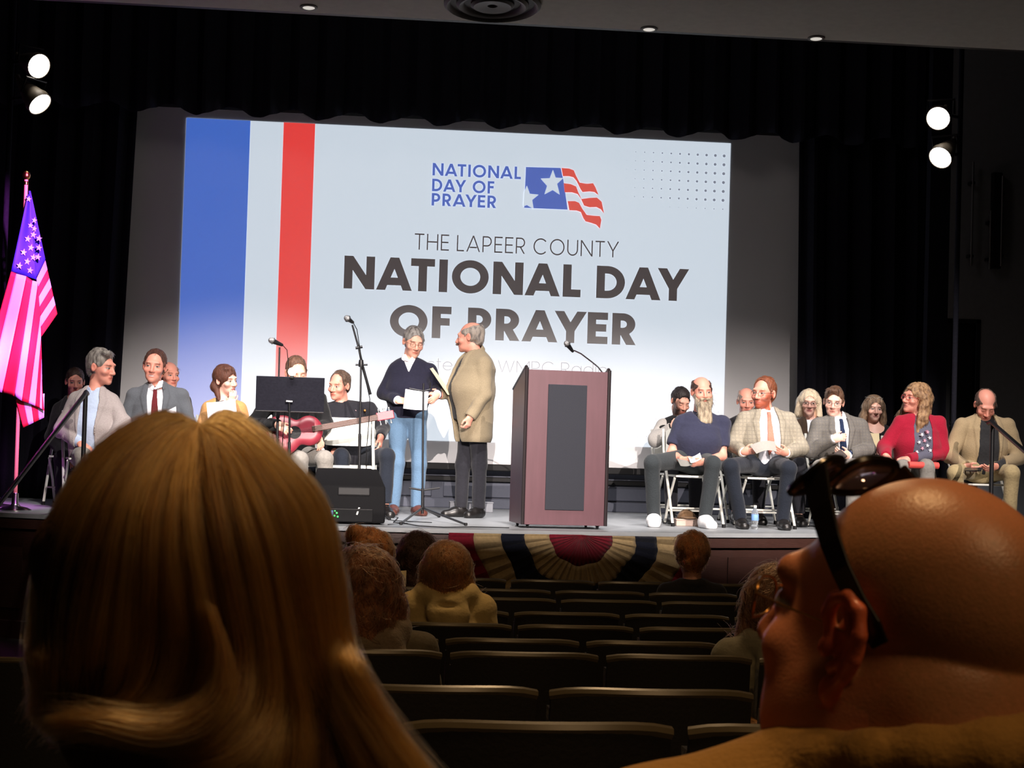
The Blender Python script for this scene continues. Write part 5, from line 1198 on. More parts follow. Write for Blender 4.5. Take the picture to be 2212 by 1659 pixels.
# ---- music stand with clip lamp
Y4 = 15.15; p0 = np.array([on_y(626, 1000, Y4)[0], Y4, ST]); mu = empty('music_stand', tuple(p0), 0, 'black music stand with wide solid desk in front of the guitarist', 'music stand')
rb = lambda p: tuple(np.array(p)-p0)
c4 = [ms(553, 812, Y4-0.02), ms(701, 812+4, Y4-0.02), ms(699, 893, Y4+0.03), ms(553, 887, Y4+0.03)]
mid = sum(c4)/4; wd = (c4[1][0]-c4[0][0]); ht = c4[0][2]-c4[3][2]
Mt = Matrix.Rotation(0.10, 3, 'X')
q = MB(); q.box(rb(mid), (wd, 0.006, ht*1.01), Mt); q.build('desk', M_BLACKCLOTH, mu, bevel=0.002)
q = MB(); q.box(tuple(np.array(rb(mid))+np.array([0, 0.035, -ht/2])), (wd, 0.075, 0.006)); q.build('ledge', M_BLKMETAL, mu, bevel=0.002)
for dz in (0.5, -0.5):
    q = MB(); q.box(tuple(np.array(rb(mid))+np.array([0, -0.008, dz*ht*0.99])), (wd, 0.012, 0.008)); q.build('rim', M_BLKMETAL, mu, bevel=0.002)
q = MB(); q.box(rb(ms(625, 867, Y4-0.035)), (0.06, 0.03, 0.018), Matrix.Rotation(0.05, 3, 'Y')); q.build('desk_bracket', M_CHROME, mu, bevel=0.004)
q = MB(); q.tube([rb(ms(625, 868, Y4-0.03)), rb(ms(625.5, 915, Y4-0.02)), rb(ms(625, 960, Y4))], 0.009, 10); q.build('upper_tube', M_BLKMETAL, mu, smooth=True)
q = MB(); q.tube([rb(ms(625, 955, Y4)), (0, 0, 0.10)], 0.013, 10); q.build('lower_tube', M_BLKMETAL, mu, smooth=True)
tripod(mu, (0, 0, 0.14), 0.27, 0.14, a0=1.1)
pl = ms(631, 803, Y4-0.03); cl = empty('clip_lamp', tuple(pl), 0, 'small glowing clip lamp on top of the music stand', 'lamp')
M_BULB = mat('lamp_glow', (1, 1, 1), emit=(1.0, 0.93, 0.80), estr=14)
q = MB(); q.lathe([(0.004, -0.033)]+[(0.033*math.sin(a), -0.033*math.cos(a)) for a in np.linspace(0.3, 2.85, 10)]+[(0.003, 0.033)], n=16); q.build('bulb', M_BULB, cl, smooth=True)
q = MB(); q.box((0, 0.02, -0.04), (0.03, 0.05, 0.03)); q.tube([(0, 0.03, -0.03), (0, 0.05, 0.0), (0, 0.03, 0.02)], 0.005, 6); q.build('clip', M_BLACK, cl, bevel=0.003)
# ---- guitar lying across the guitarist's lap
gc = ms(652, 933, 15.74); gt = ms(802, 906, 15.74); gu = empty('guitar', tuple(gc), 0, 'red guitar lying across the lap of the guitarist', 'guitar')
ux = unit(gt-gc); nz_ = unit(np.array([0.02, -1, 0.18])-ux*(ux@np.array([0.02, -1, 0.18]))); uz = np.cross(ux, -nz_); MG = np.array([ux, nz_, uz]).T
M_GRED = mat('red_guitar_lacquer', srgb(140, 40, 56), rough=0.42, scale=14, var=0.2); M_FRET = mat('fretboard_wood', srgb(92, 60, 48), rough=0.5, scale=20)
g = lambda x, n, z: np.array(ux*x+nz_*n+uz*z)
s = SDF((-0.55, -0.35, -0.4), (0.45, 0.35, 0.4), 0.009)
s.ell(g(-0.17, 0, 0.0), V3(0.165, 0.045, 0.175), MG); s.ell(g(0.06, 0, 0.0), V3(0.12, 0.045, 0.13), MG, k=0.05)
def pl_(F, p, n): F.plane(p, n)
s.plane(g(0, 0.036, 0), nz_); s.plane(g(0, -0.036, 0), -nz_)
s.obj('body', M_GRED, gu)
MM = Matrix([[float(MG[i][j]) for j in range(3)] for i in range(3)])
q = MB(); q.box(tuple(g(0.37, 0.040, 0.0)), (0.56, 0.018, 0.050), MM); q.build('neck', M_FRET, gu, bevel=0.004)
q = MB(); q.box(tuple(g(0.715, 0.036, 0.004)), (0.15, 0.016, 0.072), MM); q.build('headstock', M_GRED, gu, bevel=0.006)
q = MB(); q.box(tuple(g(-0.26, 0.040, 0.0)), (0.03, 0.014, 0.13), MM); q.build('bridge', M_FRET, gu, bevel=0.003)
q = MB(); q.lathe([(0.055, 0), (0.055, 0.003), (0.002, 0.003)], c=tuple(g(-0.06, 0.0355, 0.0)), n=24, M=Vector(nz_).to_track_quat('Z', 'Y').to_matrix()); q.build('sound_hole', M_BLACK, gu)
for i in range(6):
    z_ = 0.034 if i < 3 else -0.034; q = MB(); q.lathe([(0.005, 0), (0.005, 0.02), (0.009, 0.022), (0.009, 0.034), (0.004, 0.036)], c=tuple(g(0.665+0.045*(i % 3), 0.036, z_*1.0)), n=10, M=Vector(uz*(1 if z_ > 0 else -1)).to_track_quat('Z', 'Y').to_matrix()); q.build('tuning_peg', M_CHROME, gu, smooth=True)
for i in range(6):
    z_ = -0.018+0.0072*i; q = MB(); q.tube([tuple(g(-0.26, 0.049, z_)), tuple(g(0.65, 0.052, z_))], 0.0008, 4); q.build('string', M_CHROME, gu)
# ---- wedge floor speaker
w0 = on_z(757, 1133, ST); we = empty('floor_speaker', (w0[0], w0[1]+0.02, ST), 0.04, 'black wedge floor speaker with small lit control panel at the stage edge', 'speaker')
xl = on_y(672, 1100, w0[1])[0]-w0[0]; xr = on_y(833, 1100, w0[1])[0]-w0[0]; H1 = on_y(760, 1050, w0[1])[2]-ST; H2 = on_y(760, 1012, w0[1]+0.3)[2]-ST
q = MB(); n = 5
prof = [(0.0, 0.012), (-0.03, 0.10), (0.02, H1), (0.30, H2), (0.46, H2-0.03), (0.52, 0.10), (0.46, 0.012)]
n = len(prof); tp_ = [1, 1.0, 1.0, 0.84, 0.80, 0.88, 0.92]; xm = (xl+xr)/2; vs = [(xm+(xl-xm)*k_, y, z) for (y, z), k_ in zip(prof, tp_)]+[(xm+(xr-xm)*k_, y, z) for (y, z), k_ in zip(prof, tp_)]
q.add(vs, [tuple(range(n)), tuple(range(2*n-1, n-1, -1))]+[(i, i+n, (i+1) % n+n, (i+1) % n) for i in range(n)])
M_SPK = mat('speaker_black_texture', srgb(17, 17, 19), rough=0.8, bump=0.4, scale=240, var=0.2, spec=0.12)
q.build('cabinet', M_SPK, we, bevel=0.018, seg=3)
q = MB(); q.box(((xl+xr)/2+0.04, 0.015, H1-0.045), (0.26, 0.03, 0.07), Matrix.Rotation(-0.25, 3, 'X')); q.build('handle_recess', M_BLACK, we, bevel=0.01)
q = MB(); q.box(((xl+xr)/2-0.02, -0.018, 0.075), (xr-xl-0.16, 0.02, 0.11), Matrix.Rotation(0.30, 3, 'X')); q.build('control_panel', M_BLACK, we, bevel=0.006)
px = lambda a, b_: np.array(on_y(a, b_, w0[1]-0.02))-np.array([w0[0], w0[1]+0.02, ST])
M_LCD = mat('lcd_glow', (0.02, 0.03, 0.06), emit=srgb(120, 190, 255), estr=0.9); M_LED = mat('green_led', (0.01, 0.05, 0.01), emit=(0.08, 1.0, 0.2), estr=1.4)
c_ = px(712, 1108); q = MB(); q.box((c_[0], -0.036, c_[2]), (0.05, 0.008, 0.042)); q.build('display', M_LCD, we)
for a, b_ in ((723, 1103), (727, 1108), (722, 1114), (729, 1116), (706, 1119)):
    c_ = px(a, b_); q = MB(); q.lathe([(0.008, 0), (0.008, 0.004), (0.003, 0.006)], c=(c_[0], -0.034, c_[2]), n=8, M=Matrix.Rotation(math.pi/2, 3, 'X')); q.build('indicator_lamp', M_LED, we)
c_ = px(773, 1104); q = MB(); q.box((c_[0], -0.034, c_[2]), (0.012, 0.008, 0.06), Matrix.Rotation(0.3, 3, 'Y')); q.build('side_mark', M_WHITEMETAL, we)
for sx in (xl+0.05, xr-0.05):
    q = MB(); q.lathe([(0.02, -0.001), (0.02, 0.012), (0.015, 0.014)], c=(sx, 0.1, 0), n=10); q.build('rubber_foot', M_BLACK, we)
# cables and a white power box on the stage floor
for lab, pts in (('thin black cable snaking from the floor speaker along the stage edge', [(838, 1133), (870, 1130), (905, 1136), (960, 1139), (1020, 1138), (1100, 1140)]),
                 ('thin black cable looping beside the boom stand and the shoes', [(820, 1118), (842, 1112), (860, 1118), (850, 1128), (880, 1131)])):
    P_ = [on_z(a, b_, ST+0.006) for a, b_ in pts]; o = cable([tuple(p) for p in P_], 'stage_cable'); tag(o, lab, 'cable')
p0 = on_z(1018, 1106, ST); q = MB(); bx = empty('floor_box', tuple(p0), 0, 'low pale grey box on the floor behind the older man in tan blazer', 'box')
M_PALE = mat('pale_grey_plastic', srgb(150, 152, 160), rough=0.6, scale=30, var=0.08)
q.box((0, 0.06, 0.045), (0.42, 0.14, 0.09)); q.build('case', M_PALE, bx, bevel=0.006); q = MB(); q.box((0, 0.06, 0.094), (0.43, 0.15, 0.012)); q.build('lid', M_PALE, bx, bevel=0.004)
# ---- things under the bearded man's chair, bottle
p0 = on_z(1487, 1137, ST); bk = empty('storage_box', tuple(p0), 0.05, 'flat pinkish brown box on the floor under the bearded man', 'box')
M_BOX = mat('pinkish_card', srgb(196, 172, 160), rough=0.7, scale=40, var=0.1)
q = MB(); q.box((0, 0.09, 0.026), (0.215, 0.17, 0.05)); q.build('case', M_BOX, bk, bevel=0.004); q = MB(); q.box((0, 0.09, 0.0575), (0.225, 0.18, 0.012)); q.build('lid', M_BOX, bk, bevel=0.003)
cp = empty('flat_cap', (p0[0], p0[1]+0.09, ST+0.0635), 0.1, 'brown cap resting on the flat box under the bearded man', 'cap')
M_CAP = cloth('brown_cap_cloth', (112, 86, 62))
s = SDF((-0.13, -0.17, -0.03), (0.13, 0.13, 0.12), 0.006); s.ell((0, 0.01, 0.0), (0.082, 0.088, 0.082)); s.plane((0, 0, 0.002), (0, 0, -1)); s.noise(0.002, 60); s.obj('crown', M_CAP, cp)
s = SDF((-0.13, -0.19, -0.03), (0.13, 0.05, 0.05), 0.006); s.ell((0, -0.065, 0.010), (0.075, 0.075, 0.010)); s.obj('brim', M_CAP, cp)
q = MB(); q.lathe([(0.006, 0), (0.009, 0.004), (0.002, 0.008)], c=(0, 0.01, 0.080), n=10); q.build('button', M_CAP, cp, smooth=True)
p0 = on_z(1630, 1143, ST); bo = empty('water_bottle', tuple(p0), 0, 'clear plastic water bottle with blue label at the feet of the red bearded man', 'bottle')
M_PET = mat('clear_plastic', (0.9, 0.95, 1.0), rough=0.08, trans=0.9, var=0.01)
q = MB(); q.lathe([(0.028, 0.0), (0.032, 0.006), (0.031, 0.03), (0.028, 0.045), (0.032, 0.06), (0.032, 0.13), (0.026, 0.155), (0.013, 0.178), (0.0125, 0.19)], n=20); q.build('bottle_body', M_PET, bo, smooth=True)
q = MB(); q.lathe([(0.0325, 0.075), (0.0331, 0.077), (0.0331, 0.125), (0.0325, 0.127)], n=20); q.build('label_band', mat('blue_label', srgb(120, 160, 220), var=0.3, scale=30), bo, smooth=True)
q = MB(); q.lathe([(0.0145, 0.186), (0.015, 0.188), (0.015, 0.204), (0.013, 0.206)], n=16); q.build('cap', M_WHITEMETAL, bo, smooth=True)
# ---- papers, book, folder, device
M_PAPER = mat('white_paper', srgb(232, 232, 238), rough=0.8, scale=12, var=0.03); M_CREAM = mat('cream_paper', srgb(240, 222, 180), rough=0.8, scale=12, var=0.04)
def sheet(name, label, corners, m=M_PAPER, cat='paper', th=0.002, bend=0.012, group=None):
    """corners: four (px, py, Y) clockwise from the top left"""
    c = [on_y(*t) for t in corners]; n = 6; vs = []; nm = unit(np.cross(c[1]-c[0], c[3]-c[0]))
    for k in (0, 1):
        for i in range(n+1):
            for j in range(n+1):
                u, v = i/n, j/n; p = (c[0]*(1-u)+c[1]*u)*(1-v)+(c[3]*(1-u)+c[2]*u)*v
                vs.append(p+nm*(bend*math.sin(math.pi*u)+th*k)-c[0])
    S1 = n+1; K = S1*S1; f = lambda k, i, j: k*K+i*S1+j; fs = []
    for i in range(n):
        for j in range(n): fs += [(f(0, i, j), f(0, i+1, j), f(0, i+1, j+1), f(0, i, j+1)), (f(1, i, j), f(1, i, j+1), f(1, i+1, j+1), f(1, i+1, j))]
        fs += [(f(0, i, 0), f(1, i, 0), f(1, i+1, 0), f(0, i+1, 0)), (f(0, i, n), f(0, i+1, n), f(1, i+1, n), f(1, i, n)), (f(0, 0, i), f(0, 0, i+1), f(1, 0, i+1), f(1, 0, i)), (f(0, n, i), f(1, n, i), f(1, n, i+1), f(0, n, i+1))]
    q = MB(); q.add(vs, fs); o = q.build(name, m, smooth=False); o.location = tuple(c[0]); me = o.data; me.polygons.foreach_set('use_smooth', [True]*len(me.polygons)); me.set_sharp_from_angle(angle=0.7)
    return tag(o, label, cat, group)
sheet('paper_sheet', 'white sheet of paper held by the standing man in navy sweater', [(876, 840, 16.54), (926, 846, 16.52), (922, 886, 16.45), (871, 882, 16.47)])
sheet('paper_sheet', 'cream sheet held up by the older man in tan tweed blazer', [(929, 796, 16.62), (935, 794, 16.70), (978, 851, 16.74), (968, 853, 16.60)], M_CREAM, bend=0.004)
sheet('paper_sheet', 'white sheet held by the woman in tan cardigan', [(446, 870, 16.12), (508, 862, 16.14), (514, 914, 16.06), (450, 916, 16.04)])
sheet('paper_sheet', 'folded white sheet in the hands of the laughing man in grey suit', [(336, 896, 16.0), (380, 878, 16.04), (382, 904, 16.0), (340, 918, 15.96)])
sheet('paper_sheet', 'white sheet on the lap of the man with the long grey beard', [(1487, 988, 15.74), (1512, 978, 15.80), (1516, 990, 15.72), (1492, 1000, 15.68)])
sheet('booklet', 'small grey booklet held by the man with the long grey beard', [(1462, 990, 15.76), (1490, 992, 15.76), (1496, 1004, 15.70), (1470, 1006, 15.70)], mat('grey_booklet', srgb(120, 120, 116)), 'booklet', th=0.004)
sheet('program_leaflet', 'open grey leaflet held by the red bearded man in plaid blazer', [(1620, 962, 15.82), (1674, 954, 15.84), (1678, 976, 15.76), (1634, 980, 15.74)], mat('grey_leaflet', srgb(150, 146, 140)), 'leaflet', bend=-0.03)
sheet('book', 'thin pale edged book on the knee of the young man in grey tweed blazer', [(1782, 992, 15.8), (1816, 970, 15.9), (1830, 984, 15.78), (1800, 1004, 15.70)], mat('dark_book', srgb(70, 62, 60)), 'book', th=0.014, bend=0.0)
sheet('paper_sheet', 'cream sheet held by the woman in black top with glasses on her hair', [(1876, 934, 16.72), (1899, 936, 16.72), (1901, 968, 16.66), (1881, 978, 16.66)], M_CREAM)
M_FOLD = mat('red_folder', srgb(226, 84, 78), rough=0.5)
fa, fb = on_y(1962, 1004, 15.72), on_y(2026, 1006, 15.78)
q = MB(); q.tube([(0, 0, 0), tuple((fb-fa)*0.5), tuple(fb-fa)], 0.030, 14); o = q.build('rolled_folder', M_FOLD, smooth=True); o.location = tuple(fa); tag(o, 'coral red rolled folder on the lap of the woman in red cardigan', 'folder')
sheet('phone', 'thin dark tablet held by the balding man in tan wool blazer', [(2084, 1010, 15.74), (2122, 1010, 15.74), (2120, 1016, 15.64), (2086, 1016, 15.64)], mat('dark_glass', (0.02, 0.02, 0.022), rough=0.15), 'phone', th=0.009, bend=0)
# tissue in her hand
sheet('tissue', 'crumpled white tissue in the hand of the woman in red cardigan', [(1906, 998, 15.80), (1922, 990, 15.82), (1930, 1018, 15.76), (1912, 1024, 15.74)], M_PAPER, 'tissue', bend=0.02)
# printed stars on her top: thin raised shapes
d_ = P17; 
for k, (u, t) in enumerate([(0.02, 0.14), (-0.03, 0.17), (0.045, 0.19), (0.00, 0.22), (-0.05, 0.24), (0.03, 0.26), (-0.015, 0.29), (0.06, 0.30), (-0.06, 0.33), (0.02, 0.34)]):
    q = MB(); st_ = star(0, 0, 0.018, rot=0.5*k)
    cen = d_['N']-d_['up']*t+d_['lat']*u+d_['fw']*(0.185+0.02*math.sin(3.0*t))
    fr = d_['fw']; vs = [cen+d_['lat']*a+d_['up']*b_+fr*o_-d_['org'] for o_ in (0, -0.09) for a, b_ in st_]
    q.add(vs, [tuple(range(10)), tuple(range(19, 9, -1))]+[(i, (i+1) % 10, (i+1) % 10+10, i+10) for i in range(10)])
    q.build('printed_star', M_PAPER if k % 3 else mat('pink_print', srgb(220, 160, 180)), d_['root'])
# ---- flag on its pole
f0 = on_z(32, 1104, ST); YF = f0[1]; fl = empty('flag', tuple(f0), 0, 'american flag on a tall pole with round base at the left of the stage', 'flag')
rf = lambda a, b_, dy=0.0: np.array(on_y(a, b_, YF+dy))-f0
tp = rf(57, 384); M_POLE = mat('flag_pole_wood', srgb(196, 150, 110), rough=0.35, scale=20, stretch=(3, 3, 0.3), var=0.2)
q = MB(); q.lathe([(0.135, 0.0), (0.135, 0.012), (0.10, 0.030), (0.045, 0.042), (0.03, 0.06), (0.026, 0.14), (0.022, 0.15)], n=28); q.build('base', M_CHROME, fl, smooth=True)
q = MB(); q.tube([(0, 0, 0.05), tuple(tp*0.5), tuple(tp)], 0.016, 12); q.build('pole', M_POLE, fl, smooth=True)
q = MB(); q.lathe([(0.017, -0.06), (0.020, -0.04), (0.012, -0.02), (0.030, 0.0), (0.034, 0.02), (0.026, 0.045), (0.004, 0.058)], c=tuple(tp), n=14); q.build('finial', mat('brass', srgb(200, 150, 80), rough=0.25, metal=1.0, var=0.05), fl, smooth=True)
M_FR = mat('flag_red', srgb(196, 24, 44), rough=0.7, scale=60, var=0.1, bump=0.05); M_FW = mat('flag_white', srgb(206, 198, 220), rough=0.7, scale=60, var=0.06, bump=0.05); M_FB = mat('flag_blue', srgb(44, 46, 160), rough=0.7, scale=60, var=0.1, bump=0.05)
def patch(tl, tr, br, bl, nst, first, dy, wav, name, ph=0.0, nu=6, nv=26, along=True, dyr=0.0, sag=0.0):
    """cloth fold between four pixel corners split into nst stripes running top to bottom; each stripe is its own piece of the cloth"""
    tl, tr, br, bl = [np.array(t, float) for t in (tl, tr, br, bl)]
    for k in range(nst):
        vs = []
        for j in range(nv+1):
            for i in range(nu+1):
                u = (k+i/nu)/nst; v = j/nv; p = (tl*(1-u)+tr*u)*(1-v)+(bl*(1-u)+br*u)*v
                y = dy+dyr*u+wav*math.sin(p[0]*0.085+ph+v*1.2)*(0.3+0.7*v)+0.3*wav*math.sin(p[1]*0.045+p[0]*0.02)
                vs.append(tuple(rf(p[0], p[1]+sag*math.sin(math.pi*u)*v, y)))
        W_ = nu+1; q = MB(); q.add(vs, [(j*W_+i, j*W_+i+1, (j+1)*W_+i+1, (j+1)*W_+i) for j in range(nv) for i in range(nu)])
        o = q.build(name, (M_FR, M_FW)[(k+first) % 2], fl, smooth=True); md = o.modifiers.new('th', 'SOLIDIFY'); md.thickness = 0.003
def bluefield(poly, dy, name='canton', wav=0.0):
    n = 12; tl, tr, br, bl = [np.array(t, float) for t in poly]; vs = []
    for j in range(n+1):
        for i in range(n+1):
            u, v = i/n, j/n; p = (tl*(1-u)+tr*u)*(1-v)+(bl*(1-u)+br*u)*v; vs.append(tuple(rf(p[0], p[1], dy+wav*math.sin(u*6+v))))
    q = MB(); q.add(vs, [(j*(n+1)+i, j*(n+1)+i+1, (j+1)*(n+1)+i+1, (j+1)*(n+1)+i) for j in range(n) for i in range(n)])
    o = q.build(name, M_FB, fl, smooth=True); md = o.modifiers.new('th', 'SOLIDIFY'); md.thickness = 0.003
# front fold: blue field above, long stripes below
bluefield([(60, 420), (66, 420), (79, 604), (24, 586)], -0.05, wav=0.006)
for k, (a_, b2, c2, d2) in enumerate([((24, 586), (35, 591), (-25, 840), (-45, 834)), ((35, 591), (57, 597), (4, 848), (-25, 840)), ((57, 597), (70, 606), (31, 856), (4, 848)), ((70, 606), (82, 609), (47, 866), (31, 856)),
        ((82, 609), (87, 685), (62, 871), (47, 866)), ((87, 685), (88.5, 729), (76, 877), (62, 871)), ((88.5, 729), (90, 776), (86, 882), (76, 877)), ((90, 776), (91, 820), (91, 884), (86, 882)), ((91, 820), (92, 850), (96, 888), (91, 884))]):
    patch(a_, b2, c2, d2, 1, k % 2, -0.05, 0.016, 'stripe')
# right fold behind it: blue top, short slanting stripes
bluefield([(62, 412), (66, 412), (98, 560), (78, 600)], -0.01)
for k in range(6):
    t0, t1 = k/6, (k+1)/6
    L0 = (79+10*t0, 602+126*t0); L1 = (79+10*t1, 602+126*t1); R0 = (98+26*t0, 562+116*t0); R1 = (98+26*t1, 562+116*t1)
    patch(L0, R0, R1, L1, 1, 1+k, -0.012, 0.006, 'stripe', nv=6, nu=8, dyr=0.03)
# lower tail hanging behind
patch((34, 864), (96, 850), (95, 902), (50, 924), 4, 0, -0.02, 0.012, 'stripe', ph=1.0, nv=8)
M_STAR = mat('flag_star_white', srgb(214, 206, 226), rough=0.7)
for (a, b_) in [(74, 476), (66, 487), (74, 494), (60, 516), (67, 535), (51, 545), (72, 556), (59, 565), (42, 574), (65, 584), (84, 515), (84, 535), (82, 555), (72, 507), (62, 430)]:
    c_ = rf(a, b_, -0.064); r_ = 0.030 if b_ > 500 else 0.026; st_ = star(0, 0, r_, rot=0.15)
    q = MB(); q.add([(c_[0]+x*0.9, c_[1]+o_, c_[2]+z) for o_ in (0.0, 0.018) for x, z in st_], [tuple(range(10)), tuple(range(19, 9, -1))]+[(i, (i+1) % 10, (i+1) % 10+10, i+10) for i in range(10)])
    q.build('star', M_STAR, fl)
# ---- handrails of the two stage stairs
def rail(label, post, postb, lowpx, Yp, Ylow):
    a = on_y(post[0], post[1], Yp); base = np.array([a[0], a[1], ST]); o = empty('stair_handrail', tuple(base), 0, label, 'handrail', 'stair handrails')
    r = lambda p: tuple(np.array(p)-base); low = on_y(lowpx[0], lowpx[1], Ylow); d = unit(low-a)
    low2 = a+(low-a)*1.12
    q = MB(); q.tube([(0, 0, 0.0), r(a)], 0.019, 12); q.build('post', M_BLKMETAL, o, smooth=True)
    q = MB(); q.tube([r(a+np.array([0, 0.10, 0.0])), r(a+np.array([0, 0.02, 0.012])), r(a+d*0.04), r(low2)], 0.019, 12); q.build('top_rail', M_BLKMETAL, o, smooth=True)
    q = MB(); q.lathe([(0.05, 0.0), (0.05, 0.008), (0.022, 0.012)], n=16); q.build('floor_plate', M_BLKMETAL, o, smooth=True)
    zf = 0.12; q = MB(); q.tube([r((low2[0], low2[1], 0.02)), r(low2)], 0.019, 12); q.build('post', M_BLKMETAL, o, smooth=True)
rail('black stair handrail at the left end of the stage, beside the flag', (185, 850), None, (0, 1086), 15.25, 13.7)
rail('black stair handrail at the right end of the stage, before the man in tan wool', (2144, 914), None, (2215, 976), 15.35, 14.2)
# ---- stage lamps on pipes at either side
M_CAN = mat('lamp_housing', srgb(150, 140, 126), rough=0.45, var=0.1); M_LAMP = mat('lamp_lens_glow', (1, 1, 1), emit=(1.0, 0.90, 0.78), estr=9.0)
def stage_lamp(px, py, Y, aim, label, r=0.105, L_=0.30):
    c = on_y(px, py, Y); o = empty('stage_lamp', tuple(c), 0, label, 'stage light', 'round stage lamps at the sides of the stage'); Mq = Vector(aim).normalized().to_track_quat('Z', 'Y').to_matrix()
    q = MB(); q.lathe([(r*0.28, -L_), (r*0.34, -L_*0.92), (r*0.75, -L_*0.45), (r*0.98, -L_*0.12), (r*1.06, -0.02), (r*1.06, 0.035), (r*0.99, 0.035), (r*0.97, 0.0)], n=24, M=Mq); q.build('housing', M_CAN, o, smooth=True)
    q = MB(); q.lathe([(r*0.97, 0.0), (r*0.8, 0.018), (r*0.4, 0.03), (0.004, 0.034)], n=24, M=Mq); q.build('lens', M_LAMP, o, smooth=True)
    q = MB(); q.tube([tuple(Mq@Vector((-r*1.15, 0, -L_*0.35))), tuple(Mq@Vector((-r*1.15, r*1.2, -L_*0.5))), tuple(Mq@Vector((r*1.15, r*1.2, -L_*0.5))), tuple(Mq@Vector((r*1.15, 0, -L_*0.35)))], 0.012, 6); q.build('yoke', M_BLKMETAL, o)
    q = MB(); q.tube([tuple(Mq@Vector((0, 0, -L_))), tuple(Mq@Vector((0, 0.02, -L_-0.05)))], 0.02, 8); q.build('rear_cap', M_CAN, o)
    return c
Ls = [(80, 141, (0.62, -0.70, -0.34), 'upper round lamp glowing at the far left of the stage'), (82, 220, (0.62, -0.42, -0.66), 'lower round lamp glowing at the far left of the stage, its cone housing visible'),
      (2028, 254, (-0.45, -0.78, -0.40), 'upper round lamp glowing at the far right of the stage'), (2034, 337, (-0.55, -0.55, -0.55), 'lower round lamp glowing at the far right of the stage')]
cs = [stage_lamp(a, b_, 16.2, aim, lab) for a, b_, aim, lab in Ls]
for (ca, cb, lab) in ((cs[0], cs[1], 'black vertical lamp pipe carrying the two round lamps at the left'), (cs[2], cs[3], 'black vertical lamp pipe carrying the two round lamps at the right')):
    sgn = -1 if ca[0] < 0 else 1
    x = (ca[0]+cb[0])/2+sgn*0.26; q = MB(); q.tube([(0, 0, 0), (0, 0, 7.2)], 0.024, 12); po = empty('lamp_pipe', (x, 16.42, ST), 0, lab, 'pipe'); q.build('tube', M_BLACKCLOTH, po, smooth=True)
    q = MB(); q.lathe([(0.16, 0), (0.16, 0.015), (0.03, 0.03)], n=20); q.build('base', M_BLACK, po)
    for c in (ca, cb):
        q = MB(); q.tube([(0, 0, c[2]-ST+0.05), (c[0]-x-sgn*-0.0, c[1]-16.42+0.17, c[2]-ST+0.08)], 0.014, 8); q.build('hanger', M_BLACKCLOTH, po)
# ---- fan bunting on the stage front
M_BR = cloth('bunting_red', (120, 22, 40)); M_BC = cloth('bunting_cream', (168, 146, 108)); M_BN = cloth('bunting_navy', (22, 26, 40))
bc = on_y(1254, 1150, edge_y(on_y(1254, 1150, 14.5)[0])); bx0 = bc[0]; zt = 0.975
bu = empty('bunting', (bx0, edge_y(bx0)-0.05, zt), 0, 'pleated half round bunting in red cream and navy hung on the stage front', 'bunting')
RR = [0.0, 0.255, 0.45, 0.63, 0.84, 1.03]; nA = 96
for k, (nm, m_) in enumerate((('red_centre', M_BR), ('cream_band', M_BC), ('navy_band', M_BN), ('cream_band', M_BC), ('red_band', M_BR))):
    r0, r1 = RR[k], RR[k+1]; nr = 5; vs = []
    for j in range(nr+1):
        r_ = r0+(r1-r0)*j/nr
        for i in range(nA+1):
            a = math.pi*i/nA; ra = r_*(1+0.03*math.sin(a*9+1))
            x = -ra*math.cos(a); z = -ra*math.sin(a)*0.93
            y = (0.006+0.020*r_)*math.sin(a*44)+edge_y(bx0+x)-edge_y(bx0)-0.022-0.01*k
            vs.append((x, y, z))
    W_ = nA+1; q = MB(); q.add(vs, [(j*W_+i, j*W_+i+1, (j+1)*W_+i+1, (j+1)*W_+i) for j in range(nr) for i in range(nA)])
    o = q.build(nm, m_, bu, smooth=True); md = o.modifiers.new('th', 'SOLIDIFY'); md.thickness = 0.004
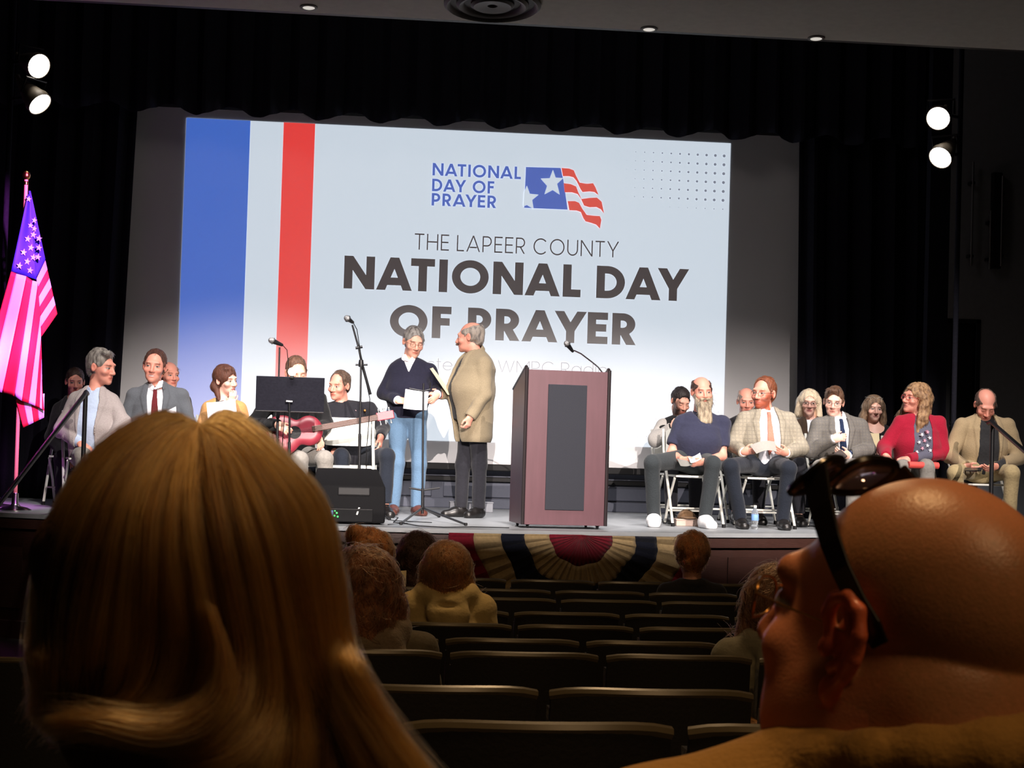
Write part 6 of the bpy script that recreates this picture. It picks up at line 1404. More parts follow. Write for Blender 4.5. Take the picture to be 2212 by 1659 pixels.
# ================================================================ AUDIENCE SEATS
M_SEATBACK = mat('seat_back_black', srgb(30, 29, 31), rough=0.55, bump=0.1, scale=90, var=0.2)
M_SEATCAP = mat('seat_top_edge', srgb(84, 76, 60), rough=0.32, scale=40, var=0.15, spec=0.6)
M_SEATFAB = cloth('seat_fabric_black', (24, 22, 26)); M_ARMWOOD = mat('armrest_wood', srgb(150, 104, 58), rough=0.4, scale=20, var=0.25, stretch=(1, 0.3, 1))
def make_seat():
    r = empty('theatre_seat', (0, 0, 0), 0, 'x', 'seat'); W = 0.252; n = 12
    def shell(z0, z1, th, off, edge=0.0):
        vs = []; fs = []
        for k in (0, 1):
            for i in range(n+1):
                u = -1+2*i/n; x = W*u; bow = 0.045*u*u
                for z in (z0, (z0+z1)/2, z1-edge*abs(u)**6):
                    vs.append((x, off+bow+th*k-0.10*(z-0.86)*-1*0+(0.86-z)*0.12, z))
        K = (n+1)*3; f = lambda k, i, j: k*K+i*3+j
        for i in range(n):
            for j in range(2): fs += [(f(0, i, j), f(0, i+1, j), f(0, i+1, j+1), f(0, i, j+1)), (f(1, i, j), f(1, i, j+1), f(1, i+1, j+1), f(1, i+1, j))]
            fs += [(f(0, i, 0), f(1, i, 0), f(1, i+1, 0), f(0, i+1, 0)), (f(0, i, 2), f(0, i+1, 2), f(1, i+1, 2), f(1, i, 2))]
        for i in (0, n):
            for j in range(2): fs.append((f(0, i, j), f(0, i, j+1), f(1, i, j+1), f(1, i, j)))
        q = MB(); return q.add(vs, fs)
    shell(0.36, 0.845, 0.022, 0.0, 0.012).build('back_panel', M_SEATBACK, r, smooth=True)
    shell(0.44, 0.80, 0.055, 0.024).build('back_cushion', M_SEATFAB, r, smooth=True)
    q = MB(); q.tube([(W*u, 0.014+0.045*u*u, 0.846-0.012*abs(u)**6) for u in np.linspace(-1, 1, 15)], 0.014, 8); q.build('top_edge', M_SEATCAP, r, smooth=True)
    q = MB(); q.box((0, 0.24, 0.47), (0.46, 0.10, 0.40), Matrix.Rotation(-0.16, 3, 'X')); q.build('seat', M_SEATFAB, r, bevel=0.03, seg=3)
    for sx in (-1, 1):
        q = MB(); q.box((sx*0.262, 0.22, 0.615), (0.042, 0.36, 0.026)); q.build('armrest', M_ARMWOOD, r, bevel=0.010)
        q = MB(); q.box((sx*0.262, 0.20, 0.30), (0.030, 0.22, 0.60)); q.box((sx*0.262, 0.20, 0.010), (0.06, 0.30, 0.020)); q.build('standard', M_SEATBACK, r, bevel=0.004)
    return r
seat0 = make_seat(); used = [False]
ROWN = {11.25: 'front row', 10.45: 'second row', 9.7: 'third row', 8.85: 'fourth row', 8.05: 'fifth row', 7.0: 'sixth row', 6.3: 'seventh row', 4.5: 'eighth row', 3.43: 'ninth row'}
ORD = ['first', 'second', 'third', 'fourth', 'fifth', 'sixth', 'seventh', 'eighth', 'ninth', 'tenth', 'eleventh', 'twelfth']
def place_seat(x, y, zt, lab, grp, rz=0.0):
    c = seat0 if not used[0] else copy_tree(seat0); used[0] = True
    c.location = (x, y, zt-0.86); c.rotation_euler = (0, 0, rz); c['label'] = lab; c['group'] = grp; return c
for Y, ytop, gap, L_, Rr in ((11.25, 1257, 1290, 840, 1700), (10.45, 1279, 1197, 840, 1720), (9.7, 1298, 1209, 800, 1720), (8.85, 1327, 1348, 800, 1700), (8.05, 1355, 1379, 780, 1720), (7.0, 1387, 1263, 720, 1720), (6.3, 1416, 1306, 640, 1760), (4.5, 1493, 1180, 720, 1720), (3.43, 1570, 1482, 780, 2000)):
    p = on_y(1302, ytop, Y); xg = on_y(gap, ytop, Y)[0]; pitch = 0.54
    x0 = on_y(L_, ytop, Y)[0]; x1 = on_y(Rr, ytop, Y)[0]
    xs = []; x = xg-pitch/2
    while x > x0-pitch*0.4: x -= pitch
    x += pitch
    while x < x1+pitch*0.4: xs.append(x); x += pitch
    for i, x in enumerate(xs):
        place_seat(x, Y+0.0, p[2]+0.006, 'black theatre seat in the %s from the stage, %s from the left' % (ROWN[Y], ORD[i]), 'theatre seats of the '+ROWN[Y])
# a few seats glimpsed past the foreground heads
for px, py, Y, lab in ((30, 1420, 6.6, 'black theatre seat at the far left edge with its arm rest lit'), (2215, 1500, 4.8, 'black theatre seat at the far right edge beside the bald man in front')):
    p = on_y(px, py, Y); place_seat(p[0], Y, p[2], lab, 'theatre seats at the sides')
# ================================================================ AUDIENCE
def spectator(label, Y, head, sh_y, width, topm, yaw=180, pitch=0, q=1.05, hood=False, skin=SKIN, h=0.008, hair=None, rgb=(90, 60, 40), grey=None, extra=None, seed=0, floor=None, female=True, length=0.2, neck=None, scarf=None, hair_h=0.0055):
    C = on_y(head[0], head[1], Y); M = rot_zxy(yaw, pitch, 0)
    px = lambda d: d*4000/Y
    N = on_y(head[0]+(neck or 0), sh_y, Y)+np.array([0, -0.02, 0]); fz = floor_z(Y) if floor is None else floor
    PE = np.array([N[0], Y+0.02, fz+0.50]); org = np.array([PE[0], PE[1], fz]); root = empty('person', tuple(org), 0, label, 'person', 'seated audience')
    lat = V3(1, 0, 0); hw = width/2-0.06
    SA, SB = N+V3(-hw, 0, -0.06), N+V3(hw, 0, -0.06)
    s = SDF(np.minimum(PE, N)-np.array([width/2+0.16, 0.3, 0.16]), np.maximum(PE, N)+np.array([width/2+0.16, 0.42, 0.16]), h*1.3)
    s.cone(PE, N-V3(0, 0, 0.20), 0.13, 0.13, lat=lat, sx=1.3); s.cone(N-V3(0, 0, 0.20), N-V3(0, 0, 0.05), 0.125, 0.075, k=0.05, lat=lat, sx=1.45)
    for S_, sx in ((SA, -1), (SB, 1)):
        s.cone(N-V3(0, 0, 0.02), S_, 0.055, 0.065, k=0.05); E = S_+V3(sx*0.05, 0.05, -0.27); s.cone(S_, E, 0.066, 0.056, k=0.02); s.cone(E, E+V3(-sx*0.12, 0.22, -0.02), 0.055, 0.045, k=0.02)
    if hood:
        for a in np.linspace(0, math.pi, 7)[:-1]:
            b2 = a+math.pi/6; f = lambda t: N+V3(0.105*math.cos(t+math.pi), -0.075*math.sin(t)-0.0, 0.022-0.035*math.sin(t))
            s.cone(f(a), f(b2), 0.034+0.01*math.sin(a), 0.034+0.01*math.sin(b2), k=0.03)
        s.ell(N+V3(0, -0.105, -0.075), (0.10, 0.045, 0.07), k=0.03); s.ell(N+V3(0, -0.15, -0.035), (0.075, 0.03, 0.012), k=0.015, op='sub')
    else:
        for a in np.linspace(0, 2*math.pi, 11)[:-1]:
            f = lambda t: N+V3(0.068*math.cos(t), 0.066*math.sin(t), 0.012); s.cone(f(a), f(a+2*math.pi/10), 0.016, 0.016, k=0.02)
    s.noise(0.006, 26, seed); s.noise(0.003, 70, seed+1)
    s.obj('hooded_top' if hood else 'jacket', topm, root, org)
    if scarf is not None:
        f_ = SDF(N-0.28, N+0.2, 0.007)
        for a in np.linspace(0, 2*math.pi, 15)[:-1]:
            g_ = lambda t: N+V3(0.115*math.cos(t), 0.10*math.sin(t), -0.005+0.03*math.sin(t*1.0+0.6)); f_.cone(g_(a), g_(a+2*math.pi/14), 0.046, 0.046, k=0.03)
        f_.cone(N+V3(-0.09, -0.09, -0.03), N+V3(0.13, -0.10, -0.10), 0.045, 0.055, k=0.04); f_.noise(0.009, 34, seed+2); f_.noise(0.004, 90, seed); f_.obj('scarf', scarf, root, org)
    B = SDF(np.minimum(PE-0.2, C-0.16), np.maximum(C+0.16, PE+V3(0.25, 0.3, 0.2)), 0.014, [(C-0.13, C+0.13, 0.006)])
    B.cone(PE, N-V3(0, 0, 0.1), 0.09, 0.08, lat=lat, sx=1.3); B.cone(N-V3(0, 0, 0.10), C+M@V3(0, 0.02, -0.06), 0.055, 0.055, k=0.04); head_prims(B, C, M, q, True, female)
    B.obj('body', M_SKIN, root, org, col=face_color(C-org, M, q, skin))
    P_ = dict(root=root, C=C, M=M, q=q, org=org)
    hs_ = hair_mesh('long' if hair == 'long' else 'short', C, M, q, root, org, rgb, grey, 0, seed, h=hair_h, length=length)
    if extra: extra(hs_, lambda x, y, z: C+M@(np.array([x, y, z])*q))
    ho = hs_.obj('hair', M_HAIR, root, org, col=hair_color(rgb, 0.55, grey=grey, seed=seed, fr=120))
    add_strands(ho, 5000, 0.05 if hair != 'long' else 0.075, rgb, grey, seed, 0.0007, 0.45, 0.004)
    return P_
OLIVE = cloth('olive_grey_jacket', (96, 88, 74)); CREAMH = cloth('cream_fleece', (206, 182, 128), var=0.1); GREYH = cloth('grey_hoodie', (128, 124, 108), var=0.15); BLKCOAT = cloth('black_coat', (28, 26, 28))
def ex1(s, p):
    s.ell(p(0, 0.02, 0.035), V3(0.115, 0.125, 0.115)); 
    for sx in (-1, 1): s.cone(p(sx*0.07, 0.04, -0.02), p(sx*0.085, 0.05, -0.15), 0.055, 0.05, k=0.05)
    s.cone(p(0, 0.07, 0), p(0, 0.085, -0.17), 0.085, 0.085, k=0.04); s.noise(0.010, 62, 3); s.noise(0.004, 170, 4); s.noise(0.002, 360, 4)
spectator('woman with tousled shoulder length brown hair and a grey brown scarf', 6.55, (788, 1272), 1366, 0.50, OLIVE, q=1.05, hair='long', rgb=(104, 66, 44), grey=(128, 84, 56), extra=ex1, seed=21, length=0.2, scarf=cloth('grey_brown_scarf', (112, 98, 84), scale=120))
def ex2(s, p):
    s.ell(p(0.0, 0.02, 0.05), V3(0.105, 0.115, 0.105)); s.ell(p(0.062, 0.03, 0.115), (0.045, 0.05, 0.04), k=0.02); s.noise(0.008, 75, 6); s.noise(0.004, 180, 7)
spectator('person with curly auburn hair in front of the woman with grey scarf', 8.9, (800, 1214), 1275, 0.44, BLKCOAT, q=1.15, hair='short', rgb=(150, 92, 52), grey=(186, 122, 70), extra=ex2, seed=22)
def ex3(s, p):
    s.ell(p(0, 0.02, 0.035), V3(0.100, 0.115, 0.104)); s.cone(p(0, 0.05, 0), p(0, 0.06, -0.09), 0.085, 0.07, k=0.04); s.noise(0.004, 80, 3); s.noise(0.002, 240, 3)
spectator('person with brown bobbed hair in a cream hooded top', 8.3, (964, 1236), 1284, 0.44, CREAMH, q=1.02, hood=True, hair='long', rgb=(124, 80, 46), grey=(150, 98, 56), extra=ex3, seed=23)
def ex4(s, p):
    s.ell(p(0, 0.02, 0.035), V3(0.105, 0.115, 0.11)); s.cone(p(0, 0.05, 0), p(0, 0.06, -0.2), 0.09, 0.085, k=0.04); s.noise(0.007, 70, 5)
spectator('dark haired person near the front beside the red bunting edge', 10.7, (906, 1204), 1262, 0.44, BLKCOAT, q=1.1, yaw=150, hair='long', rgb=(58, 36, 28), extra=ex4, seed=24)
def ex5(s, p):
    s.ell(p(0.045, 0.06, 0.065), (0.058, 0.055, 0.055), k=0.015); s.ell(p(0, 0.02, 0.035), V3(0.096, 0.112, 0.10)); s.noise(0.006, 80, 6); s.noise(0.003, 190, 6)
spectator('woman with reddish brown hair in a bun and black coat before the bunting', 10.7, (1494, 1202), 1262, 0.40, BLKCOAT, q=1.1, hair='short', rgb=(136, 82, 46), grey=(176, 112, 66), extra=ex5, seed=25)
spectator('person in grey hooded top half hidden behind the bald man in front', 6.6, (1672, 1304), 1384, 0.46, GREYH, q=1.05, hood=True, hair='long', rgb=(96, 64, 44), extra=ex3, seed=26, neck=4)
sheet('paper_sheet', 'small cream sheet held beside the dark haired person near the front', [(855, 1232, 10.50), (878, 1232, 10.50), (876, 1280, 10.465), (858, 1280, 10.465)], M_CREAM)
# ================================================================ FOREGROUND: WOMAN WITH LONG HAIR
YF1 = 1.37
C1 = on_y(402, 1292, YF1); fz1 = floor_z(YF1); N1 = C1+V3(0.01, -0.01, -0.185); org1 = np.array([C1[0], YF1+0.05, fz1])
f1 = empty('person', tuple(org1), 0, 'woman with long light brown hair seen from behind in the left foreground', 'person', 'foreground audience')
M1 = rot_zxy(180, 3, 0)
B = SDF(np.array([C1[0]-0.30, YF1-0.20, fz1+0.42]), C1+V3(0.32, 0.2, 0.16), 0.014, [(C1-0.13, C1+0.13, 0.006)])
B.cone(V3(C1[0], YF1, fz1+0.55), N1-V3(0, 0, 0.12), 0.10, 0.09, lat=V3(1, 0, 0), sx=1.35); B.cone(N1-V3(0, 0, 0.12), C1+M1@V3(0, 0.02, -0.06), 0.055, 0.053, k=0.04)
head_prims(B, C1, M1, 1.0, True, True); B.obj('body', M_SKIN, f1, org1, col=face_color(C1-org1, M1, 1.0, SKINP))
s = SDF(np.array([C1[0]-0.36, YF1-0.24, fz1+0.40]), np.array([C1[0]+0.36, YF1+0.34, N1[2]+0.08]), 0.010)
s.cone(V3(C1[0], YF1, fz1+0.52), N1-V3(0, 0, 0.20), 0.13, 0.13, lat=V3(1, 0, 0), sx=1.3); s.cone(N1-V3(0, 0, 0.20), N1-V3(0, 0, 0.05), 0.125, 0.08, k=0.05, lat=V3(1, 0, 0), sx=1.4)
for sx in (-1, 1):
    S_ = N1+V3(sx*0.165, 0, -0.055); s.cone(N1-V3(0, 0, 0.02), S_, 0.055, 0.07, k=0.05); E = S_+V3(sx*0.05, 0.04, -0.27); s.cone(S_, E, 0.068, 0.06, k=0.02); s.cone(E, E+V3(-sx*0.1, 0.22, 0.0), 0.058, 0.045, k=0.02)
for a in np.linspace(0, 2*math.pi, 13)[:-1]:
    f = lambda t: N1+V3(0.075*math.cos(t), 0.07*math.sin(t), 0.0); s.cone(f(a), f(a+math.pi/6), 0.026, 0.026, k=0.02)
s.noise(0.006, 24, 1); s.obj('jacket', cloth('dark_olive_jacket', (44, 44, 36), scale=160), f1, org1)
# hair volume under the strands
s = SDF(C1-V3(0.20, 0.17, 0.28), C1+V3(0.22, 0.17, 0.17), 0.007)
s.ell(C1+V3(0.005, -0.005, 0.030), (0.091, 0.108, 0.094)); s.cone(C1+V3(-0.005, -0.045, 0.02), C1+V3(-0.005, -0.05, -0.085), 0.066, 0.055, k=0.04, lat=V3(1, 0, 0), sx=1.5)
s.cone(C1+V3(0.06, -0.05, -0.03), C1+V3(0.115, -0.045, -0.22), 0.045, 0.045, k=0.04)
s.ell(C1+V3(0, 0.115, -0.045), (0.062, 0.085, 0.105), k=0.01, op='sub'); s.noise(0.004, 60, 2)
HB1 = s.obj('hair', M_HAIR, f1, org1, col=hair_color((62, 40, 24), 0.3, seed=3))
# strands: guide lines seen on the back of the head, pushed onto a rounded hair volume
G1 = {  # u : list of (px, py, lift) from crown to tip
 -1.0: [(425, 914, 0), (346, 903, 0), (215, 975, 0), (130, 1090, 0), (84, 1230, 0), (72, 1340, 0), (70, 1440, 0.0), (78, 1500, 0.02), (60, 1540, 0.05)],
 -0.75: [(427, 914, 0), (355, 910, 0), (255, 990, 0), (185, 1110, 0), (140, 1250, 0), (120, 1370, 0), (112, 1460, 0.0), (105, 1520, 0.02), (80, 1560, 0.05)],
 -0.5: [(428, 910, 0), (375, 930, 0), (305, 1005, 0), (255, 1120, 0), (225, 1260, 0), (205, 1380, 0.0), (190, 1470, 0.02), (160, 1530, 0.04), (110, 1570, 0.06)],
 -0.2: [(430, 912, 0), (400, 945, 0), (360, 1025, 0), (335, 1140, 0), (330, 1270, 0), (330, 1390, 0.01), (300, 1490, 0.01), (220, 1555, 0.0), (110, 1570, 0.0)],
 0.05: [(431, 914, 0), (425, 960, 0), (415, 1050, 0), (425, 1170, 0), (452, 1300, 0), (474, 1420, 0.0), (440, 1520, -0.01), (335, 1578, -0.015), (170, 1556, -0.01)],
 0.2: [(433, 914, 0), (450, 960, 0), (470, 1060, 0), (500, 1190, 0), (530, 1320, 0), (545, 1430, 0.0), (530, 1530, -0.01), (430, 1610, -0.015), (270, 1600, -0.01)],
 0.35: [(434, 914, 0), (475, 950, 0), (520, 1040, 0), (560, 1170, 0), (590, 1310, 0), (610, 1430, 0), (620, 1540, 0), (600, 1640, -0.01), (560, 1740, -0.01)],
 0.6: [(436, 914, 0), (492, 932, 0), (564, 1014, 0), (630, 1130, 0), (665, 1280, 0), (690, 1410, 0), (725, 1520, 0), (780, 1620, 0), (840, 1740, 0)],
 0.8: [(438, 914, 0), (502, 908, 0), (592, 994, 0), (675, 1110, 0), (712, 1270, 0), (735, 1400, 0), (775, 1500, 0), (840, 1600, 0), (930, 1720, 0)],
 1.0: [(440, 914, 0), (500, 902, 0), (612, 992, 0), (702, 1100, 0), (738, 1260, 0), (756, 1390, 0), (800, 1480, 0), (870, 1580, 0.01), (975, 1700, 0.01)]}
def hair_curves(name, n, m, parent, G_, seed=1, npt=18, ncl=46, jitter=8.0, lo_lift=0.0, bulged=True):
    GU = np.array(sorted(G_)); GP = np.array([G_[u] for u in GU], float)
    rg = np.random.default_rng(seed); u = np.clip(rg.uniform(-1.02, 1.02, n), -1, 1); t = np.linspace(0, 1, npt)
    cid = np.round(u*ncl+0.9*rg.normal(0, 1, n)*0.35); clump = cid/ncl+0.25/ncl*np.sin(cid*12.9)
    layer = rg.random(n)**1.5                        # 0 outer, 1 inner
    s0 = rg.random(n)**1.6*0.55; s1 = 1-0.22*rg.random(n)**2; fly = rg.random(n) < 0.14
    S_ = s0[:, None]+(s1-s0)[:, None]*t[None]
    uu = u[:, None]+(clump-u)[:, None]*(0.25+0.35*S_)
    uu = np.clip(uu+0.02*np.sin(6*S_+(cid*7.1)[:, None])*S_+0.012*np.sin(6*S_+rg.uniform(0, 6, n)[:, None])*S_, -1.04, 1.04)
    k = np.clip(np.searchsorted(GU, uu)-1, 0, len(GU)-2); w_ = np.clip((uu-GU[k])/(GU[k+1]-GU[k]), -0.2, 1.2)
    x = S_*(GP.shape[1]-1); j = np.clip(x.astype(int), 0, GP.shape[1]-2); f = x-j
    def cat(a, b):   # Catmull-Rom in s
        p0 = GP[a, np.maximum(b-1, 0)]; p1 = GP[a, b]; p2 = GP[a, b+1]; p3 = GP[a, np.minimum(b+2, GP.shape[1]-1)]; q_ = f[..., None]
        return 0.5*(2*p1+(p2-p0)*q_+(2*p0-5*p1+4*p2-p3)*q_**2+(3*p1-p0-3*p2+p3)*q_**3)
    P = cat(k, j)*(1-w_[..., None])+cat(k+1, j)*w_[..., None]
    jit = (rg.normal(0, 1, (n, 1, 2))*jitter+rg.normal(0, 1, (n, 1, 2))*np.where(fly, 20, 4)[:, None, None]*S_[..., None])
    jit += 3.5*np.stack([np.sin(13*S_+rg.uniform(0, 6, n)[:, None]), np.cos(11*S_+rg.uniform(0, 6, n)[:, None])], -1)
    P[..., :2] += jit*np.minimum(1, S_*6)[..., None]
    if bulged: P[..., 0] = 402+(P[..., 0]-402)*0.965
    D = FWD[None, None]+RIGHT[None, None]*((P[..., 0]-CX)/FPX)[..., None]-UP[None, None]*((P[..., 1]-CY)/FPX)[..., None]
    W0 = CAM+D*(YF1/D[..., 1])[..., None]
    dx = (W0[..., 0]-C1[0]-0.005)/0.122; dz = (W0[..., 2]-C1[2]-0.02)
    e = 1-np.clip(np.abs(dx), 0, 1.15)**2.2-np.where(dz > 0, (dz/0.128)**2, 0)
    bulge = 0.125*np.sqrt(np.clip(e, 0.0, 1))+0.0
    bulge = np.where(dz < -0.06, np.maximum(bulge, 0.075), bulge)
    Yd = YF1-bulge*(1-0.10*layer[:, None])+P[..., 2]+0.004*rg.normal(0, 1, (n, 1))
    Yd = Yd+(0.006*np.sin(cid*5.3))[:, None]*np.minimum(1, 3*S_)+lo_lift
    if not bulged: Yd = YF1+P[..., 2]+0.008*rg.normal(0, 1, (n, 1))
    W = CAM+D*(Yd/D[..., 1])[..., None]-org1
    cv = bpy.data.hair_curves.new(name); cv.add_curves([npt]*n)
    cv.attributes['position'].data.foreach_set('vector', W.astype(np.float32).ravel())
    ra = cv.attributes.get('radius') or cv.attributes.new('radius', 'FLOAT', 'POINT')
    ra.data.foreach_set('value', np.tile((0.00020*(1-0.6*t**3)), n).astype(np.float32))
    at = cv.attributes.new('tone', 'FLOAT', 'CURVE'); at.data.foreach_set('value', np.clip(0.5+0.34*np.sin(cid*3.7)+0.16*np.sin(cid*1.3)+0.10*rg.normal(0, 1, n), 0, 1).astype(np.float32))
    o = bpy.data.objects.new(name, cv); COL.objects.link(o); cv.materials.append(m); o.parent = parent; o['kind'] = 'stuff'
    return o
mh = bpy.data.materials.new('light_brown_hair'); mh.use_nodes = True; nt = mh.node_tree; nt.nodes.remove(nt.nodes['Principled BSDF'])
hb = nt.nodes.new('ShaderNodeBsdfHairPrincipled'); hb.parametrization = 'COLOR'; hb.inputs['Color'].default_value = (*srgb(150, 100, 52), 1); hb.inputs['Roughness'].default_value = 0.32; hb.inputs['Radial Roughness'].default_value = 0.45
hi_ = nt.nodes.new('ShaderNodeAttribute'); hi_.attribute_name = 'tone'; rmp = nt.nodes.new('ShaderNodeValToRGB'); rmp.color_ramp.elements[0].color = (*srgb(70, 44, 24), 1); rmp.color_ramp.elements[1].color = (*srgb(186, 134, 70), 1)
nt.links.new(hi_.outputs['Fac'], rmp.inputs[0]); nt.links.new(rmp.outputs[0], hb.inputs['Color'])
nt.links.new(hb.outputs[0], nt.nodes['Material Output'].inputs[0])
hair_curves('hair_strands', 34000, mh, f1, G1)
# a lock that curls out over the left shoulder
G2 = {-1.0: [(440, 1290, -0.150), (466, 1400, -0.152), (452, 1480, -0.155), (400, 1525, -0.160), (320, 1545, -0.165), (230, 1538, -0.165), (150, 1548, -0.16), (95, 1556, -0.15)],
       0.0: [(452, 1300, -0.150), (482, 1415, -0.155), (470, 1500, -0.160), (410, 1552, -0.166), (330, 1572, -0.170), (235, 1560, -0.170), (165, 1556, -0.165), (110, 1560, -0.155)],
       1.0: [(466, 1310, -0.148), (500, 1430, -0.150), (494, 1520, -0.155), (430, 1585, -0.160), (335, 1604, -0.165), (240, 1588, -0.165), (180, 1572, -0.16), (130, 1564, -0.15)]}
hair_curves('hair_strands', 3200, mh, f1, G2, seed=5, ncl=6, jitter=4.0, bulged=False)
# ================================================================ FOREGROUND: BALD MAN WITH SUNGLASSES ON HIS HEAD
YF2 = 1.42; Q2 = 1.06
C2 = on_y(1950, 1376, YF2); M2 = rot_zxy(-138, -11, 0); fz2 = floor_z(YF2); org2 = np.array([C2[0]+0.05, YF2, fz2])
f2 = empty('person', tuple(org2), 0, 'bald man in tan jacket with dark sunglasses pushed up on his head, right foreground', 'person', 'foreground audience')
p2 = lambda x, y, z: C2+M2@(np.array([x, y, z])*Q2)
NB = C2+V3(0.028, -0.005, -0.105)
B = SDF(np.array([NB[0]-0.28, YF2-0.26, fz2+0.45]), C2+V3(0.26, 0.25, 0.17), 0.013, [(C2-V3(0.14, 0.14, 0.16), C2+V3(0.14, 0.14, 0.145), 0.0024)])
B.cone(V3(NB[0], YF2, fz2+0.6), NB-V3(0, 0, 0.10), 0.11, 0.10, lat=V3(1, 0, 0), sx=1.35)
B.cone(NB-V3(0, 0, 0.08), p2(0, 0.040, -0.04), 0.096, 0.083, k=0.04)
head_prims(B, C2, M2, Q2, False, False)
for sx in (-1, 1): B.ell(p2(sx*0.048, -0.018, -0.070), V3(0.034, 0.055, 0.050)*Q2, M2, k=0.03)
B.ell(p2(0, 0.075, -0.055), V3(0.055, 0.035, 0.022)*Q2, M2, k=0.03); B.ell(p2(0, 0.070, -0.095), V3(0.06, 0.035, 0.018)*Q2, M2, k=0.02)
for sx in (-1, 1):      # ears modelled in full
    E = lambda x, y, z: p2(sx*x, y, z)
    B.ell(E(0.079, 0.004, 0.0), V3(0.007, 0.016, 0.026)*Q2, M2@np.array(Matrix.Rotation(sx*R_(-24), 3, 'Z')), k=0.006)
    hx = [(0.079, -0.012, 0.002), (0.083, -0.016, 0.018), (0.087, -0.010, 0.031), (0.091, 0.003, 0.036), (0.096, 0.016, 0.029), (0.099, 0.022, 0.013), (0.097, 0.019, -0.005), (0.091, 0.011, -0.020), (0.085, 0.002, -0.031)]
    for a, b2 in zip(hx[:-1], hx[1:]): B.cone(E(*a), E(*b2), 0.0052*Q2, 0.0052*Q2, k=0.003)
    B.ell(E(0.084, -0.003, -0.034), V3(0.0055, 0.0085, 0.011)*Q2, M2, k=0.005)
    for a, b2 in (((0.090, 0.004, 0.026), (0.093, 0.012, 0.010)), ((0.093, 0.012, 0.010), (0.089, 0.008, -0.010)), ((0.089, 0.008, -0.010), (0.085, -0.004, -0.018))): B.cone(E(*a), E(*b2), 0.0045*Q2, 0.0045*Q2, k=0.003)
    B.ell(E(0.083, -0.013, -0.006), V3(0.005, 0.006, 0.008)*Q2, M2, k=0.004); B.ell(E(0.089, 0.000, 0.000), V3(0.008, 0.0075, 0.011)*Q2, M2, k=0.003, op='sub')
fc_ = face_color(C2-org2, M2, Q2, srgb(214, 140, 104), brow=srgb(110, 84, 66))
def scalp_col(v):
    c = fc_(v); L = (v-(C2-org2))@M2/Q2; x, y, z = L.T; sm = lambda a: 1/(1+np.exp(-a))
    w = sm((z+0.062)/0.018)*sm((y+0.025+0.5*np.maximum(0, z-0.03))/0.008)*(np.abs(x) < 0.0795+0*z)*(z < 0.2)
    w = w*(1-sm((z-0.098)/0.010)*0.75)
    n = 0.5+0.5*wob(v[:, 0], v[:, 1], v[:, 2], 900, 1)*wob(v[:, 0], v[:, 1], v[:, 2], 520, 2)
    w = np.clip(w*(0.25+0.62*n), 0, 0.9)[:, None]; c = c*(1-w)+np.array(srgb(134, 106, 64))*w
    ear = ((np.abs(x) > 0.081) & (np.abs(z) < 0.05))[:, None]; return np.where(ear, c*np.array([1.0, 0.66, 0.56]), c)
M_SKIN2 = mat('bald_skin', (1, 1, 1), rough=0.36, vcol=True, bump=0.10, scale=420, var=0.10, spec=0.5, sub=0.12)
B.obj('body', M_SKIN2, f2, org2, col=scalp_col)
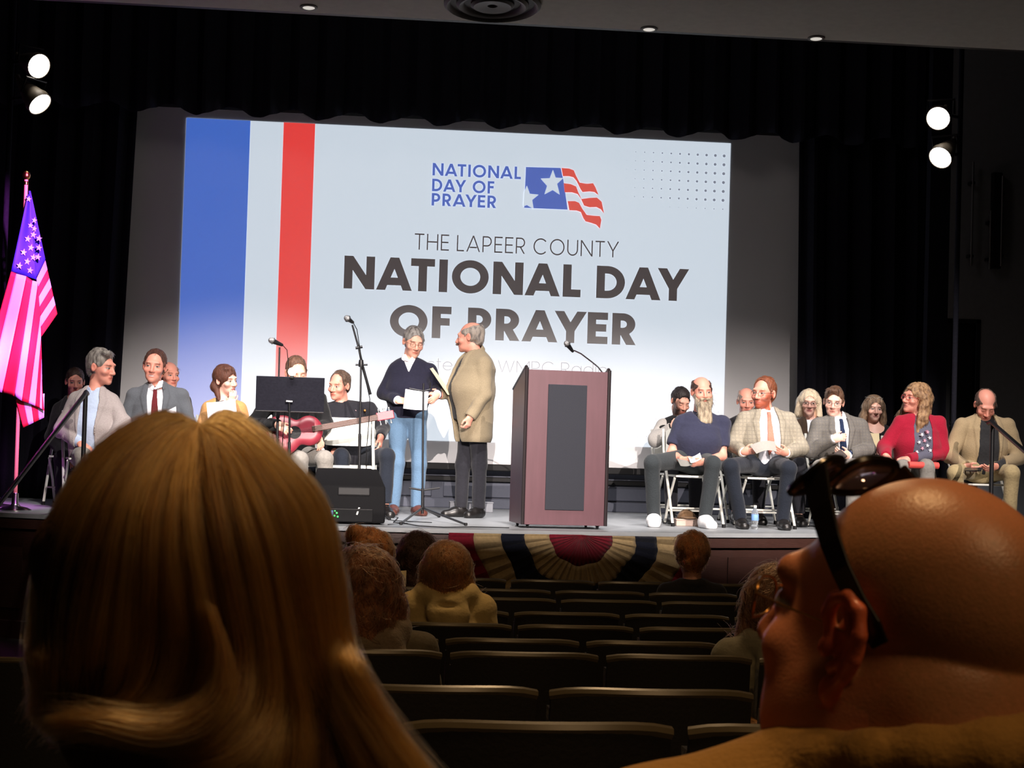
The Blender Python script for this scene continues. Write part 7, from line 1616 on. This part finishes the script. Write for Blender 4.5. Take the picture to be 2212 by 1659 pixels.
# sunglasses: thick dark frame high on the forehead, near temple running down behind the ear
M_SUN = mat('black_tortoise_frame', srgb(20, 15, 12), rough=0.25, scale=30, var=0.6); M_SLENS = mat('smoked_lens', (0.62, 0.52, 0.54), rough=0.05, trans=0.9, var=0.02)
sg = empty('sunglasses', tuple(p2(0, -0.06, 0.12)), 0, 'dark framed sunglasses resting on the head of the bald man in front', 'sunglasses'); so = p2(0, -0.06, 0.12)
rl = lambda x, y, z: tuple(p2(x, y, z)-so)
for sx in (-1, 1):
    ring = []
    for a in np.linspace(0, 2*math.pi, 25):
        cx_ = 0.032+0.025*math.copysign(abs(math.cos(a))**0.7, math.cos(a)); cz_ = 0.021*math.copysign(abs(math.sin(a))**0.7, math.sin(a))
        ring.append(rl(sx*cx_, -0.066-0.018*(1-(cx_/0.07)**2)+cz_*0.66, 0.104+cz_*0.74))
    q = MB(); q.tube(ring, 0.0042, 8, caps=False); q.build('lens_rim', M_SUN, sg, smooth=True)
    q = MB(); q.add(ring[:-1]+[tuple(np.mean(ring[:-1], 0)+M2@V3(0, -0.003, 0.002))], [(i, (i+1) % 24, 24) for i in range(24)]); o = q.build('lens', M_SLENS, sg, smooth=True); md = o.modifiers.new('th', 'SOLIDIFY'); md.thickness = 0.0015
    q = MB(); tp_ = [(0.056, -0.066, 0.110), (0.072, -0.045, 0.089), (0.084, -0.025, 0.069), (0.090, -0.008, 0.052), (0.092, 0.010, 0.034), (0.092, 0.025, 0.020), (0.090, 0.034, 0.009)]
    vs = []; fs = []; wd_ = [0.012, 0.0105, 0.009, 0.008, 0.008, 0.0085, 0.007]
    for i, pt in enumerate(tp_):
        a_ = np.array(tp_[min(i+1, 6)])-np.array(tp_[max(i-1, 0)]); a_ = unit(a_); n_ = unit(np.cross(a_, V3(1, 0, 0)))
        for dn_, dx_ in ((-1, -1), (1, -1), (1, 1), (-1, 1)):
            v_ = np.array(pt)+n_*wd_[i]*dn_+V3(0.0018, 0, 0)*dx_; vs.append(rl(sx*v_[0], v_[1], v_[2]))
    for i in range(6):
        for k in range(4): fs.append((4*i+k, 4*i+(k+1) % 4, 4*i+4+(k+1) % 4, 4*i+4+k))
    fs += [(0, 1, 2, 3), (27, 26, 25, 24)]; q.add(vs, fs); q.build('temple_arm', M_SUN, sg, bevel=0.0012)
q = MB(); q.tube([rl(-0.010, -0.083, 0.106), rl(0, -0.086, 0.110), rl(0.010, -0.083, 0.106)], 0.004, 8); q.build('bridge', M_SUN, sg, smooth=True)
# eyeglasses he is wearing
glasses(C2, M2, Q2, f2, org2, m=mat('gold_spectacle_frame', srgb(170, 120, 60), rough=0.25, metal=0.8), r=0.0011)
# jacket
M_TANJ = cloth('tan_canvas_jacket', (170, 128, 66), scale=180, bump=0.2, var=0.12)
s = SDF(np.array([NB[0]-0.40, YF2-0.26, fz2+0.45]), np.array([NB[0]+0.36, YF2+0.34, NB[2]+0.12]), 0.008)
s.cone(V3(NB[0], YF2, fz2+0.55), NB-V3(0, 0, 0.20), 0.15, 0.15, lat=V3(1, 0, 0), sx=1.35); s.cone(NB-V3(0, 0, 0.20), NB-V3(0, 0, 0.045), 0.14, 0.095, k=0.05, lat=V3(1, 0, 0), sx=1.55)
for sx in (-1, 1):
    S_ = NB+V3(sx*0.215, 0.01, -0.085); s.cone(NB-V3(0, 0, 0.025), S_, 0.075, 0.085, k=0.05); E = S_+V3(sx*0.05, 0.04, -0.28); s.cone(S_, E, 0.078, 0.068, k=0.02); s.cone(E, E+V3(-sx*0.1, 0.22, 0.0), 0.066, 0.05, k=0.02)
for a in np.linspace(0, 2*math.pi, 17)[:-1]:
    f = lambda t: NB+V3(0.112*math.cos(t), 0.095*math.sin(t)-0.01, 0.022+0.010*math.cos(t)-0.012*math.sin(t)); s.cone(f(a), f(a+math.pi/8), 0.020, 0.020, k=0.015)
s.noise(0.005, 22, 5); s.noise(0.002, 55, 6); s.obj('jacket', M_TANJ, f2, org2)
for x, y, lab in ((C1[0], YF1-0.22, 'theatre seat under the long haired woman in the foreground'), (NB[0], YF2-0.26, 'theatre seat under the bald man in the foreground')):
    place_seat(x, y, floor_z(y)+0.86, 'black '+lab, 'theatre seats nearest the camera')
